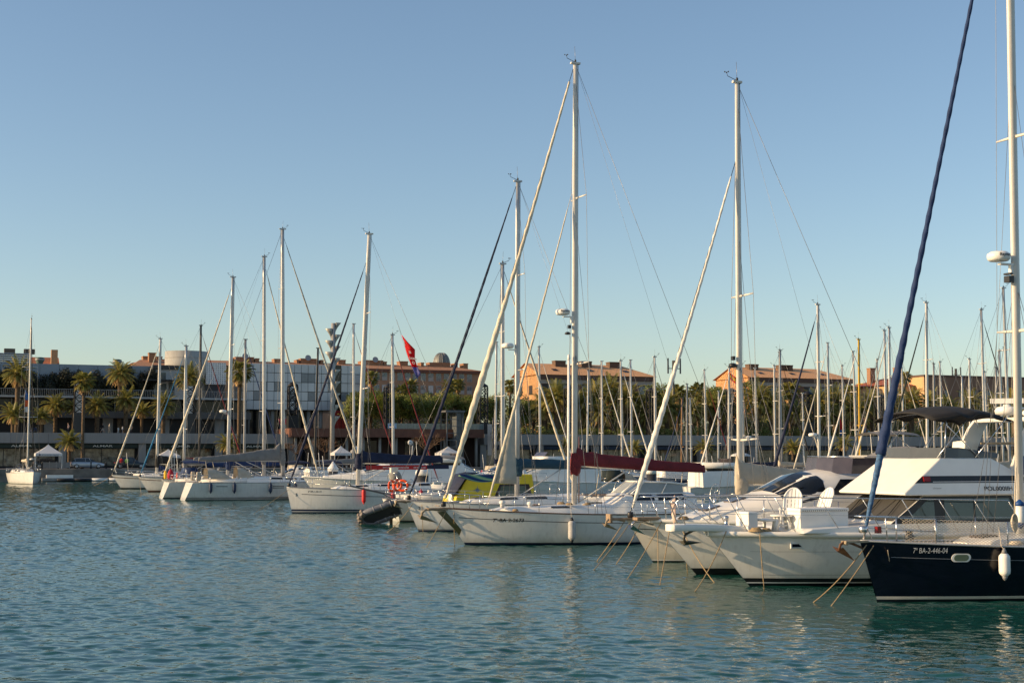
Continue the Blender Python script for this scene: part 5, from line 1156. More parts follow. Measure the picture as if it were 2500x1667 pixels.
cx = n.nodes.new('ShaderNodeCombineXYZ'); L_k.new(wmath('DIVIDE', wmath('SUBTRACT', hs[0], hs[1]), EPS), cx.inputs[0]); L_k.new(wmath('DIVIDE', wmath('SUBTRACT', hs[0], hs[2]), EPS), cx.inputs[1]); cx.inputs[2].default_value = 1
cx.inputs[2].default_value = 0; ad = n.nodes.new('ShaderNodeVectorMath'); ad.operation = 'ADD'; L_k.new(geo.outputs['Normal'], ad.inputs[0]); L_k.new(cx.outputs[0], ad.inputs[1])
nn_ = n.nodes.new('ShaderNodeVectorMath'); nn_.operation = 'NORMALIZE'; L_k.new(ad.outputs[0], nn_.inputs[0]); L_k.new(nn_.outputs[0], bs.inputs['Normal'])
bs.inputs['Base Color'].default_value = WATER_C; bs.inputs['Roughness'].default_value = .06; bs.inputs['IOR'].default_value = 1.33; bs.inputs['Specular IOR Level'].default_value = .5
import numpy as np
rng = np.random.default_rng(5); NW = 110; lam = np.exp(rng.uniform(math.log(.14), math.log(1.15), NW)); th = R(-98) + rng.normal(0, .75, NW); ph = rng.uniform(0, 6.283, NW); sl = WAVE_SLOPE*math.sqrt(2/NW)*(lam/.35)**-.25
def waves(x, y, d):
    z = np.zeros_like(x); k = 2*math.pi/lam
    wt = np.clip((lam/d - 2.6)/1.6, 0, 1); bo = math.sqrt(NW/max(1., (wt**2).sum()))
    for i in range(NW):
        wgt = min(1., max(0., (lam[i]/d - 2.6)/1.6))
        if wgt: z += bo*wgt*sl[i]/k[i]*np.sin(k[i]*(x*math.cos(th[i]) + y*math.sin(th[i])) + ph[i])
    patch = .85 + .25*np.sin(x*.071+1.3*np.sin(y*.05)) * np.sin(y*.093+.6+1.1*np.sin(x*.037)) + .12*np.sin(x*.19+y*.31)
    return z*patch
vs_, qs_, off_ = [], [], 0
for (xa, xb, ya, yb, d) in ((-24., 26., 17., 46., .06), (-42., 46., 45.9, 92., .105), (-84., 90., 91.8, 245., .18)):
    nx, ny = int((xb-xa)/d)+1, int((yb-ya)/d)+1; X, Y = np.meshgrid(np.linspace(xa, xb, nx), np.linspace(ya, yb, ny)); Zw = waves(X, Y, d)
    vs_.append(np.stack([X, Y, Zw], -1).reshape(-1, 3)); ii = (np.arange(ny-1)[:, None]*nx + np.arange(nx-1)[None, :]).ravel() + off_; qs_.append(np.stack([ii, ii+1, ii+nx+1, ii+nx], -1)); off_ += nx*ny
fl = [(-2500, -80, 0), (2500, -80, 0), (2500, 17.05, 0), (-2500, 17.05, 0), (-2500, 17, 0), (-23.95, 17, 0), (-23.95, 46, 0), (-2500, 46, 0), (25.95, 17, 0), (2500, 17, 0), (2500, 46, 0), (25.95, 46, 0), (-2500, 45.95, 0), (-41.95, 45.95, 0), (-41.95, 92, 0), (-2500, 92, 0), (45.95, 45.95, 0), (2500, 45.95, 0), (2500, 92, 0), (45.95, 92, 0), (-2500, 91.9, 0), (-83.9, 91.9, 0), (-83.9, 400, 0), (-2500, 400, 0), (89.9, 91.9, 0), (2500, 91.9, 0), (2500, 1500, 0), (89.9, 1500, 0), (-83.9, 244.9, 0), (89.9, 244.9, 0), (89.9, 400, 0), (-83.9, 400, 0)]
fl = [(x, y, -.02) for x, y, z in fl]; vs_.append(np.array(fl, dtype=float)); qs_.append(np.arange(len(fl)).reshape(-1, 4) + off_)
V_, Q_ = np.concatenate(vs_).astype(np.float32), np.concatenate(qs_).astype(np.int32)
me = bpy.data.meshes.new('water'); me.vertices.add(len(V_)); me.vertices.foreach_set('co', V_.ravel()); me.loops.add(Q_.size); me.loops.foreach_set('vertex_index', Q_.ravel()); me.polygons.add(len(Q_))
me.polygons.foreach_set('loop_start', np.arange(0, Q_.size, 4, dtype=np.int32)); me.polygons.foreach_set('use_smooth', np.ones(len(Q_), dtype=bool)); me.materials.append(wm); me.update(calc_edges=True); me.validate()
o = bpy.data.objects.new('water', me); COL.objects.link(o); o['kind'] = 'structure'
def fslab(name, u0, u1, b0, b1, z0, z1, m):
    mb = MB(); P = [FR(u0, b0), FR(u1, b0), FR(u1, b1), FR(u0, b1)]
    mb.add([(p.x, p.y, z0) for p in P] + [(p.x, p.y, z1) for p in P], [(3, 2, 1, 0), (4, 5, 6, 7), (0, 1, 5, 4), (1, 2, 6, 5), (2, 3, 7, 6), (3, 0, 4, 7)]); return struct(name, mb, m)
fslab('quay', -700, 900, -13.5, 3, -3, QZ, stone)
fslab('quay_road', -700, 900, -12.6, 2.5, QZ+.004, QZ+.02, asph)
fslab('promenade', -700, 900, 3, 60, -3, TZ, conc)
fslab('terrain', -3500, 4500, 60, 4500, -3, TZ-.1, soil)
# floating finger dock along the quay
t = frame('floating_dock', 'low grey floating dock with white fenders along the quay wall', 'dock', U(105, -15), -15.2)
LD = U(285, -15) - U(105, -15); mb = MB(); mb.box(0, LD, 0, 1.4, .12, .5); mb.build('deck', conc, t)
for k in range(4):
    mb = MB(); mb.lathe([(.02, 0), (.22, .05), (.22, 2.2), (.02, 2.25)], (2+k*LD/4.3, -.12, .25), 10, rot=Matrix.Rotation(R(90), 3, 'Y')); mb.build('fender_roll', whitepl if k in (2, 3) else blackpl, t)
mb = MB(); mb.box(.6, 4.2, .3, 1.1, .52, .95); mb.build('dock_box', whitepl, t)
# ---- terrace wall with shopfronts
wallc = M('terrace_render', (.27, .262, .25), .8, var=.08, scale=.3, streak=.35)
def arcade(label, pa, pb, ptop, pbot, signs, shopc, group=None, awn=None):
    u0, u1 = U(pa, 0), U(pb, 0); zt, zb = Z(ptop, (pa+pb)/2, 0), Z(pbot, (pa+pb)/2, 0); W_ = u1-u0
    t = frame('terrace_arcade', label, 'building', u0, 0, 0, group)
    mb = MB(); n_ = max(2, int(W_/5.2)); st = W_/n_
    for i in range(n_): mb.box(i*st+.012, (i+1)*st-.012, -.0, .35, zb, zt)
    mb.build('parapet', wallc, t)
    mb = MB(); mb.box(0, W_, .36, 3.0, zb-.02, TZ-.05); mb.build('slab', conc, t)
    mb = MB(); mb.box(0, W_, 2.4, 2.98, QZ, zb); mb.build('shop_wall', M('dark_shop_interior', (.022, .022, .025), .7), t)
    n2 = max(2, int(W_/10)); s2 = W_/n2
    for i in range(n2+1):
        if 0 < i < n2 or pa < 5 or True: mb = MB(); mb.box(i*s2-.55, i*s2+.55, .4, 1.4, QZ, zb-.03); mb.build('pillar', wallc, t)
    for i in range(n2):
        a = i*s2+.9; b_ = (i+1)*s2-.9; k = 4
        for j in range(k):
            x0 = lerp(a, b_, j/k)+.06; x1 = lerp(a, b_, (j+1)/k)-.06
            mb = MB(); mb.box(x0, x1, 2.30, 2.36, QZ+.35, zb-.85, 1); mb.box(x0-.04, x1+.04, 2.36, 2.4, QZ+.3, zb-.8, 0); mb.build('shop_window', [blk, M('shop_glass_painted_reflection', (.17, .155, .12), .05, var=.9, scale=1.5, spec=.9)], t)  # warm mottled glass colour stands in for interior light and reflections
        mb = MB(); mb.box(a-.3, b_+.3, .8, .95, zb-.72, zb-.06); f = mb.build('fascia', shopc, t)
        if signs:
            wd = (b_-a)*.3; x0 = (a+b_)/2 - wd/2
            lettering(signs, .42, lambda u, v: Vector((x0+u, .79, zb-.55+v)), textw, f, 'lettering', .015, wd)
    return t, u0, u1, zt, zb
dkgreen = M('dark_green_fascia', (.012, .03, .026), .5); dkblue = M('dark_blue_fascia', (.012, .03, .07), .5)
arcade('long grey terrace wall over dark glazed shops with lettered green signboards', -260, 716, 1056.5, 1081.5, 'ALMAR', dkgreen)
arcade('long grey promenade wall above dark shopfronts with blue signboards', 1182, 2900, 1064.5, 1088, None, dkblue)
# brown pavilion in the middle
u0, u1 = U(711, -2), U(1182, -2); zt, zb = Z(1046, 900, -2), Z(1067, 900, -2)
t = frame('pavilion', 'red brown slatted terrace pavilion with open dark ground floor', 'building', u0, -2)
brn = M('rust_slat_cladding', (.15, .065, .042), .75, var=.18, scale=1.2); mb = MB(); ns = int((u1-u0)/2.6)
for i in range(ns): mb.box(lerp(0, u1-u0, i/ns)+.01, lerp(0, u1-u0, (i+1)/ns)-.01, 0, .3, zb, zt)
for i in range(5): mb.box(-.02, .28, .31+i*2.4, .31+(i+1)*2.4-.02, zb, zt)
mb.build('cladding', brn, t)
mb = MB(); mb.box(.3, u1-u0, .31, 12, zb+.05, TZ+.0); mb.build('slab', conc, t)
mb = MB(); mb.box(.3, u1-u0, 4.6, 4.9, QZ, zb+.04); mb.build('back_wall', M('brown_wall', (.05, .028, .022), .8, var=.3, scale=.5), t)
for i in range(12):
    mb = MB(); x = lerp(1, u1-u0-1, i/11); mb.lathe([(.24, QZ), (.24, zb+.05)], (x, 1.2, 0), 10); mb.build('column', conc, t)
for i, (a, b_) in enumerate(((.07, .14), (.2, .28), (.40, .47), (.62, .72), (.78, .9))):
    mb = MB(); mb.box((u1-u0)*a, (u1-u0)*b_, 4.5, 4.58, QZ+.1, zb-.5); mb.build('glass_front', glassd, t)
for (px, py, s) in ((1001, 1080, .4),):
    t2 = thing('round_sign', 'small round white sign on a post before the brown pavilion', 'sign', FR(U(px, -6), -6, QZ), QA); mb = MB(); z = zat(py, FR(U(px, -6), -6).y)-QZ; mb.tube([(0, 0, 0), (0, 0, z)], .06, 8); mb.build('post', alud, t2); mb = MB(); mb.lathe([(.02, -.04), (s, -.04), (s, .04), (.02, .04)], (0, -.1, z), 18, rot=Matrix.Rotation(R(90), 3, 'X')); mb.build('disc', whitepl, t2)
    mb = MB(); mb.tube([(-.18, -.16, z-.05), (-.05, -.16, z+.12), (.1, -.16, z+.05), (.18, -.16, z-.12)], .035, 6); mb.build('emblem', bluecap, t2)
# glass screens on the pavilion terrace
t = frame('glass_screen', 'pale glass wind screen wall along the brown pavilion roof', 'screen', U(965, -1), -1, zt)
W_ = U(1180, -1)-U(965, -1); zz = Z(1034, 1080, -1)-zt; k = 16
for i in range(k):
    mb = MB(); mb.box(W_*i/k+.04, W_*(i+1)/k-.04, 0, .03, .02, zz); mb.build('pane', M('pale_screen_glass', (.17, .21, .20), .12, var=.2, spec=.8), t)
for i in range(k+1): mb = MB(); mb.box(W_*i/k-.035, W_*i/k+.035, -.03, .06, 0, zz+.05); mb.build('post', alud, t)
t = frame('picture_panel', 'blue and white picture panel at the end of the glass screen', 'sign', U(947, -1.2), -1.2, zt); W_ = U(968, -1)-U(947, -1); mb = MB(); mb.box(0, W_, 0, .08, .05, zz); mb.build('board', M('pale_blue_board', (.35, .5, .62), .6, var=.4, scale=1.5), t)
mb = MB(); mb.loft([[(W_*x, -.012, .1+y) for x, y in ((.1, 0), (.1, .5), (.3, .8), (.45, .5), (.6, .75), (.8, .3), (.9, 0))], [(W_*x, -.02, .1+y) for x, y in ((.1, 0), (.1, .5), (.3, .8), (.45, .5), (.6, .75), (.8, .3), (.9, 0))]]); mb.build('picture', M('deep_blue_print', (.04, .17, .42), .6), t)
# steel stair frame and information tower
t = frame('steel_frame', 'open grey steel lift frame standing beside the pavilion', 'structure', U(1091, -4), -4, QZ); W_ = U(1130, -4)-U(1091, -4); zz = Z(1006, 1110, -4)-QZ; st_ = M('grey_steel_paint', (.13, .135, .14), .5, .3)
for x in (0, W_*.62, W_):
    for y in (0, 3): mb = MB(); mb.box(x-.09, x+.09, y-.09, y+.09, 0, zz); mb.build('post', st_, t)
for k in range(8): mb = MB(); z = zz*(k+1)/8; mb.box(-.1, W_+.1, -.1, .0, z-.1, z); mb.box(-.1, W_+.1, 3.0, 3.1, z-.1, z); mb.build('beam', st_, t)
mb = MB(); mb.box(-.3, W_+.3, -.3, 3.3, zz+.001, zz+.3); mb.build('roof', st_, t); mb = MB(); mb.box(W_*.64, W_-.1, .2, 2.8, .1, zz-.1); mb.build('lift_shaft', M('smoky_panel', (.10, .115, .125), .3), t)
t = frame('white_panel', 'tall pale banner panel at the end of the brown pavilion', 'sign', U(1191, -3), -3, QZ+2); W_ = U(1201, -3)-U(1191, -3); mb = MB(); mb.box(0, W_, 0, .15, 0, Z(1035, 1195, -3)-QZ-2); mb.build('board', M('pale_pink_board', (.48, .42, .38), .7, var=.15), t); mb = MB(); mb.tube([(W_/2, .25, -2), (W_/2, .25, 4)], .08, 8); mb.build('post', alud, t)
# ---- upper terraces left
gz = M('cool_cladding', (.21, .25, .30), .35, var=.10, scale=.25, metal=.2)
u0, u1 = U(-260, 14), U(606, 14)
t = frame('terrace_building', 'long dark terraced building with planted balconies and pale clad top storey', 'building', u0, 14); W_ = u1-u0; zs0, zs1 = Z(1020, 150, 14), Z(1003, 150, 14); zr0 = Z(968, 150, 14)
mb = MB(); mb.box(0, W_, 0, 10, TZ, zs0); mb.build('lower_dark_openings', M('dark_interior', (.012, .012, .014), .5), t)  # solid near-black block, its colour standing in for shade inside the openings
for i in range(int(W_/9)): mb = MB(); x = 4+i*9; mb.box(x, x+1.6, -.6, 0-.001, TZ, zs0); mb.build('pillar', wallc, t)
mb = MB(); mb.box(0, W_, -2.2, 10, zs0+.002, zs1); mb.build('slab', M('dark_concrete', (.10, .095, .088), .85, var=.2, scale=.4, streak=.3), t)
mb = MB(); mb.box(0, W_, 2, 10, zs1+.002, zr0-.25); mb.build('middle_glazing', M('dark_glazing', (.016, .018, .022), .15, var=.3), t)
for i in range(int(W_/4)): mb = MB(); x = 1+i*4; mb.box(x, x+.18, 1.8, 1.99, zs1+.002, zr0-.26); mb.build('mullion', alud, t)
mb = MB(); mb.box(0, W_, -1.6, 10.5, zr0-.22, zr0+.06); mb.build('eave', M('pale_eave', (.42, .42, .41), .5), t)
zr1 = Z(951, 150, 14); mb = MB()
for i in range(int(W_/.28)): mb.box(i*.28, i*.28+.05, -1.5, -1.46, zr0+.06, zr1)
mb.box(0, W_, -1.52, -1.44, zr1, zr1+.07); mb.build('railing', M('pale_railing', (.30, .30, .30), .5), t)
zt1 = Z(889, 60, 26); zt2 = Z(906, 340, 26); ut = U(372, 26)-u0
mb = MB(); ng = int(ut/2.9)
for i in range(ng):
    a, b_ = ut*i/ng, ut*(i+1)/ng; mb.box(a+.02, b_-.02, 12, 12.3, zr0, zt2+.9); 
mb.box(0, ut, 12.31, 24, zr0, zt2+.8); mb.build('upper_storey', gz, t)
mb = MB(); mb.box(0, W_, 10.2, 12, zr0-.2, zr0+.3); mb.build('roof_terrace', conc, t)
t = frame('glazed_corner', 'glazed corner block with flat dark canopy beside the pale clad storey', 'building', U(372, 24), 24); W_ = U(470, 24)-U(372, 24); z0, z1 = TZ+6, Z(902, 420, 24)
mb = MB(); mb.box(.02, W_, 0, 10, z0, z1); mb.build('wall', M('light_render', (.40, .40, .39), .7, var=.1), t)
for i, (a, b_, c_, d_) in enumerate(((.0, .32, 0, .55), (.36, .52, 0, .6), (.58, .86, .45, .8), (.05, .3, .6, .9))): mb = MB(); mb.box(W_*a+.1, W_*b_, -.06, 0-.002, lerp(z0, z1, c_), lerp(z0, z1, d_)); mb.build('window', M('blue_grey_glass', (.06, .085, .10), .08, spec=.8), t)
mb = MB(); mb.box(-2, W_*.75, -2.5, .0-.07, lerp(z0, z1, .62), lerp(z0, z1, .66)); mb.build('canopy', blk, t); mb = MB(); mb.box(-.2, W_, -.3, 10.2, z1+.002, z1+.7); mb.build('parapet', M('dark_parapet', (.05, .05, .05), .7), t)
for k, (px, py) in enumerate(((92, 872), (282, 877))):
    t = frame('roof_vent', ('green bell-topped roof vent behind the moored mast by the quay', 'green bell-topped roof vent above the tall palm')[k], 'vent', U(px, 30), 30, TZ+8); z = Z(py, px, 30)-TZ-8; mb = MB(); mb.lathe([(.42, 0), (.42, z-1.3), (.5, z-1.1), (.75, z-.5), (.75, z-.1), (.4, z)], n=12); mb.build('pipe', M('verdigris_vent', (.07, .11, .09), .6, .2, var=.2), t); mb = MB(); mb.lathe([(.8, z-.52), (.82, z-.4), (.8, z-.3)], n=12); mb.build('collar', alud, t)
t = frame('rooftop_pergola', 'steel rooftop plant frame with pale louvres on the clad storey', 'structure', U(-30, 34), 34, TZ); W_ = U(68, 34)-U(-30, 34); z0, z1 = Z(890, 30, 34)-TZ, Z(864, 30, 34)-TZ
for x in (.2, W_*.33, W_*.66, W_-.2): mb = MB(); mb.box(x-.12, x+.12, 0, .25, 0, z1); mb.build('post', alud, t)
for k in range(6): mb = MB(); z = lerp(z0, z1, k/5); mb.box(0, W_, -.05, 3, z, z+.14); mb.build('louvre', M('pale_steel', (.40, .43, .46), .5, .2), t)
for x in (W_*.35, W_*.85): mb = MB(); mb.box(x, x+1.8, 1, 2.5, z1+.16, z1+1.0); mb.build('vent_box', M('brown_box', (.10, .08, .06), .7), t)
t = frame('tiled_house', 'red roof edge with a chimney showing above the pale clad storey', 'house', U(76, 60), 60, TZ-.1); W_ = U(138, 60)-U(76, 60); z1 = Z(884, 110, 60)-TZ
mb = MB(); mb.box(0, W_, 0, 9, 0, z1-1.2); mb.build('wall', M('ochre_render', (.45, .26, .13), .85, var=.08), t); mb = MB(); mb.loft([[(0-.3, -.5, z1-1.2), (W_+.3, -.5, z1-1.2)], [(0-.3, 4.5, z1+1.3), (W_+.3, 4.5, z1+1.3)], [(0-.3, 9.5, z1-1.2), (W_+.3, 9.5, z1-1.2)]], closed=False, sm=False); rf = mb.build('roof', M('terracotta_tiles', (.42, .155, .075), .85, var=.25, scale=3), t)
mb = MB(); mb.box(W_-1.3, W_-.1, 1, 2.2, z1-1.3, z1+2.6); mb.build('chimney', M('ochre_render', None), rf)
# glass panelled building
pg_ = M('pale_glass_panel', (.48, .50, .53), .22, var=.14, scale=.18, metal=.15, spec=.7)
u0, u1 = U(600, 20), U(880, 20); zt, zb = Z(889, 740, 20), Z(1001, 740, 20)
t = frame('glass_building', 'wide pale glass panelled building raised above an open dark floor', 'building', u0, 20); W_ = u1-u0
mb = MB(); mb.box(.1, W_-.1, .2, 16, zb, zt-.1); mb.build('core', M('dark_core', (.06, .065, .07), .6), t)
nx, nzv = 17, 5; dkpx = {(2, 2), (4, 2), (8, 3), (9, 3), (6, 1), (1, 1), (12, 2), (12, 3), (9, 1), (14, 1)}
for i in range(nx):
    for j in range(nzv):
        a, b_ = W_*i/nx+.035, W_*(i+1)/nx-.035; c_, d_ = lerp(zb, zt, j/nzv)+.05, lerp(zb, zt, (j+1)/nzv)-.05
        if i == 13: continue
        mb = MB(); mb.box(a, b_, 0, .12, c_, d_); mb.build('panel', M('darker_glass_panel', (.17, .195, .225), .15, var=.1, spec=.8) if (i, j) in dkpx else pg_, t)
mb = MB(); mb.box(W_*13/nx+.05, W_*14/nx-.05, .05, .15, zb+.1, zt-.05); mb.build('glass_slot', M('black_glass', (.01, .012, .014), .1), t)
for i in range(10): mb = MB(); x = lerp(.5, W_-.5, i/9); mb.lathe([(.35, TZ), (.35, zb)], (x, 1.2, 0), 10); mb.build('column', conc, t)
mb = MB(); mb.box(.1, W_*.62, 3.5, 9, TZ, zb-.002); mb.build('ground_floor', M('dark_glazing', None), t)
t = frame('red_kiosk', 'red square pillar block under the end of the glass building', 'kiosk', U(818, 19), 19, TZ); W_ = U(843, 19)-U(818, 19); mb = MB(); mb.box(0, W_, 0, 3.5, 0, zb-TZ-.05); mb.build('wall', M('red_panel', (.28, .015, .012), .5, var=.1), t); mb = MB(); mb.box(W_*.55, W_*.62, -.04, 0, .1, zb-TZ-.4); mb.build('seam', M('dark_red', (.1, .008, .008), .5), t)
t = frame('red_awning', 'small bright red awning under the glass building', 'awning', U(682, 10), 10, TZ); W_ = U(704, 10)-U(682, 10); mb = MB(); mb.loft([[(0, 0, 1.9), (W_, 0, 1.9)], [(0, .1, 2.3), (W_, .1, 2.3)], [(0, 1.6, 2.9), (W_, 1.6, 2.9)]], closed=False); mb.build('cover', M('red_awning_cloth', (.55, .02, .025), .7), t)
for x in (.1, W_-.1): mb = MB(); mb.tube([(x, .05, 0), (x, .05, 2.2)], .04, 6); mb.build('pole', alud, t)
# ---- apartment blocks
tile = M('clay_roof_tiles', (.40, .20, .11), .85, var=.22, scale=2.5, bump=.2); tile2 = M('orange_roof_tiles', (.70, .37, .175), .85, var=.2, scale=2.5, bump=.2)
brick = M('brown_brick', (.36, .21, .13), .85, var=.12, scale=.5); brick2 = M('sunlit_orange_render', (.78, .46, .22), .85, var=.08, scale=.4); wfr = M('white_window_frame', (.36, .34, .31), .6)  # the orange tone carries sunlight on the gable ends
def chimneys(root, spec, m=None):
    for (x, y, w_, d_, z0, z1) in spec: mb = MB(); mb.box(x, x+w_, y, y+d_, z0, z1); mb.box(x-.08, x+w_+.08, y-.08, y+d_+.08, z1+.002, z1+.22); mb.build('chimney', m or brick, root)
u0, u1 = U(322, 112), U(1172, 112); ze = Z(906, 1165, 112); zr = Z(897, 1150, 117); D_ = 13.
t = frame('apartment_block', 'very long brown brick apartment block with clay roof and rows of white windows', 'building', u0, 112); W_ = u1-u0
mb = MB(); mb.box(0, W_, 0, D_, TZ, ze); mb.build('wall', brick, t)
mb = MB(); mb.add([(-.5, -.7, ze), (W_+.5, -.7, ze), (W_+.5, D_+.7, ze), (-.5, D_+.7, ze), (5, D_/2, zr+.3), (W_-6, D_/2, zr+.3)], [(0, 1, 5, 4), (1, 2, 5), (2, 3, 4, 5), (3, 0, 4), (3, 2, 1, 0)]); rf = mb.build('roof', tile, t)
mb = MB(); mb.box(-.4, W_+.4, -.6, -.02, ze-.7, ze-.02); mb.build('cornice', brn, t)
sp = []
for (a, b_, h_) in ((345, 358, 1.4), (378, 392, 1.4), (403, 412, 1.5), (562, 567, 1.5), (572, 617, 2.4), (621, 630, 1.8), (667, 683, 1.8), (722, 728, 1.6), (732, 775, 2.4), (781, 788, 1.8), (824, 842, 2.2), (880, 886, 1.8), (890, 934, 2.4), (936, 943, 1.8), (976, 995, 2.3), (1027, 1034, 1.8), (1048, 1098, 2.0), (1109, 1117, 1.8), (1131, 1142, 1.9)):
    x0 = U(a, 117)-u0; x1 = U(b_, 117)-u0; sp.append((x0, D_/2-1.5, x1-x0, 3, ze+.3, zr+h_*.42))
chimneys(rf, sp, M('tan_brick', (.30, .155, .085), .85, var=.15))
for px in (749, 914, 575+20): 
    mb = MB(); mb.lathe([(.02, 0), (.55, .1), (.75, .3)], (U(px, 117)-u0, D_/2-1.6, zr+2.2-.9), 12, rot=Matrix.Rotation(R(75), 3, 'X')); mb.build('satellite_dish', alud, rf)
wn = 0; proto = None
def window(root, x, z, w_, h_, y=0., blind=0, fr=None, gl=None):
    global WP
    blind = int(blind); key = (round(w_, 2), round(h_, 2), blind); 
    if key not in WPR:
        mb = MB(); mb.box(-w_/2, w_/2, -.10, .0, -h_/2, h_/2); f = mb.build('window', fr or wfr, root); mb = MB()
        for s_ in (0, 1): mb.box(-w_/2+.09+s_*(w_/2-.06), -.05+s_*(w_/2-.06), -.13, -.101, -h_/2+.09+(h_*.4 if blind == 2 else 0), h_/2-.09)
        g = mb.build('pane', M('white_shutter', (.55, .53, .50), .7) if blind == 1 else M('window_glass', (.12, .155, .165), .1, var=.3, spec=.8), f); WPR[key] = f; c = f
    else: c = copy_tree(WPR[key], root)
    c.location = (x, y-.002, z); return c
WPR = {}
for r_i, py in enumerate((920, 950, 978)):
    z = Z(py, 1010, 112)
    for c_i in range(33):
        px = 862 + c_i*18.9*.5*2 - 0
        if px > 1160: break
        if 880 < px < 885 and r_i == 0: continue
        zz_ = zat(py + (px-1010)*.032, FR(U(px, 112), 112).y); window(t, U(px, 112)-u0, zz_ if 0 else z, 1.35, 2.0, 0., (c_i*7+r_i*5+(c_i*c_i) % 3) % 3)
# gable end block next to it, lit by the sun
t = frame('gabled_block', 'orange gabled house end with two stubby chimneys above the clad storey', 'house', U(318, 100), 100, TZ-.1); W_ = U(352, 100)-U(318, 100); z1 = Z(894, 335, 100)-TZ
mb = MB(); mb.box(0, 14, 0, 13, 0, z1); mb.build('wall', brick2, t); mb = MB(); mb.add([(-.4, -.6, z1), (14.4, -.6, z1), (14.4, 13.6, z1), (-.4, 13.6, z1), (2.5, 6.5, z1+2.0), (14.4, 6.5, z1+2.0)], [(0, 1, 5, 4), (1, 2, 5), (2, 3, 4, 5), (3, 0, 4), (3, 2, 1, 0)]); rf = mb.build('roof', tile, t); chimneys(rf, [(4.2, 4, 1.6, 2, z1+.5, z1+3.3), (9, 4, 1.6, 2, z1+.5, z1+3.2)], M('tan_brick', None))
# observatory dome
t = frame('observatory_dome', 'grey ribbed dome rising behind the brown apartment roof', 'dome', U(1077, 150), 150, TZ); rd = (U(1097, 150)-U(1057, 150))/2; zb_ = Z(893, 1077, 150)-TZ; zt_ = Z(861, 1077, 150)-TZ
prof = [(rd, 0), (rd, zb_)] + [(rd*math.cos(a*math.pi/18)**.8, zb_+(zt_-zb_)*math.sin(a*math.pi/18)) for a in range(1, 9)] + [(.05, zt_)]
mb = MB(); mb.lathe(prof, n=28); mb.build('shell', M('lead_sheet', (.16, .165, .155), .55, .4, var=.2, scale=1.5), t)
for k in range(14):
    a = k*2*math.pi/14; mb = MB(); mb.tube([(1.012*r_*math.cos(a), 1.012*r_*math.sin(a), z_) for r_, z_ in prof[1:-1]], .06, 5); mb.build('rib', alud, t)
for z_ in (.3, .6): mb = MB(); mb.tube([(rd*1.01*math.cos(math.asin(z_))**.8*math.cos(2*math.pi*i/28), rd*1.01*math.cos(math.asin(z_))**.8*math.sin(2*math.pi*i/28), zb_+(zt_-zb_)*z_) for i in range(29)], .06, 5); mb.build('hoop', alud, t)
# concrete drum
t = frame('concrete_drum', 'pale concrete drum tower flaring out above the terrace roofs', 'tower', U(451, 48), 48, TZ); rr = (U(503, 48)-U(399, 48))/2; zb_ = Z(912, 451, 48)-TZ; zt_ = Z(859, 451, 48)-TZ
mb = MB(); mb.lathe([(rr*.45, 0), (rr*.45, zb_-6), (rr*.97, zb_), (rr, zb_+.4), (rr, zt_), (rr*.95, zt_), (rr*.93, zt_-.6)], n=40); mb.build('shell', M('pale_concrete', (.36, .355, .33), .85, var=.12, scale=.5, streak=.45), t)
for z_ in (.35, .68): mb = MB(); mb.lathe([(rr*1.004, lerp(zb_, zt_, z_)), (rr*1.008, lerp(zb_, zt_, z_)+.04), (rr*1.004, lerp(zb_, zt_, z_)+.08)], n=40); mb.build('joint', conc, t)
# perforated white block
t = frame('perforated_block', 'white block with a grid of square dark holes beside the drum tower', 'building', U(500, 46), 46, TZ); W_ = U(549, 46)-U(500, 46); z0, z1 = Z(938, 520, 46)-TZ, Z(885, 520, 46)-TZ
mb = MB(); nx, nq = 9, 10; xs_ = [0]; zs_ = [z0]
for i in range(nx): xs_ += [W_*(i+.3)/nx, W_*(i+.72)/nx]
for j in range(nq): zs_ += [lerp(z0, z1, (j+.3)/nq), lerp(z0, z1, (j+.72)/nq)]
xs_.append(W_); zs_.append(z1)
vs = [(x, 0, z) for z in zs_ for x in xs_]; nX = len(xs_); fs = [(j*nX+i, j*nX+i+1, (j+1)*nX+i+1, (j+1)*nX+i) for j in range(len(zs_)-1) for i in range(nX-1) if not (i % 2 and j % 2)]
mb.add(vs, fs); o = mb.build('screen', M('white_screen', (.85, .84, .80), .7), t); o.modifiers.new('thick', 'SOLIDIFY').thickness = .35
mb = MB(); mb.box(.05, W_-.05, .5, 9, 0, z1-.05); mb.build('core', M('dark_core', None), t)
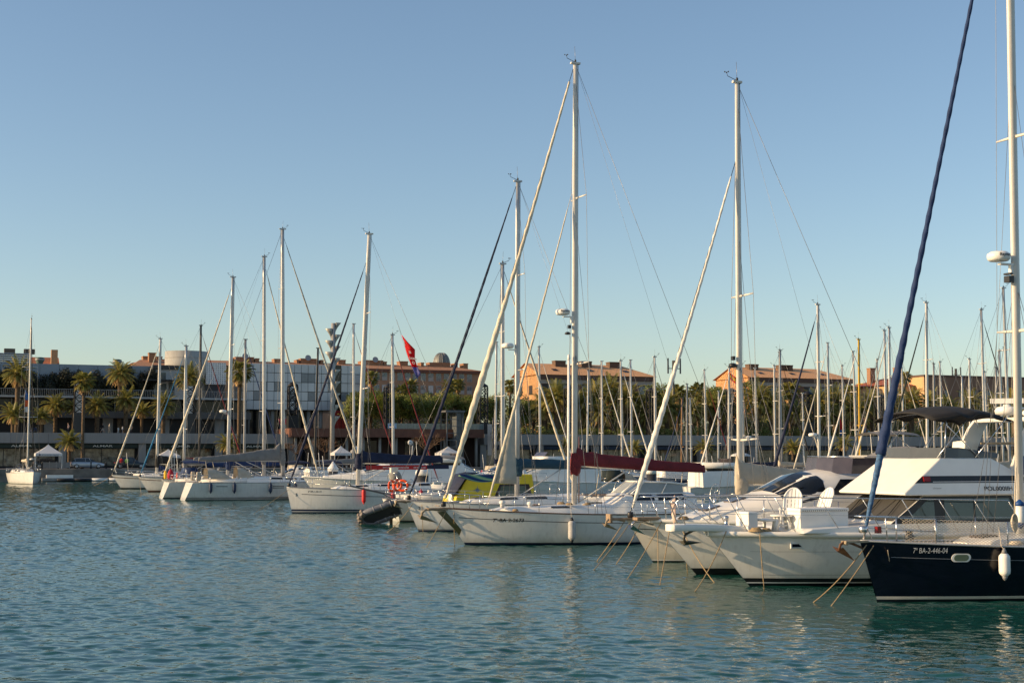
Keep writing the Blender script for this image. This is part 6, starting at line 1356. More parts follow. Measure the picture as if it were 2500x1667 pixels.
def orange_block(label, pxa, pxb, pxc, b, py_ridge, py_eave, gdepth, rows, roofm, wallm, endm, hip=1, ch=()):
    """pxa..pxb the sunlit end wall, pxb..pxc the long front; built square to the quay"""
    ub = U(pxb, b); uc = U(pxc, b); W_ = uc-ub; ze = Z(py_eave, pxb, b); zr = ze+3.0
    t = frame('apartment_block', label, 'building', ub, b)
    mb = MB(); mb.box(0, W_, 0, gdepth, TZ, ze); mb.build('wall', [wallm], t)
    mb = MB(); mb.add([(-.02, 0, TZ), (-.02, gdepth, TZ), (-.02, gdepth, ze), (-.02, gdepth/2, zr-.1), (-.02, 0, ze)], [(0, 1, 2, 3, 4), (4, 3, 2, 1, 0)]); mb.build('sunlit_end_wall', endm, t)
    mb = MB(); rx = 0 if hip else 0; mb.add([(-.5, -1.0, ze), (W_+.6, -1.0, ze), (W_+.6, gdepth+1, ze), (-.5, gdepth+1, ze), (-.5, gdepth/2, zr), (W_-5, gdepth/2, zr)], [(0, 1, 5, 4), (1, 2, 5), (2, 3, 4, 5), (1, 0, 3, 2)]); rf = mb.build('roof', roofm, t)
    chimneys(rf, [(W_*k, gdepth*.35, 2.6, 2, ze+1.5, zr+.45) for k in ch], M('dark_brick', (.12, .075, .05), .85))
    for i in range(int(W_/9)):
        x = 5+i*9; k = .42; mb = MB(); mb.obox((x, -1+(gdepth/2+1)*k, lerp(ze, zr, k)+.05), (1.1, 1.5, .12), Matrix.Rotation(math.atan2(zr-ze, gdepth/2+1), 3, 'X')); mb.build('roof_light', blk, rf)
    mb = MB(); mb.box(-.3, W_+.3, -.75, -.02, ze-1.0, ze-.05); mb.build('cornice', M('dark_cornice', (.10, .06, .045), .8), t)
    mb = MB(); mb.box(0, W_, -.3, -.02, ze-2.0, ze-1.05); mb.build('band', M('pale_band', (.34, .31, .28), .8), t)
    for k in range(rows):
        zf = ze-4.4-3.4*k; n_ = int(W_/4.6)
        for i in range(n_):
            x = (i+.5)*W_/n_; mb = MB(); mb.box(x-1.5, x+1.5, -.05, -.003, zf, zf+2.3, 0); f = mb.build('window', M('dark_frame', (.03, .025, .025), .5), t); mb = MB(); mb.box(x-(1.3 if (i*5+k) % 3 else .2), x+1.3, -.08, -.051, zf+.15, zf+2.15); mb.build('pane', M('blueish_glass', (.05, .08, .12), .08, var=.3, spec=.9), f)
        for i in range(2):
            mb = MB(); y = gdepth*(.25+.4*i); mb.box(-.08, -.021, y, y+2, zf, zf+2.1); f = mb.build('window', M('dark_frame', None), t)
    return t
dbrick = M('shaded_brick', (.16, .09, .065), .85, var=.15, scale=.6)  # front wall brick darkened for shade; end walls take the sunlit orange
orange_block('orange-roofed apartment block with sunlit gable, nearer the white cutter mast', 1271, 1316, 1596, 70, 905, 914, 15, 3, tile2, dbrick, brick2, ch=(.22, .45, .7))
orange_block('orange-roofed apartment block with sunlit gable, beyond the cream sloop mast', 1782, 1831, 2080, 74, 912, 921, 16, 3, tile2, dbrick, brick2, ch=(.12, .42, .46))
t = frame('villa', 'pale orange house with red tiled roof and tall chimneys behind the big blue furled sail', 'house', U(2166, 70), 70, TZ); W_ = U(2262, 70)-U(2166, 70); z1 = Z(941, 2200, 70)-TZ
pr = M('pale_orange_render', (.60, .36, .17), .85, var=.06); mb = MB(); mb.box(0, W_, 0, 18, 0, z1); mb.build('wall', pr, t); mb = MB(); mb.add([(-1, -.8, z1), (W_, -.8, z1), (W_, 18.8, z1), (-1, 18.8, z1), (6, 9, z1+2.2), (W_, 9, z1+2.2)], [(0, 1, 5, 4), (1, 2, 5), (2, 3, 4, 5), (3, 0, 4), (1, 0, 3, 2)]); rf = mb.build('roof', M('red_roof_tiles', (.30, .085, .045), .85, var=.2, scale=2.5), t)
chimneys(rf, [(1.2, 8, 1.5, 1.5, z1+.6, z1+4.6), (W_*.66, 6, 1.8, 1.6, z1+.6, z1+4.8)], M('tan_brick', None))
for x, z in ((2, .78), (5, .78), (9.5, .78), (12.5, .78), (2, .55), (5, .55)):
    if x < W_-2: mb = MB(); mb.box(x, x+1.8, -.06, -.003, z1*z-.3, z1*z+1.7); f = mb.build('window', M('dark_frame', None), t); mb = MB(); mb.box(x+.15, x+1.65, -.08, -.061, z1*z-.15, z1*z+1.55); mb.build('pane', M('blueish_glass', None), f)
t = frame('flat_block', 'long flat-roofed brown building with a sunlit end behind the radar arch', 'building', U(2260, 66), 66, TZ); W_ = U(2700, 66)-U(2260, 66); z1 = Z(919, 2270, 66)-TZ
mb = MB(); mb.box(0, W_, 0, 14, 0, z1); mb.build('wall', M('umber_brick', (.20, .125, .085), .85, var=.12, scale=.4), t); mb = MB(); mb.box(-.06, -.002, 0, 14, 0, z1-.1); mb.build('sunlit_end_wall', pr, t); mb = MB(); mb.box(-.15, W_, -.15, 14.1, z1+.002, z1+.45); mb.build('parapet', M('dark_cornice', None), t)  # end wall coloured lighter than the front to paint sunlight on it
for i in range(14):
    x = 6+i*4.4; mb = MB(); mb.box(x, x+(2.4 if i % 3 else 1.2), -.06, -.003, z1-5.2, z1-3.2); f = mb.build('window', M('dark_frame', None), t); mb = MB(); mb.box(x+.12, x+1.05, -.09, -.061, z1-5.05, z1-3.35); mb.build('pane', M('blueish_glass', None), f)
# telecom masts
def telecom(px, py, b, label, z0):
    t = frame('telecom_mast', label, 'antenna', U(px, b), b, z0); z = Z(py, px, b)-z0; mb = MB(); mb.lathe([(.28, 0), (.2, z)], n=10); mb.build('pole', M('dark_galvanised', (.1, .1, .1), .5), t)
    for sg in (-1, 0, 1): mb = MB(); mb.box(sg*1.3-.13, sg*1.3+.13, -.5, -.35, z-3.0+.5*abs(sg), z+.4*abs(sg)); mb.build('aerial', M('dark_grey_paint', (.06, .06, .065), .5), t)
    mb = MB(); mb.box(-1.4, 1.4, -.35, -.25, z-1.6, z-1.45); mb.build('crossbar', M('dark_grey_paint', None), t)
telecom(1645, 880, 12, 'tall dark telecom mast behind the wrapped white headsail', TZ); telecom(2337, 900, 67, 'telecom mast on the flat brown building', TZ)
# ---- lattice towers and loudspeaker tower
def lattice(px, ptop, pbase, b, label, pan=0, w_=1.35, cap=1):
    t = frame('lattice_tower', label, 'tower', U(px, b), b, TZ, 'lattice towers along the promenade'); zt = Z(ptop, px, b)-TZ; zb = Z(pbase, px, b)-TZ; dm = M('black_steel_lattice', (.02, .02, .022), .5, .3) if not pan else M('bronze_steel', (.02, .018, .016), .6)
    h_ = w_/2; mb = MB()
    for sx in (-h_, h_):
        for sy in (-h_, h_): mb.box(sx-.09, sx+.09, sy-.09, sy+.09, zb, zt)
    n_ = max(4, round((zt-zb)/w_)); st = (zt-zb)/n_
    for k in range(n_):
        z0 = zb+k*st
        for sy in (-h_, h_): mb.tube([(-h_, sy, z0), (h_, sy, z0+st)], .065, 4); mb.tube([(h_, sy, z0), (-h_, sy, z0+st)], .065, 4); mb.box(-h_, h_, sy-.06, sy+.06, z0-.05, z0+.05)
        for sx in (-h_, h_): mb.tube([(sx, -h_, z0), (sx, h_, z0+st)], .06, 4); mb.tube([(sx, h_, z0), (sx, -h_, z0+st)], .06, 4)
    mb.build('truss', dm, t)
    mb = MB(); mb.box(-h_-.12, h_+.12, -h_-.12, h_+.12, 0, zb); mb.build('base', dm if not pan else M('dark_plinth', (.05, .048, .045), .6), t)
    if cap: mb = MB(); mb.lathe([(h_*1.5, zt-.0), (h_*1.5, zt+.25), (.2, zt+.75)], n=4, rot=Matrix.Rotation(R(45), 3, 'Z')); mb.build('cap', dm, t)
    if pan: mb = MB(); mb.box(-h_+.15, h_-.15, .1, .16, zb, zt-.05); mb.build('light_panel', M('pale_panel', (.80, .77, .72), .7), t)
    return t
lattice(191, 935, 1008, 1.4, 'lattice tower with pale panel among the date palms by the quay', 1, cap=0)
lattice(461, 942, 1010, 1.4, 'lattice tower with pale panel beside the leaning cream headsail', 1, cap=0)
for px, pt, pb, lb in ((713, 943, 1015, 'black lattice tower in front of the glass panelled building'), (949, 947, 1022, 'black lattice tower before the rows of white apartment windows'), (1178, 945, 1032, 'black lattice tower partly behind the cream cutter headsail'), (1390, 950, 1035, 'black lattice tower hard by the thick cutter mast'), (1591, 956, 1035, 'black lattice tower just behind the wrapped white headsail'), (1787, 957, 1035, 'black lattice tower below the second orange gable'), (1974, 964, 1031, 'black lattice tower between two slanting headsails near the radar mast'), (2153, 972, 1035, 'grey lattice tower below the pale orange house')):
    lattice(px, pt, pb, 1.4, lb)
mb = MB()
t = frame('loudspeaker_tower', 'tall steel pole stacked with flared loudspeaker horns up both sides', 'tower', U(811, -7), -7, QZ); zt = Z(789, 811, -7)-QZ; hm_ = M('horn_steel', (.42, .40, .36), .5, .2, var=.25)
mb.lathe([(.36, 0), (.34, zt)], n=14); mb.build('pole', M('pale_pole', (.38, .37, .35), .5, .2, streak=.3), t)
def horn(sx, z):
    mb = MB(); ring0 = []; ring1 = []; R0, dep, hgt = .95, .5, 1.75
    rings = []
    for k in (0, .25, .5, .75, 1): 
        q = k**1.6; rings.append([(sx*(.3+(R0)*q*abs(math.cos(a))), dep*q*math.sin(a), z-hgt*(1-k)) for a in [(-.5+i/10)*math.pi for i in range(11)]])
    mb.loft(rings, closed=False); mb.add(rings[-1], [tuple(range(11))]); o = mb.build('horn', hm_, t); o.modifiers.new('thick', 'SOLIDIFY').thickness = .05
for py in (803, 832, 860, 889): horn(-1, Z(py, 811, -7)-QZ)
for py in (788, 817, 845, 874, 902, 931, 960, 988, 1016): horn(1, Z(py, 811, -7)-QZ)
# ------------------------------------------------------------------ palms, trees, shrubs
pgreen = M('palm_leaf', (.20, .195, .046), .5, var=.35, scale=1.3, transl=.3)
pyel = M('yellow_palm_leaf', (.32, .26, .058), .5, var=.35, scale=1.3, transl=.3)  # yellower leaf colour given to some fronds at random
pdry = M('dry_palm_leaf', (.50, .33, .15), .8, var=.35, scale=1.6, transl=.2)
ptrunk = M('palm_trunk', (.115, .078, .046), .95, var=.4, scale=5, bump=.8, bscale=14)
leafa = M('tree_leaf', (.17, .205, .04), .55, var=.45, scale=.9, transl=.3); leafb = M('olive_leaf', (.26, .22, .06), .6, var=.45, scale=.9, transl=.25); bark = M('bark', (.085, .065, .048), .95, var=.3, scale=6, bump=.5)
def frond(mb, rnd, az, el, L_, droop, mi, nl=15, ll=.42, fan=False):
    d = Vector((math.cos(az)*math.cos(el), math.sin(az)*math.cos(el), math.sin(el))); p = Vector((math.cos(az)*.12, math.sin(az)*.12, 0)); n_ = 9; pts = [p.copy()]
    for i in range(n_): d = (d + Vector((0, 0, -droop*(.35+.16*i)))).normalized(); p = p + d*(L_/n_); pts.append(p.copy())
    side = Vector((-math.sin(az), math.cos(az), 0))
    for i in range(n_):
        a, b = pts[i], pts[i+1]; w_ = .035*(1-i/n_)+.008; mb.add([a-side*w_, a+side*w_, b+side*w_*.8, b-side*w_*.8], [(0, 1, 2, 3)], mi)
    for j in range(nl):
        k = (.12 if not fan else .35) + (.88 if not fan else .6)*j/(nl-1); q = k*n_; i = min(n_-1, int(q)); a = pts[i].lerp(pts[i+1], q-i); t = (pts[i+1]-pts[i]).normalized(); up = side.cross(t)
        l = ll*(.55+.9*math.sin(math.pi*min(1, .15+k*.8)))*rnd.uniform(.8, 1.15)
        for s in (1, -1):
            dv = (side*s*.8 + t*.75 + up*.35*rnd.uniform(.3, 1) + Vector((0, 0, -.25))).normalized(); e = a + dv*l; m = a.lerp(e, .5)+Vector((0, 0, .03)); wv = t*.04
            mb.add([a-wv, a+wv, m+wv*1.3, e, m-wv*1.3], [(0, 1, 2, 3, 4)], mi)
def crown_mesh(seed, kind):
    rnd = random.Random(seed); mb = MB()
    if kind == 'date':
        for k in range(58):
            t = k/57; el = R(lerp(82, -30, t**.85)) + rnd.uniform(-.12, .12); frond(mb, rnd, k*2.39996+rnd.uniform(-.2, .2), el, rnd.uniform(2.2, 2.9), .10+.05*(1-t), 0 if rnd.random() < .72-.25*t else 1, 17, .42)
        for k in range(26): frond(mb, rnd, k*2.4+.7, R(rnd.uniform(-72, -30)), rnd.uniform(1.4, 2.3), .16, 2, 12, .34)
        mb.lathe([(.1, -.9), (.42, -.6), (.5, -.1), (.3, .25), (.05, .4)], n=9, mi=2)
    elif kind == 'fan':
        for k in range(42):
            t = k/41; frond(mb, rnd, k*2.39996, R(lerp(80, -45, t))+rnd.uniform(-.1, .1), rnd.uniform(1.1, 1.5), .10, 0 if rnd.random() < .8 else 1, 13, .42, True)
        for k in range(30): frond(mb, rnd, k*2.4+.3, R(rnd.uniform(-85, -55)), rnd.uniform(.9, 1.6), .1, 2, 9, .3, True)
    else:
        for k in range(34):
            t = k/33; frond(mb, rnd, k*2.39996, R(lerp(75, -10, t))+rnd.uniform(-.1, .1), rnd.uniform(1.7, 2.2), .12, 0 if rnd.random() < .8 else 1, 16, .36)
        for k in range(10): frond(mb, rnd, k*2.4, R(rnd.uniform(-60, -35)), 1.2, .14, 2, 9, .26)
    o = mb.build('crown', [pgreen, pyel, pdry]); me = o.data; bpy.data.objects.remove(o); return me
CR = {k: [crown_mesh(s+len(k)*10, k) for s in range(4 if k == 'date' else 3)] for k in ('date', 'fan', 'small')}
NP = 0
def palm(px, py, b, kind, label, s=1., base=None, lean=0.):
    global NP
    s *= (1.3 if px > 800 else 1.0) if kind == 'date' else 1.12
    base = TZ if base is None else base; u = U(px, b); w_ = FR(u, b, base); z = zat(py, w_.y)-base - .3*s; NP += 1
    t = thing({'date': 'date_palm', 'fan': 'fan_palm', 'small': 'date_palm'}[kind], label, 'palm tree', w_, (NP*1.7) % 6.28, 'palms along the waterfront')
    r_ = {'date': .34, 'fan': .17, 'small': .22}[kind]*s; mb = MB(); n_ = 14; pts = [Vector((lean*(i/n_)**2, 0, z*i/n_)) for i in range(n_+1)]
    mb.tube(pts, [r_*(1.25 if i == 0 else (1.0 + .10*(i % 2) + (.35 if i > n_-2 and kind != 'fan' else 0))) for i in range(n_+1)], 9); mb.build('trunk', ptrunk, t)
    c = bpy.data.objects.new('crown', CR[kind][NP % len(CR[kind])]); COL.objects.link(c); c.parent = t; c.location = (lean, 0, z); c.scale = (s, s, s*(1+.08*math.sin(NP))); c.rotation_euler = (0, 0, NP*2.1); return t
PL = [
 (40, 905, 8, 'date', 'tallest date palm at the quay end, behind the bow-out sailboat', 1.05), (30, 1008, 4, 'small', 'low sunlit palm under the tallest one at the quay end', 1.0), (134, 985, 5, 'date', 'dark date palm above the white quay gazebo', .85), (100, 1014, 3, 'small', 'yellowish low palm beside the dark one above the gazebo', .9),
 (236, 985, 4, 'date', 'bright yellow green date palm just past the pale lattice tower', .95), (306, 972, 4, 'date', 'bright date palm crossed by the cream headsail of the brown-striped yacht', .95), (290, 908, 13, 'date', 'high dark date palm in front of the pale clad storey', 1.0), (398, 985, 6, 'date', 'shaded date palm behind the bright blue headsail', .9),
 (460, 918, 13, 'date', 'high dark date palm beneath the drum tower', 1.05), (178, 992, 5, 'small', 'yellow-fringed palm tucked against the pale lattice tower', .8), (345, 1000, 9, 'small', 'small shaded palm behind the brown-striped yacht mast', .9),
 (905, 918, 16, 'fan', 'fan palm in front of the brown apartments, beside the white yacht mast', 1.), (981, 953, 14, 'fan', 'shaggy fan palm, first of a pair before the white apartment windows', .9), (1001, 940, 16, 'fan', 'fan palm, second and taller of a pair before the white apartment windows', .95), (1098, 940, 16, 'fan', 'brownish fan palm beneath the dome', 1.), (1118, 936, 19, 'fan', 'fan palm beneath the dome, just past the brownish one', .9),
 (1245, 938, 14, 'fan', 'lone fan palm beside the sunlit orange gable', 1.), (1360, 965, 8, 'date', 'date palm before the first orange block, beside the thick cutter mast', 1.15), (1330, 990, 10, 'date', 'dark date palm under the first orange gable', 1.), (1415, 985, 8, 'date', 'shaggy date palm behind the thick cutter mast', 1.05),
 (1452, 965, 9, 'date', 'shaggy date palm above the maroon cover, near the pinkish mast', 1.1), (1492, 950, 12, 'date', 'taller green date palm in front of the first orange block', 1.1), (1532, 968, 8, 'date', 'brown skirted date palm before the three-armed mast', 1.1), (1566, 985, 7, 'date', 'brown date palm beside the lattice tower behind the white headsail', 1.0), (1468, 1005, 5, 'date', 'low dry date palm above the maroon cover', .9),
 (1628, 990, 7, 'date', 'date palm behind the blue rope-wrapped headsail', 1.), (1655, 955, 14, 'fan', 'fan palm beside the telecom mast', 1.2), (1705, 952, 12, 'fan', 'dark fan palm before the maroon furled headsail', 1.3), (1738, 985, 7, 'date', 'drooping date palm behind the bright white mast', 1.15), (1690, 1000, 5, 'date', 'brown skirted date palm behind the short bare mast', .95), (1770, 1000, 6, 'date', 'date palm under the second orange gable', .9),
 (1822, 945, 12, 'fan', 'fan palm against the second orange gable', 1.), (1848, 972, 7, 'date', 'wide date palm just past the cream sloop mast', 1.2), (1885, 985, 6, 'date', 'golden date palm behind the dull mast pair', 1.05), (1930, 950, 12, 'fan', 'dark fan palm in front of the second orange block', 1.5), (1940, 1005, 5, 'date', 'low date palm between the dull masts and the lattice tower', .95), (1998, 978, 7, 'date', 'date palm behind the white radar mast', 1.15),
 (2040, 975, 8, 'date', 'date palm between the slim mast and the yellow one', 1.15), (2078, 955, 12, 'fan', 'dark fan palm at the end of the second orange block', 1.2), (2092, 1000, 5, 'date', 'brown date palm behind the yellow painted mast', 1.), (2130, 985, 8, 'date', 'date palm beside the grey lattice tower', 1.05), (2180, 985, 6, 'date', 'date palm beneath the pale orange house', 1.1), (2226, 975, 8, 'date', 'orange brown date palm above the canopy, before the chimneyed house', 1.15),
 (2212, 918, 26, 'fan', 'palm top rising over the red roof of the pale orange house', 1.1), (2275, 985, 6, 'date', 'date palm above the canopy beside the green-sailed mast', 1.), (2318, 1000, 6, 'date', 'dark date palm before the flat brown building', .9), (2372, 980, 7, 'date', 'pale date palm before the middle of the flat brown building', 1.), (2440, 985, 7, 'date', 'date palm beyond the radar scanner', 1.), (2478, 975, 9, 'date', 'date palm behind the navy yacht mast', 1.05), (1590, 1010, 5, 'date', 'low dry palm hidden partly by the wrapped white headsail', .9), (2015, 1010, 4, 'date', 'low dark palm just above the promenade wall', .85),
]
for row in PL: palm(*row)
palm(170, 1074, -6, 'small', 'short dark palm on the quay beside the white gazebo', .95, QZ); palm(557, 1080, -6, 'small', 'short dark palm on the quay behind the long cream headsail', .9, QZ); palm(202, 925, -7, 'fan', 'tall dark slender palm rising from the quay beside the silver car', 1.15, QZ); palm(583, 900, -5, 'fan', 'tall shaggy slender palm rising from the quay by the glass building', 1.45, QZ); palm(1225, 1060, -5, 'small', 'small palm in front of the promenade wall beside the white sloop mast', .8, QZ); palm(1385, 1085, -4, 'small', 'small palm beside the thick cutter mast, low against the wall', .8, QZ); palm(1548, 1092, -6, 'small', 'spiky green palm just above the maroon cover', .8, QZ); palm(2060, 1080, -6, 'small', 'dark palm in front of the promenade wall by the grey console cover', .9, QZ); palm(1935, 1090, -6, 'small', 'dark palm in front of the promenade wall by the navy headsail', .9, QZ); palm(1720, 1088, -5, 'small', 'dark palm in front of the promenade wall by the bright white mast', .95, QZ)
def leaf_cloud(mb, rnd, blobs, n_, size, mats=2):
    for _ in range(n_):
        cx, cy, cz_, rx, ry, rz_ = rnd.choice(blobs); v = Vector((rnd.gauss(0, 1), rnd.gauss(0, 1), rnd.gauss(0, 1))).normalized()*rnd.uniform(.35, 1.05)**.6
        c = Vector((cx+v.x*rx, cy+v.y*ry, cz_+v.z*rz_)); mi = 0 if rnd.random() < .75 else 1
        for _ in range(6):
            q = c + Vector((rnd.uniform(-1, 1), rnd.uniform(-1, 1), rnd.uniform(-1, 1)))*size*1.5; a = Vector((rnd.gauss(0, 1), rnd.gauss(0, 1), rnd.gauss(0, 1))).normalized(); b = a.orthogonal().normalized()*size*.38; a = a*size*rnd.uniform(.5, .95)
            mb.add([q-a, q+b, q+a, q-b], [(0, 1, 2, 3)], mi)
def tree_mesh(seed):
    rnd = random.Random(seed); blobs = [(rnd.uniform(-2, 2), rnd.uniform(-2, 2), rnd.uniform(3.4, 7.0), rnd.uniform(.9, 1.5), rnd.uniform(.9, 1.5), rnd.uniform(.6, 1.1)) for _ in range(15)]
    mb = MB(); leaf_cloud(mb, rnd, blobs, 1000, .21); o = mb.build('crown', [leafa, leafb]); me = o.data; bpy.data.objects.remove(o)
    tb = MB(); tb.tube([(0, 0, 0), (.05, 0, 1.2), (.0, .1, 2.4), (.1, 0, 4.2)], [.24, .19, .16, .08], 8)
    for b_ in blobs[:8]: tb.tube([(0, 0, rnd.uniform(1.6, 2.8)), (b_[0]*.5, b_[1]*.5, b_[2]*.75), (b_[0], b_[1], b_[2])], [.11, .07, .03], 6)
    o = tb.build('trunk', bark); mt_ = o.data; bpy.data.objects.remove(o); return me, mt_
TM = [tree_mesh(s) for s in (3, 8, 21, 34)]; NT = 0
def tree(px, ptop, b, label, s=None):
    global NT
    u = U(px, b); w_ = FR(u, b, TZ); h_ = zat(ptop, w_.y)-TZ; s = h_/8.2; NT += 1; me, mt_ = TM[NT % 4]
    t = thing('leafy_tree', label, 'tree', w_, NT*1.3, 'leafy trees behind the waterfront'); w = max(.75, s)
    for nm, d in (('trunk', mt_), ('crown', me)): c = bpy.data.objects.new(nm, d); COL.objects.link(c); c.parent = t; c.scale = (w, w, s)
for row in [(872, 955, 9, 'leafy tree beside the red pillar block'), (902, 943, 13, 'leafy tree under the fan palm by the white yacht mast'), (935, 958, 8, 'leafy tree before the black lattice tower and apartment windows'), (975, 951, 11, 'leafy tree beneath the pair of fan palms'), (1015, 947, 9, 'rounded leafy tree beyond the pair of fan palms'), (1052, 951, 13, 'leafy tree crossed by the navy furled headsail'), (1085, 955, 9, 'leafy tree beneath the dome palms'), (1125, 951, 11, 'olive toned tree beneath the dome, past the steel frame'), (1160, 955, 8, 'leafy tree touching the lattice tower behind the cream headsail'), (1205, 958, 11, 'leafy tree behind the dark feather banner'),
            (1272, 972, 14, 'leafy tree at the foot of the first orange gable'), (1302, 965, 16, 'leafy tree in front of the first orange gable'), (1438, 945, 22, 'leafy tree in front of the first orange block, mid front'), (1402, 950, 24, 'leafy tree behind the thick cutter mast'), (1610, 930, 20, 'leafy tree right behind the wrapped white headsail'), (1640, 938, 26, 'leafy tree behind the telecom mast'), (1682, 940, 24, 'leafy tree behind the blue rope-wrapped headsail'), (1735, 938, 26, 'leafy tree at the top of the palms by the bright white mast'), (1762, 940, 20, 'leafy tree just before the second orange gable'), (1545, 965, 20, 'leafy tree beyond the end of the first orange block'),
            (1975, 985, 16, 'leafy tree behind the lattice tower by the radar mast'), (1900, 975, 22, 'leafy tree below the second orange block'), (2305, 960, 24, 'dark leafy tree before the flat brown building'), (2150, 985, 22, 'leafy tree below the pale orange house'), (2400, 985, 22, 'leafy tree before the far part of the flat brown building'), (2060, 985, 22, 'leafy tree under the end of the second orange block')]: tree(*row)
# bare twiggy tree before the pavilion
def bare(px, py, label, s=1.):
    rnd = random.Random(px); w_ = FR(U(px, -5), -5, QZ); h_ = zat(py, w_.y)-QZ; t = thing('bare_tree', label, 'tree', w_, 0)
    mb = MB(); mb.tube([(0, 0, 0), (.05, 0, h_*.5)], [.12, .08], 7); mb.build('trunk', bark, t); mb = MB()
    def grow(p, d, l, r_, k):
        e = p + d*l; mb.tube([p, p.lerp(e, .5)+Vector((rnd.uniform(-.08, .08), rnd.uniform(-.08, .08), 0)), e], [r_, r_*.8, r_*.6], 4)
        if k: [grow(p.lerp(e, rnd.uniform(.5, 1)), (d + Vector((rnd.gauss(0, .55), rnd.gauss(0, .55), rnd.uniform(-.25, .35)))).normalized(), l*rnd.uniform(.6, .85), r_*.6, k-1) for _ in range(3)]
    for i in range(6): grow(Vector((.05, 0, h_*.45)), Vector((math.cos(i*1.05), math.sin(i*1.05), .8)).normalized(), h_*.26, .045, 4)
    mb.build('crown', M('dry_twigs', (.17, .105, .065), .9, var=.3), t)
bare(1042, 1052, 'leafless brown tree in front of the pavilion, behind the navy furled headsail'); bare(792, 1062, 'leafless brown tree in front of the pavilion by the loudspeaker tower'); bare(722, 1070, 'leafless tree at the sunlit corner of the brown pavilion')
# hedges: roof planting and promenade greenery
def hedge(label, pa, pb, b, z0, z1, dep, mats, n_, size=.2, seed=1):
    rnd = random.Random(seed); u0, u1 = U(pa, b), U(pb, b); t = MB(); L_ = u1-u0; bl = [(lerp(0, L_, (i+.5)/48), rnd.uniform(0, dep), rnd.uniform(z0+.3, lerp(z0, z1, rnd.uniform(.5, 1.)))-TZ, L_/60+.3, dep*.5, (z1-z0)*.4) for i in range(48)]
    leaf_cloud(t, rnd, bl, n_, size); o = t.build('hedge', mats); o.location = FR(u0, b, TZ); o.rotation_euler.z = QA; tag(o, label, 'hedge')
dark_l = M('dark_hedge_leaf', (.024, .028, .012), .6, var=.45, scale=.8); dark2 = M('dark_hedge_leaf_dry', (.045, .036, .018), .7, var=.4)
z0, z1 = Z(950, 150, 16), Z(899, 150, 16)
hedge('dark overgrown planting along the railed roof terrace', -120, 375, 23.2, z0-.5, z1+.1, 2.0, [dark_l, dark2], 6500, .26, 5)
hedge('green shrub border along the promenade edge below the first orange block', 1200, 1650, 2.2, TZ, TZ+1.5, 1.6, [leafa, leafb], 900, .2, 6); hedge('green shrub border along the promenade edge below the second orange block', 1650, 2080, 2.2, TZ, TZ+1.6, 1.6, [leafa, leafb], 1000, .2, 7); hedge('green shrub border along the promenade edge towards the flat brown building', 2080, 2560, 2.4, TZ, TZ+1.7, 1.6, [leafa, leafb], 1000, .2, 8)
hedge('tangle of dark undergrowth beneath the palms', 1200, 2560, 19, TZ, TZ+6.6, 3, [M('undergrowth_leaf', (.22, .22, .055), .6, var=.5, scale=.5), leafb], 11000, .26, 9)
hedge('high dark greenery filling the gaps behind the leafy trees', 860, 2560, 34, TZ, TZ+7.5, 4, [M('undergrowth_leaf', None), leafb], 8000, .36, 12)
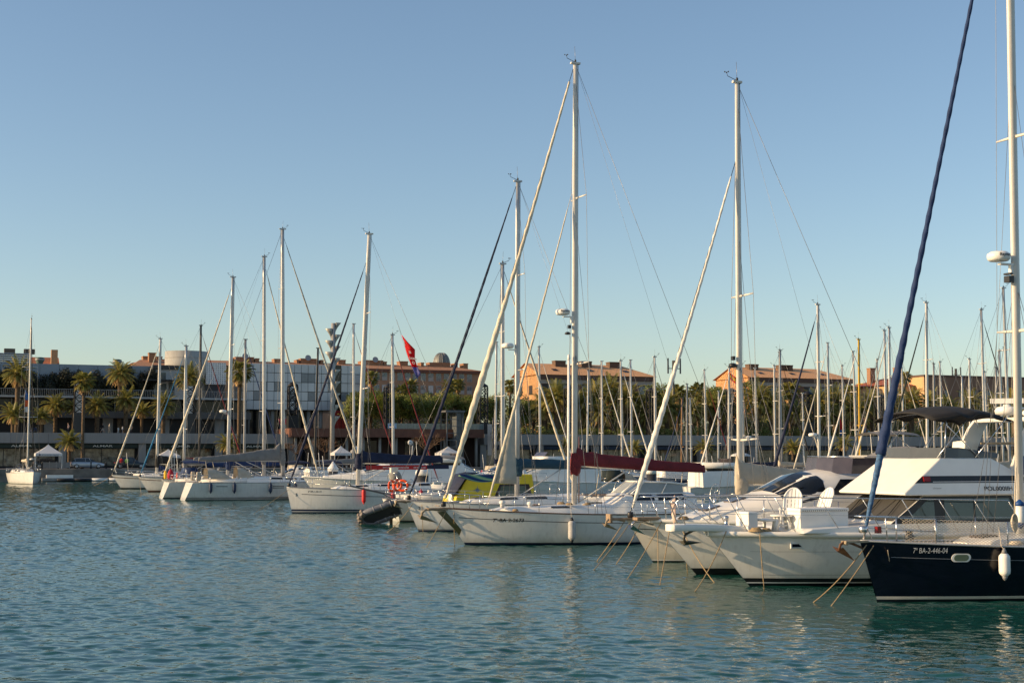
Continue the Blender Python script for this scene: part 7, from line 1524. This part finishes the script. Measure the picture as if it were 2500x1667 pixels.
# ------------------------------------------------------------------ people
skin = M('skin', (.42, .25, .17), .6, var=.05)
def person(w_, rz, label, top, legs, hair=(.03, .02, .015), h_=1.7, walk=.3, sit=False, bare_leg=False, group='people on the waterfront terrace'):
    k = h_/1.72; J = {}; root = thing('person', label, 'person', w_, rz, group)
    hip = .92 if not sit else .50
    pts = [('pel', (0, 0, hip)), ('chest', (.02, 0, hip+.36)), ('neck', (.03, 0, hip+.54)), ('head', (.05, 0, hip+.66)), ('crown', (.05, 0, hip+.76))]
    edges = [('pel', 'chest'), ('chest', 'neck'), ('neck', 'head'), ('head', 'crown')]; rad = {'pel': (.15, .12), 'chest': (.17, .115), 'neck': (.055, .055), 'head': (.095, .085), 'crown': (.06, .06)}
    for s, nm in ((1, 'l'), (-1, 'r')):
        st = walk*s
        if sit: L3 = [('hip', (.05, .09*s, hip-.02)), ('knee', (.42, .11*s, hip+.02)), ('ankle', (.46, .11*s, .08)), ('toe', (.6, .11*s, .04))]
        else: L3 = [('hip', (0, .09*s, hip-.06)), ('knee', (st*.55+.04, .1*s, .49)), ('ankle', (st, .1*s, .08+max(0, -st)*.25)), ('toe', (st+.15, .11*s, .04))]
        A3 = [('sho', (.02, .19*s, hip+.46)), ('elb', (-.06-st*.4, .24*s, hip+.2)), ('wri', (.08-st*.7+(.2 if sit else 0), .22*s, hip+.0)), ('han', (.12-st*.8+(.24 if sit else 0), .2*s, hip-.07))]
        for chain, p0, rr in ((L3, 'pel', (.095, .062, .042, .035)), (A3, 'chest', (.062, .045, .034, .038))):
            prev = p0
            for (n2, c), r_ in zip(chain, rr): pts.append((n2+nm, c)); edges.append((prev, n2+nm)); rad[n2+nm] = (r_, r_); prev = n2+nm
    idx = {n_: i for i, (n_, c) in enumerate(pts)}; me = bpy.data.meshes.new('body'); me.from_pydata([tuple(v*k for v in c) for n_, c in pts], [(idx[a], idx[b]) for a, b in edges], []); o = bpy.data.objects.new('body', me); COL.objects.link(o)
    o.modifiers.new('skin', 'SKIN'); o.modifiers.new('sub', 'SUBSURF').levels = 1
    for i, (n_, c) in enumerate(pts): sv = me.skin_vertices[0].data[i]; sv.radius = tuple(q*k for q in rad[n_]); sv.use_root = n_ == 'pel'
    ev = bpy.data.meshes.new_from_object(o.evaluated_get(bpy.context.evaluated_depsgraph_get())); bpy.data.objects.remove(o)
    ev.name = 'body'; ev.materials.clear()
    for m in (M('cloth_%d_%d_%d' % tuple(int(q*255) for q in top), top, .8), M('cloth_%d_%d_%d' % tuple(int(q*255) for q in legs), legs, .8), skin, M('shoe', (.05, .045, .04), .6), M('hair_%d' % int(hair[0]*255), hair, .7)): ev.materials.append(m)
    for p in ev.polygons:
        c = p.center/k; p.use_smooth = True
        hand = abs(c.y) > .15 and c.z < hip+.03 and c.z > hip-.16 and not (sit and c.x < .1)
        p.material_index = 2 if (c.z > hip+.52 or hand) else (0 if c.z > hip-.02 or (abs(c.y) > .16 and c.z > hip-.1) else (3 if c.z < .1 else (2 if bare_leg and c.z < hip-.3 else 1)))
        if c.z > hip+.70 or (c.z > hip+.6 and c.x < .03): p.material_index = 4
    b = bpy.data.objects.new('body', ev); COL.objects.link(b); b.parent = root; return root
def pp(px, b, z=TZ): return FR(U(px, b, z+1), b, z)
person(pp(167, .9), R(200), 'woman-sized figure in a pale pink jacket and dark trousers on the terrace', (.55, .38, .33), (.02, .02, .025), (.12, .07, .04), 1.7, .1)
person(pp(251, 1.6), R(195), 'person in black top and pale skirt striding along the terrace', (.02, .02, .022), (.42, .38, .36), walk=.36, bare_leg=True)
person(pp(267, 2.0), R(20), 'person in a long beige coat with covered head on the terrace', (.50, .42, .31), (.46, .38, .28), (.55, .52, .48), 1.75, .15)
person(pp(289, 1.7), R(150), 'child in white crouching on the terrace', (.62, .60, .58), (.55, .53, .5), h_=1.15, walk=.1, sit=False)
person(pp(299, 1.9), R(30), 'child in a white shirt standing next to the crouching one', (.66, .62, .6), (.4, .3, .25), h_=1.35, walk=.12)
person(pp(321, 1.8), R(210), 'person in a tan top bending beside a pushchair', (.40, .26, .18), (.05, .04, .04), h_=1.65, walk=.2)
person(pp(2121, 2.0), R(200), 'person in a turquoise shirt on the promenade near the grey lattice tower', (.08, .38, .42), (.05, .05, .07), h_=1.75, walk=.2)
person(pp(1781, 1.6), R(10), 'person in a red top on the promenade by the cream sloop mast', (.55, .03, .05), (.06, .05, .05), h_=1.75, walk=.15)
person(pp(1964, 1.6), R(190), 'person in pale clothes on the promenade beside the lattice tower', (.55, .5, .45), (.3, .28, .25), h_=1.7, walk=.2)
person(pp(296, -9.5, QZ+.02), R(90), 'rider in a red jacket beside the dark car on the quay', (.5, .02, .03), (.03, .03, .04), h_=1.72, walk=.15)
person(pp(310, -9.8, QZ+.02), R(100), 'person in a green vest beside the dark car on the quay', (.18, .38, .08), (.04, .04, .05), h_=1.68, walk=.1)
# bicycle leaning on the terrace
t = thing('bicycle', 'bicycle standing by the white wall on the terrace', 'bicycle', pp(82, 1.5), QA+R(4))
for x in (-.52, .52):
    mb = MB(); mb.tube([(x+.33*math.cos(i*math.pi/10), 0, .34+.33*math.sin(i*math.pi/10)) for i in range(21)], .018, 6, caps=False); wl = mb.build('wheel', blackpl, t)
    mb = MB(); [mb.tube([(x, 0, .34), (x+.32*math.cos(i*math.pi/5), 0, .34+.32*math.sin(i*math.pi/5))], .004, 4) for i in range(10)]; mb.build('spokes', steel, wl)
mb = MB(); [mb.tube([a, b], .018, 6) for a, b in (((-.52, 0, .34), (-.05, 0, .3)), ((-.05, 0, .3), (-.18, 0, .82)), ((-.52, 0, .34), (-.16, 0, .76)), ((-.05, 0, .3), (.36, 0, .82)), ((-.17, 0, .78), (.35, 0, .86)), ((.52, 0, .34), (.34, 0, .95)))]; mb.build('frame', bluecap, t)
mb = MB(); mb.obox((-.2, 0, .86), (.24, .14, .05)); mb.build('saddle', blackpl, t, bevel=.015); mb = MB(); mb.tube([(.4, -.28, 1.0), (.33, 0, .97), (.4, .28, 1.0)], .014, 6); mb.build('handlebar', steel, t)
# ------------------------------------------------------------------ cars
def car(px, b, label, paint, L_=4.6, h_=1.55, rz=0.):
    t = thing('parked_car', label, 'car', FR(U(px, b, QZ+.6), b, QZ+.025), QA+rz, 'cars on the quay road'); x = L_/2
    prof = [(-x, .55, .80, .78), (-x+.12, .3, .98, .84), (-x+.7, .24, 1.02, .88), (-.2, .22, .98, .9), (x*.42, .22, .96, .9), (x*.75, .24, .86, .88), (x-.12, .3, .72, .82), (x, .5, .62, .7)]
    mb = MB(); mb.loft([[(px_, -w_, (z0+z1)/2), (px_, -w_*.97, z0), (px_, w_*.97, z0), (px_, w_, (z0+z1)/2), (px_, w_*.94, z1), (px_, -w_*.94, z1)] for px_, z0, z1, w_ in prof]); bd = mb.build('body', paint, t, bevel=.04)
    gh = [(-x+.18, .98, 1.0, .8), (-x+.6, 1.0, h_-.06, .72), (-x+1.2, 1.0, h_, .72), (.0, .98, h_-.0, .72), (.35, .98, h_-.06, .71), (x*.52, .94, .95, .76)]
    mb = MB(); mb.loft([[(px_, -.84, z0-.03), (px_, .84, z0-.03), (px_, w_, z1), (px_, -w_, z1)] for px_, z0, z1, w_ in gh], sm=False); mb.build('glasshouse', M('car_glass', (.02, .026, .032), .05, spec=.9), t)
    mb = MB(); mb.loft([[(px_, -.70, z), (px_, .70, z), (px_, .66, z+.035), (px_, -.66, z+.035)] for px_, z in ((-x+.55, h_-.07), (-x+1.1, h_+.003), (0, h_+.003), (.38, h_-.06))]); mb.build('roof', paint, t)
    for xx in (-x+.62, -.35, .45):
        for sg in (1, -1): mb = MB(); mb.tube([(xx, sg*.86, .97), (xx+(.25 if xx > .3 else 0)*-1, sg*.735, h_-.03)], .03, 4); mb.build('pillar', paint, t)
    for wx in (-x+.82, x-.85):
        for sg in (1, -1):
            mb = MB(); mb.lathe([(.2, -.11), (.33, -.11), (.345, -.06), (.345, .06), (.33, .11), (.2, .11)], (wx, sg*.8, .335), 20, rot=Matrix.Rotation(R(90), 3, 'X')); w2 = mb.build('wheel', blackpl, t)
            mb = MB(); mb.lathe([(.02, -.115), (.23, -.115), (.23, .115), (.02, .115)], (wx, sg*.8, .335), 12, rot=Matrix.Rotation(R(90), 3, 'X')); mb.build('rim', alu, w2)
    for sg in (1, -1):
        mb = MB(); mb.obox((x-.12, sg*.62, .68), (.22, .3, .12)); mb.build('headlight', M('lamp_glass', (.55, .55, .55), .1), t, bevel=.03); mb = MB(); mb.obox((-x+.07, sg*.66, .85), (.12, .22, .16)); mb.build('tail_light', redpl, t, bevel=.03)
    return t
sil = M('silver_car_paint', (.40, .42, .45), .3, .5, var=.03, coat=.6); dkc = M('dark_car_paint', (.02, .03, .035), .25, .3, var=.03, coat=.6)
car(213, -8.6, 'silver estate car parked on the quay beside the slender palm', sil, 4.75, 1.5); car(318, -8.2, 'dark teal people carrier on the quay behind the brown-striped yacht', dkc, 4.6, 1.65); car(120, -6.5, 'dark car in the shade behind the white gazebo', dkc, 4.4, 1.45)
for k, (px, lb) in enumerate(((103, 'black quay bollard beside the gazebo leg'), (222, 'black quay bollard in front of the silver car'), (259, 'black quay bollard behind the silver car boot'), (80, 'black quay bollard hidden partly by the bow-out sailboat'))):
    t = thing('quay_bollard', lb, 'bollard', FR(U(px, -11.5, QZ), -11.5, QZ+.02), 0, 'bollards along the quay edge'); mb = MB(); mb.lathe([(.09, 0), (.08, .7), (.11, .72), (.11, .9), (.05, 1.0)], n=10); mb.build('post', blackpl, t); mb = MB(); mb.lathe([(.16, 0), (.16, .05), (.1, .08)], n=10); mb.build('base', blackpl, t)
t = frame('guard_rail', 'low grey barrier along the quay edge behind the gazebo', 'barrier', U(106, -10), -10, QZ+.02); W_ = U(172, -10)-U(106, -10); mb = MB(); mb.box(0, W_, 0, .06, .1, .95); mb.build('panel', M('grey_barrier', (.22, .22, .22), .6), t)
for k in range(5): mb = MB(); mb.box(W_*k/4-.05, W_*k/4+.05, -.05, -.002, 0, 1.05); mb.build('post', alud, t)
# ------------------------------------------------------------------ gazebos and parasol
def gazebo(px0, px1, pye, pyp, b, label, txt=None):
    u0, u1 = U(px0, b, 4), U(px1, b, 4); W_ = u1-u0; t = thing('gazebo', label, 'gazebo', FR(u0, b, QZ+.02), QA, 'white gazebos along the quay'); ze = zat(pye, FR(u0, b).y)-QZ; zp = zat(pyp, FR(u0, b).y)-QZ
    wc = M('white_canvas', (.66, .66, .66), .75, var=.04, transl=.15); mb = MB(); rings = []
    for k in range(7):
        q = k/6; hw = W_/2*(1-q)**1.25; z = lerp(ze, zp, q); c = W_/2; rings.append([(c-hw, c-hw, z), (c+hw, c-hw, z), (c+hw, c+hw, z), (c-hw, c+hw, z)])
    mb.loft(rings, sm=False); rf = mb.build('canopy_roof', wc, t)
    mb = MB(); mb.loft([[(0, 0, z), (W_, 0, z), (W_, W_, z), (0, W_, z)] for z in (ze-.36, ze)], cap0=False, cap1=False, sm=False); mb.build('valance', wc, rf)
    for x, y in ((.04, .04), (W_-.04, .04), (.04, W_-.04), (W_-.04, W_-.04)): mb = MB(); mb.box(x-.035, x+.035, y-.035, y+.035, 0, ze); mb.build('leg', whitepl, t)
    if txt: mb = MB(); mb.lathe([(.02, 0), (.13, 0), (.13, .02), (.02, .02)], (.55, -.02, ze-.18), 14, rot=Matrix.Rotation(R(90), 3, 'X')); mb.build('emblem', M('navy_print', (.03, .05, .14), .6), rf); lettering(txt, .2, lambda u, v: Vector((.85+u, -.012, ze-.26+v)), M('navy_print', None), rf, 'lettering', .01, W_-1.3)
gazebo(87, 152.5, 1107, 1084, -12.0, 'white gazebo with small navy lettering on the quay edge', 'ESCOLA DE VELA I NAUTICA'); gazebo(388, 441, 1112, 1096, -8, 'white gazebo behind the bright blue headsail yacht'); gazebo(817, 858, 1106, 1088, -11, 'white gazebo beside the loudspeaker tower'); gazebo(862, 884, 1100, 1088, -8, 'small white gazebo behind the white yacht mast'); gazebo(1078, 1126, 1106, 1089, -8, 'white gazebo beneath the steel lift frame')
t = thing('parasol', 'wide white parasol just past the cream sloop mast', 'parasol', FR(U(1808, -9, 3), -9, QZ), 0); zp = zat(1103, FR(U(1808, -9), -9).y)-QZ; mb = MB(); mb.lathe([(2.1, zp-.75), (1.2, zp-.3), (.05, zp)], n=8); mb.build('canopy', M('white_canvas', None), t); mb = MB(); mb.tube([(0, 0, 0), (0, 0, zp)], .035, 6); mb.build('pole', alud, t)
# ------------------------------------------------------------------ flags
w_ = at(980, 816, 100); t = thing('banner_flag', 'long red banner flag with white marks and blue tail hanging from a stay', 'flag', w_)
row = [((980, 816), (981, 818)), ((985, 832), (996, 836)), ((989, 848), (1013, 853)), ((993, 862), (1013, 862)), ((998, 876), (1013, 876)), ((1003, 889), (1017, 889)), ((1006, 896), (1020, 896)), ((1012, 911), (1026, 909)), ((1018, 924), (1027, 914))]
rb_ = MB(); rings = []
for i, (a, b_) in enumerate(row):
    rg = []
    for j in range(7):
        k = j/6; p = at(lerp(a[0], b_[0], k), lerp(a[1], b_[1], k), 100) - w_; p.y += .07*math.sin(k*5+i*.9); rg.append(p)
    rings.append(rg)
rb_.loft(rings[:7], closed=False); o = rb_.build('cloth', M('flag_red', (.88, .025, .03), .7, var=.1, transl=.6), t); o.modifiers.new('thick', 'SOLIDIFY').thickness = .012
q = MB(); q.loft(rings[6:], closed=False); o = q.build('tail', M('flag_blue', (.22, .22, .52), .7, var=.15, transl=.55), t); o.modifiers.new('thick', 'SOLIDIFY').thickness = .012
for k, (px, py, s, tx) in enumerate(((987, 842, .5, '!'), (999, 862, .24, 'SI'), (1000, 876, .2, 'DORM'), (1007, 888, .26, 'O'))):
    p = at(px, py, 99.75)-w_; a = R(-16); lettering(tx, s, lambda u, v: Vector((p.x+u*.9-v*math.sin(a)*-1*0+v*-.28*-1*-1, p.y, p.z+v-u*.15)), textw, t, 'lettering', .02)
mb = MB(); mb.tube([(0, 0, 0), at(968, 780, 100)-w_], .01, 4); mb.build('line', wire, t); mb = MB(); mb.tube([at(1026, 914, 100)-w_, at(1052, 985, 100)-w_], .01, 4); mb.build('line', wire, t)
def feather(px, ptop, pbot, b, base, label, bands, wd=.55, txt=None):
    w_ = FR(U(px, b), b, base); y = w_.y; zt = zat(ptop, y)-base; zb = zat(pbot, y)-base; t = thing('feather_flag', label, 'flag', w_, QA)
    mb = MB(); mb.tube([(0, 0, 0), (0, 0, zt-.5), (.12, 0, zt)], .03, 6); mb.build('pole', alud, t)
    for i, (m_, k0, k1) in enumerate(bands):
        q = MB(); q.loft([[(.02, .0, lerp(zb, zt, k)), (.02+wd*(1-max(0, k-.6)*1.6)*.5, .06*math.sin(6*k), lerp(zb, zt, k)), (.02+wd*(1-max(0, k-.6)*1.9), .1*math.sin(6*k+1), lerp(zb, zt, k))] for k in [lerp(k0, k1, j/5) for j in range(6)]], closed=False); o = q.build('cloth', m_, t); o.modifiers.new('thick', 'SOLIDIFY').thickness = .01
    if txt: lettering(txt, wd*.8, lambda u, v: Vector((.02+wd*.85-v, -.12, zb+.3+u)), textw, t, 'lettering', .02, (zt-zb)*.75)
fb = M('flag_sky_blue', (.02, .13, .38), .7, transl=.2); fo = M('flag_orange', (.70, .12, .03), .7, transl=.2); fw = M('flag_white', (.6, .6, .6), .7, transl=.2)
feather(58, 953, 1006, -9, QZ, 'tall blue and orange feather flag behind the bow-out sailboat', [(fb, .55, 1), (fo, .25, .55), (fw, .0, .25)], .62)
feather(1203, 1020, 1088, -9, QZ, 'dark blue feather banner with white lettering behind the cream cutter headsail', [(M('flag_navy', (.02, .03, .09), .7), 0, 1)], .6, 'EXTRIX')
feather(2051, 1020, 1062, 1.3, TZ-.2, 'red feather flag on the promenade behind the yellow mast headsail', [(fb, 0, .3), (M('flag_red', None), .3, 1)], .5); feather(2110, 1020, 1055, 1.3, TZ-.2, 'red feather flag on the promenade by the person in turquoise', [(fb, 0, .3), (M('flag_red', None), .3, 1)], .5)
w_ = at(1780, 908, 118); t = thing('national_flag', 'small yellow and red flag flying below a spreader by the cream sloop mast', 'flag', w_)
for a, b_, m_ in ((0, .25, M('flag_red', None)), (.25, .75, M('flag_yellow', (.75, .42, .02), .7, transl=.3)), (.75, 1, M('flag_red', None))):
    q = MB(); q.loft([[(.12*i+.1*k, .08*math.sin(i*1.3), -.62*k-.10*i) for i in range(7)] for k in (a, b_)], closed=False); o = q.build('cloth', m_, t); o.modifiers.new('thick', 'SOLIDIFY').thickness = .01
w_ = C.W((C.lx(1648, 2.0, .5), .5, 2.05)); t = thing('pennant', 'faded white and red pennant hanging from the sports cruiser pulpit', 'flag', w_)
q = MB(); q.loft([[(0, 0, .38), (-.02, .1, .36)], [(.02, 0, .1), (-.12, .12, .12)], [(.02, 0, -.3), (-.1, .1, -.2)], [(-.02, .03, -.5), (-.04, .06, -.48)]], closed=False); o = q.build('cloth', M('faded_cloth', (.55, .42, .36), .8, var=.2), t); o.modifiers.new('thick', 'SOLIDIFY').thickness = .01
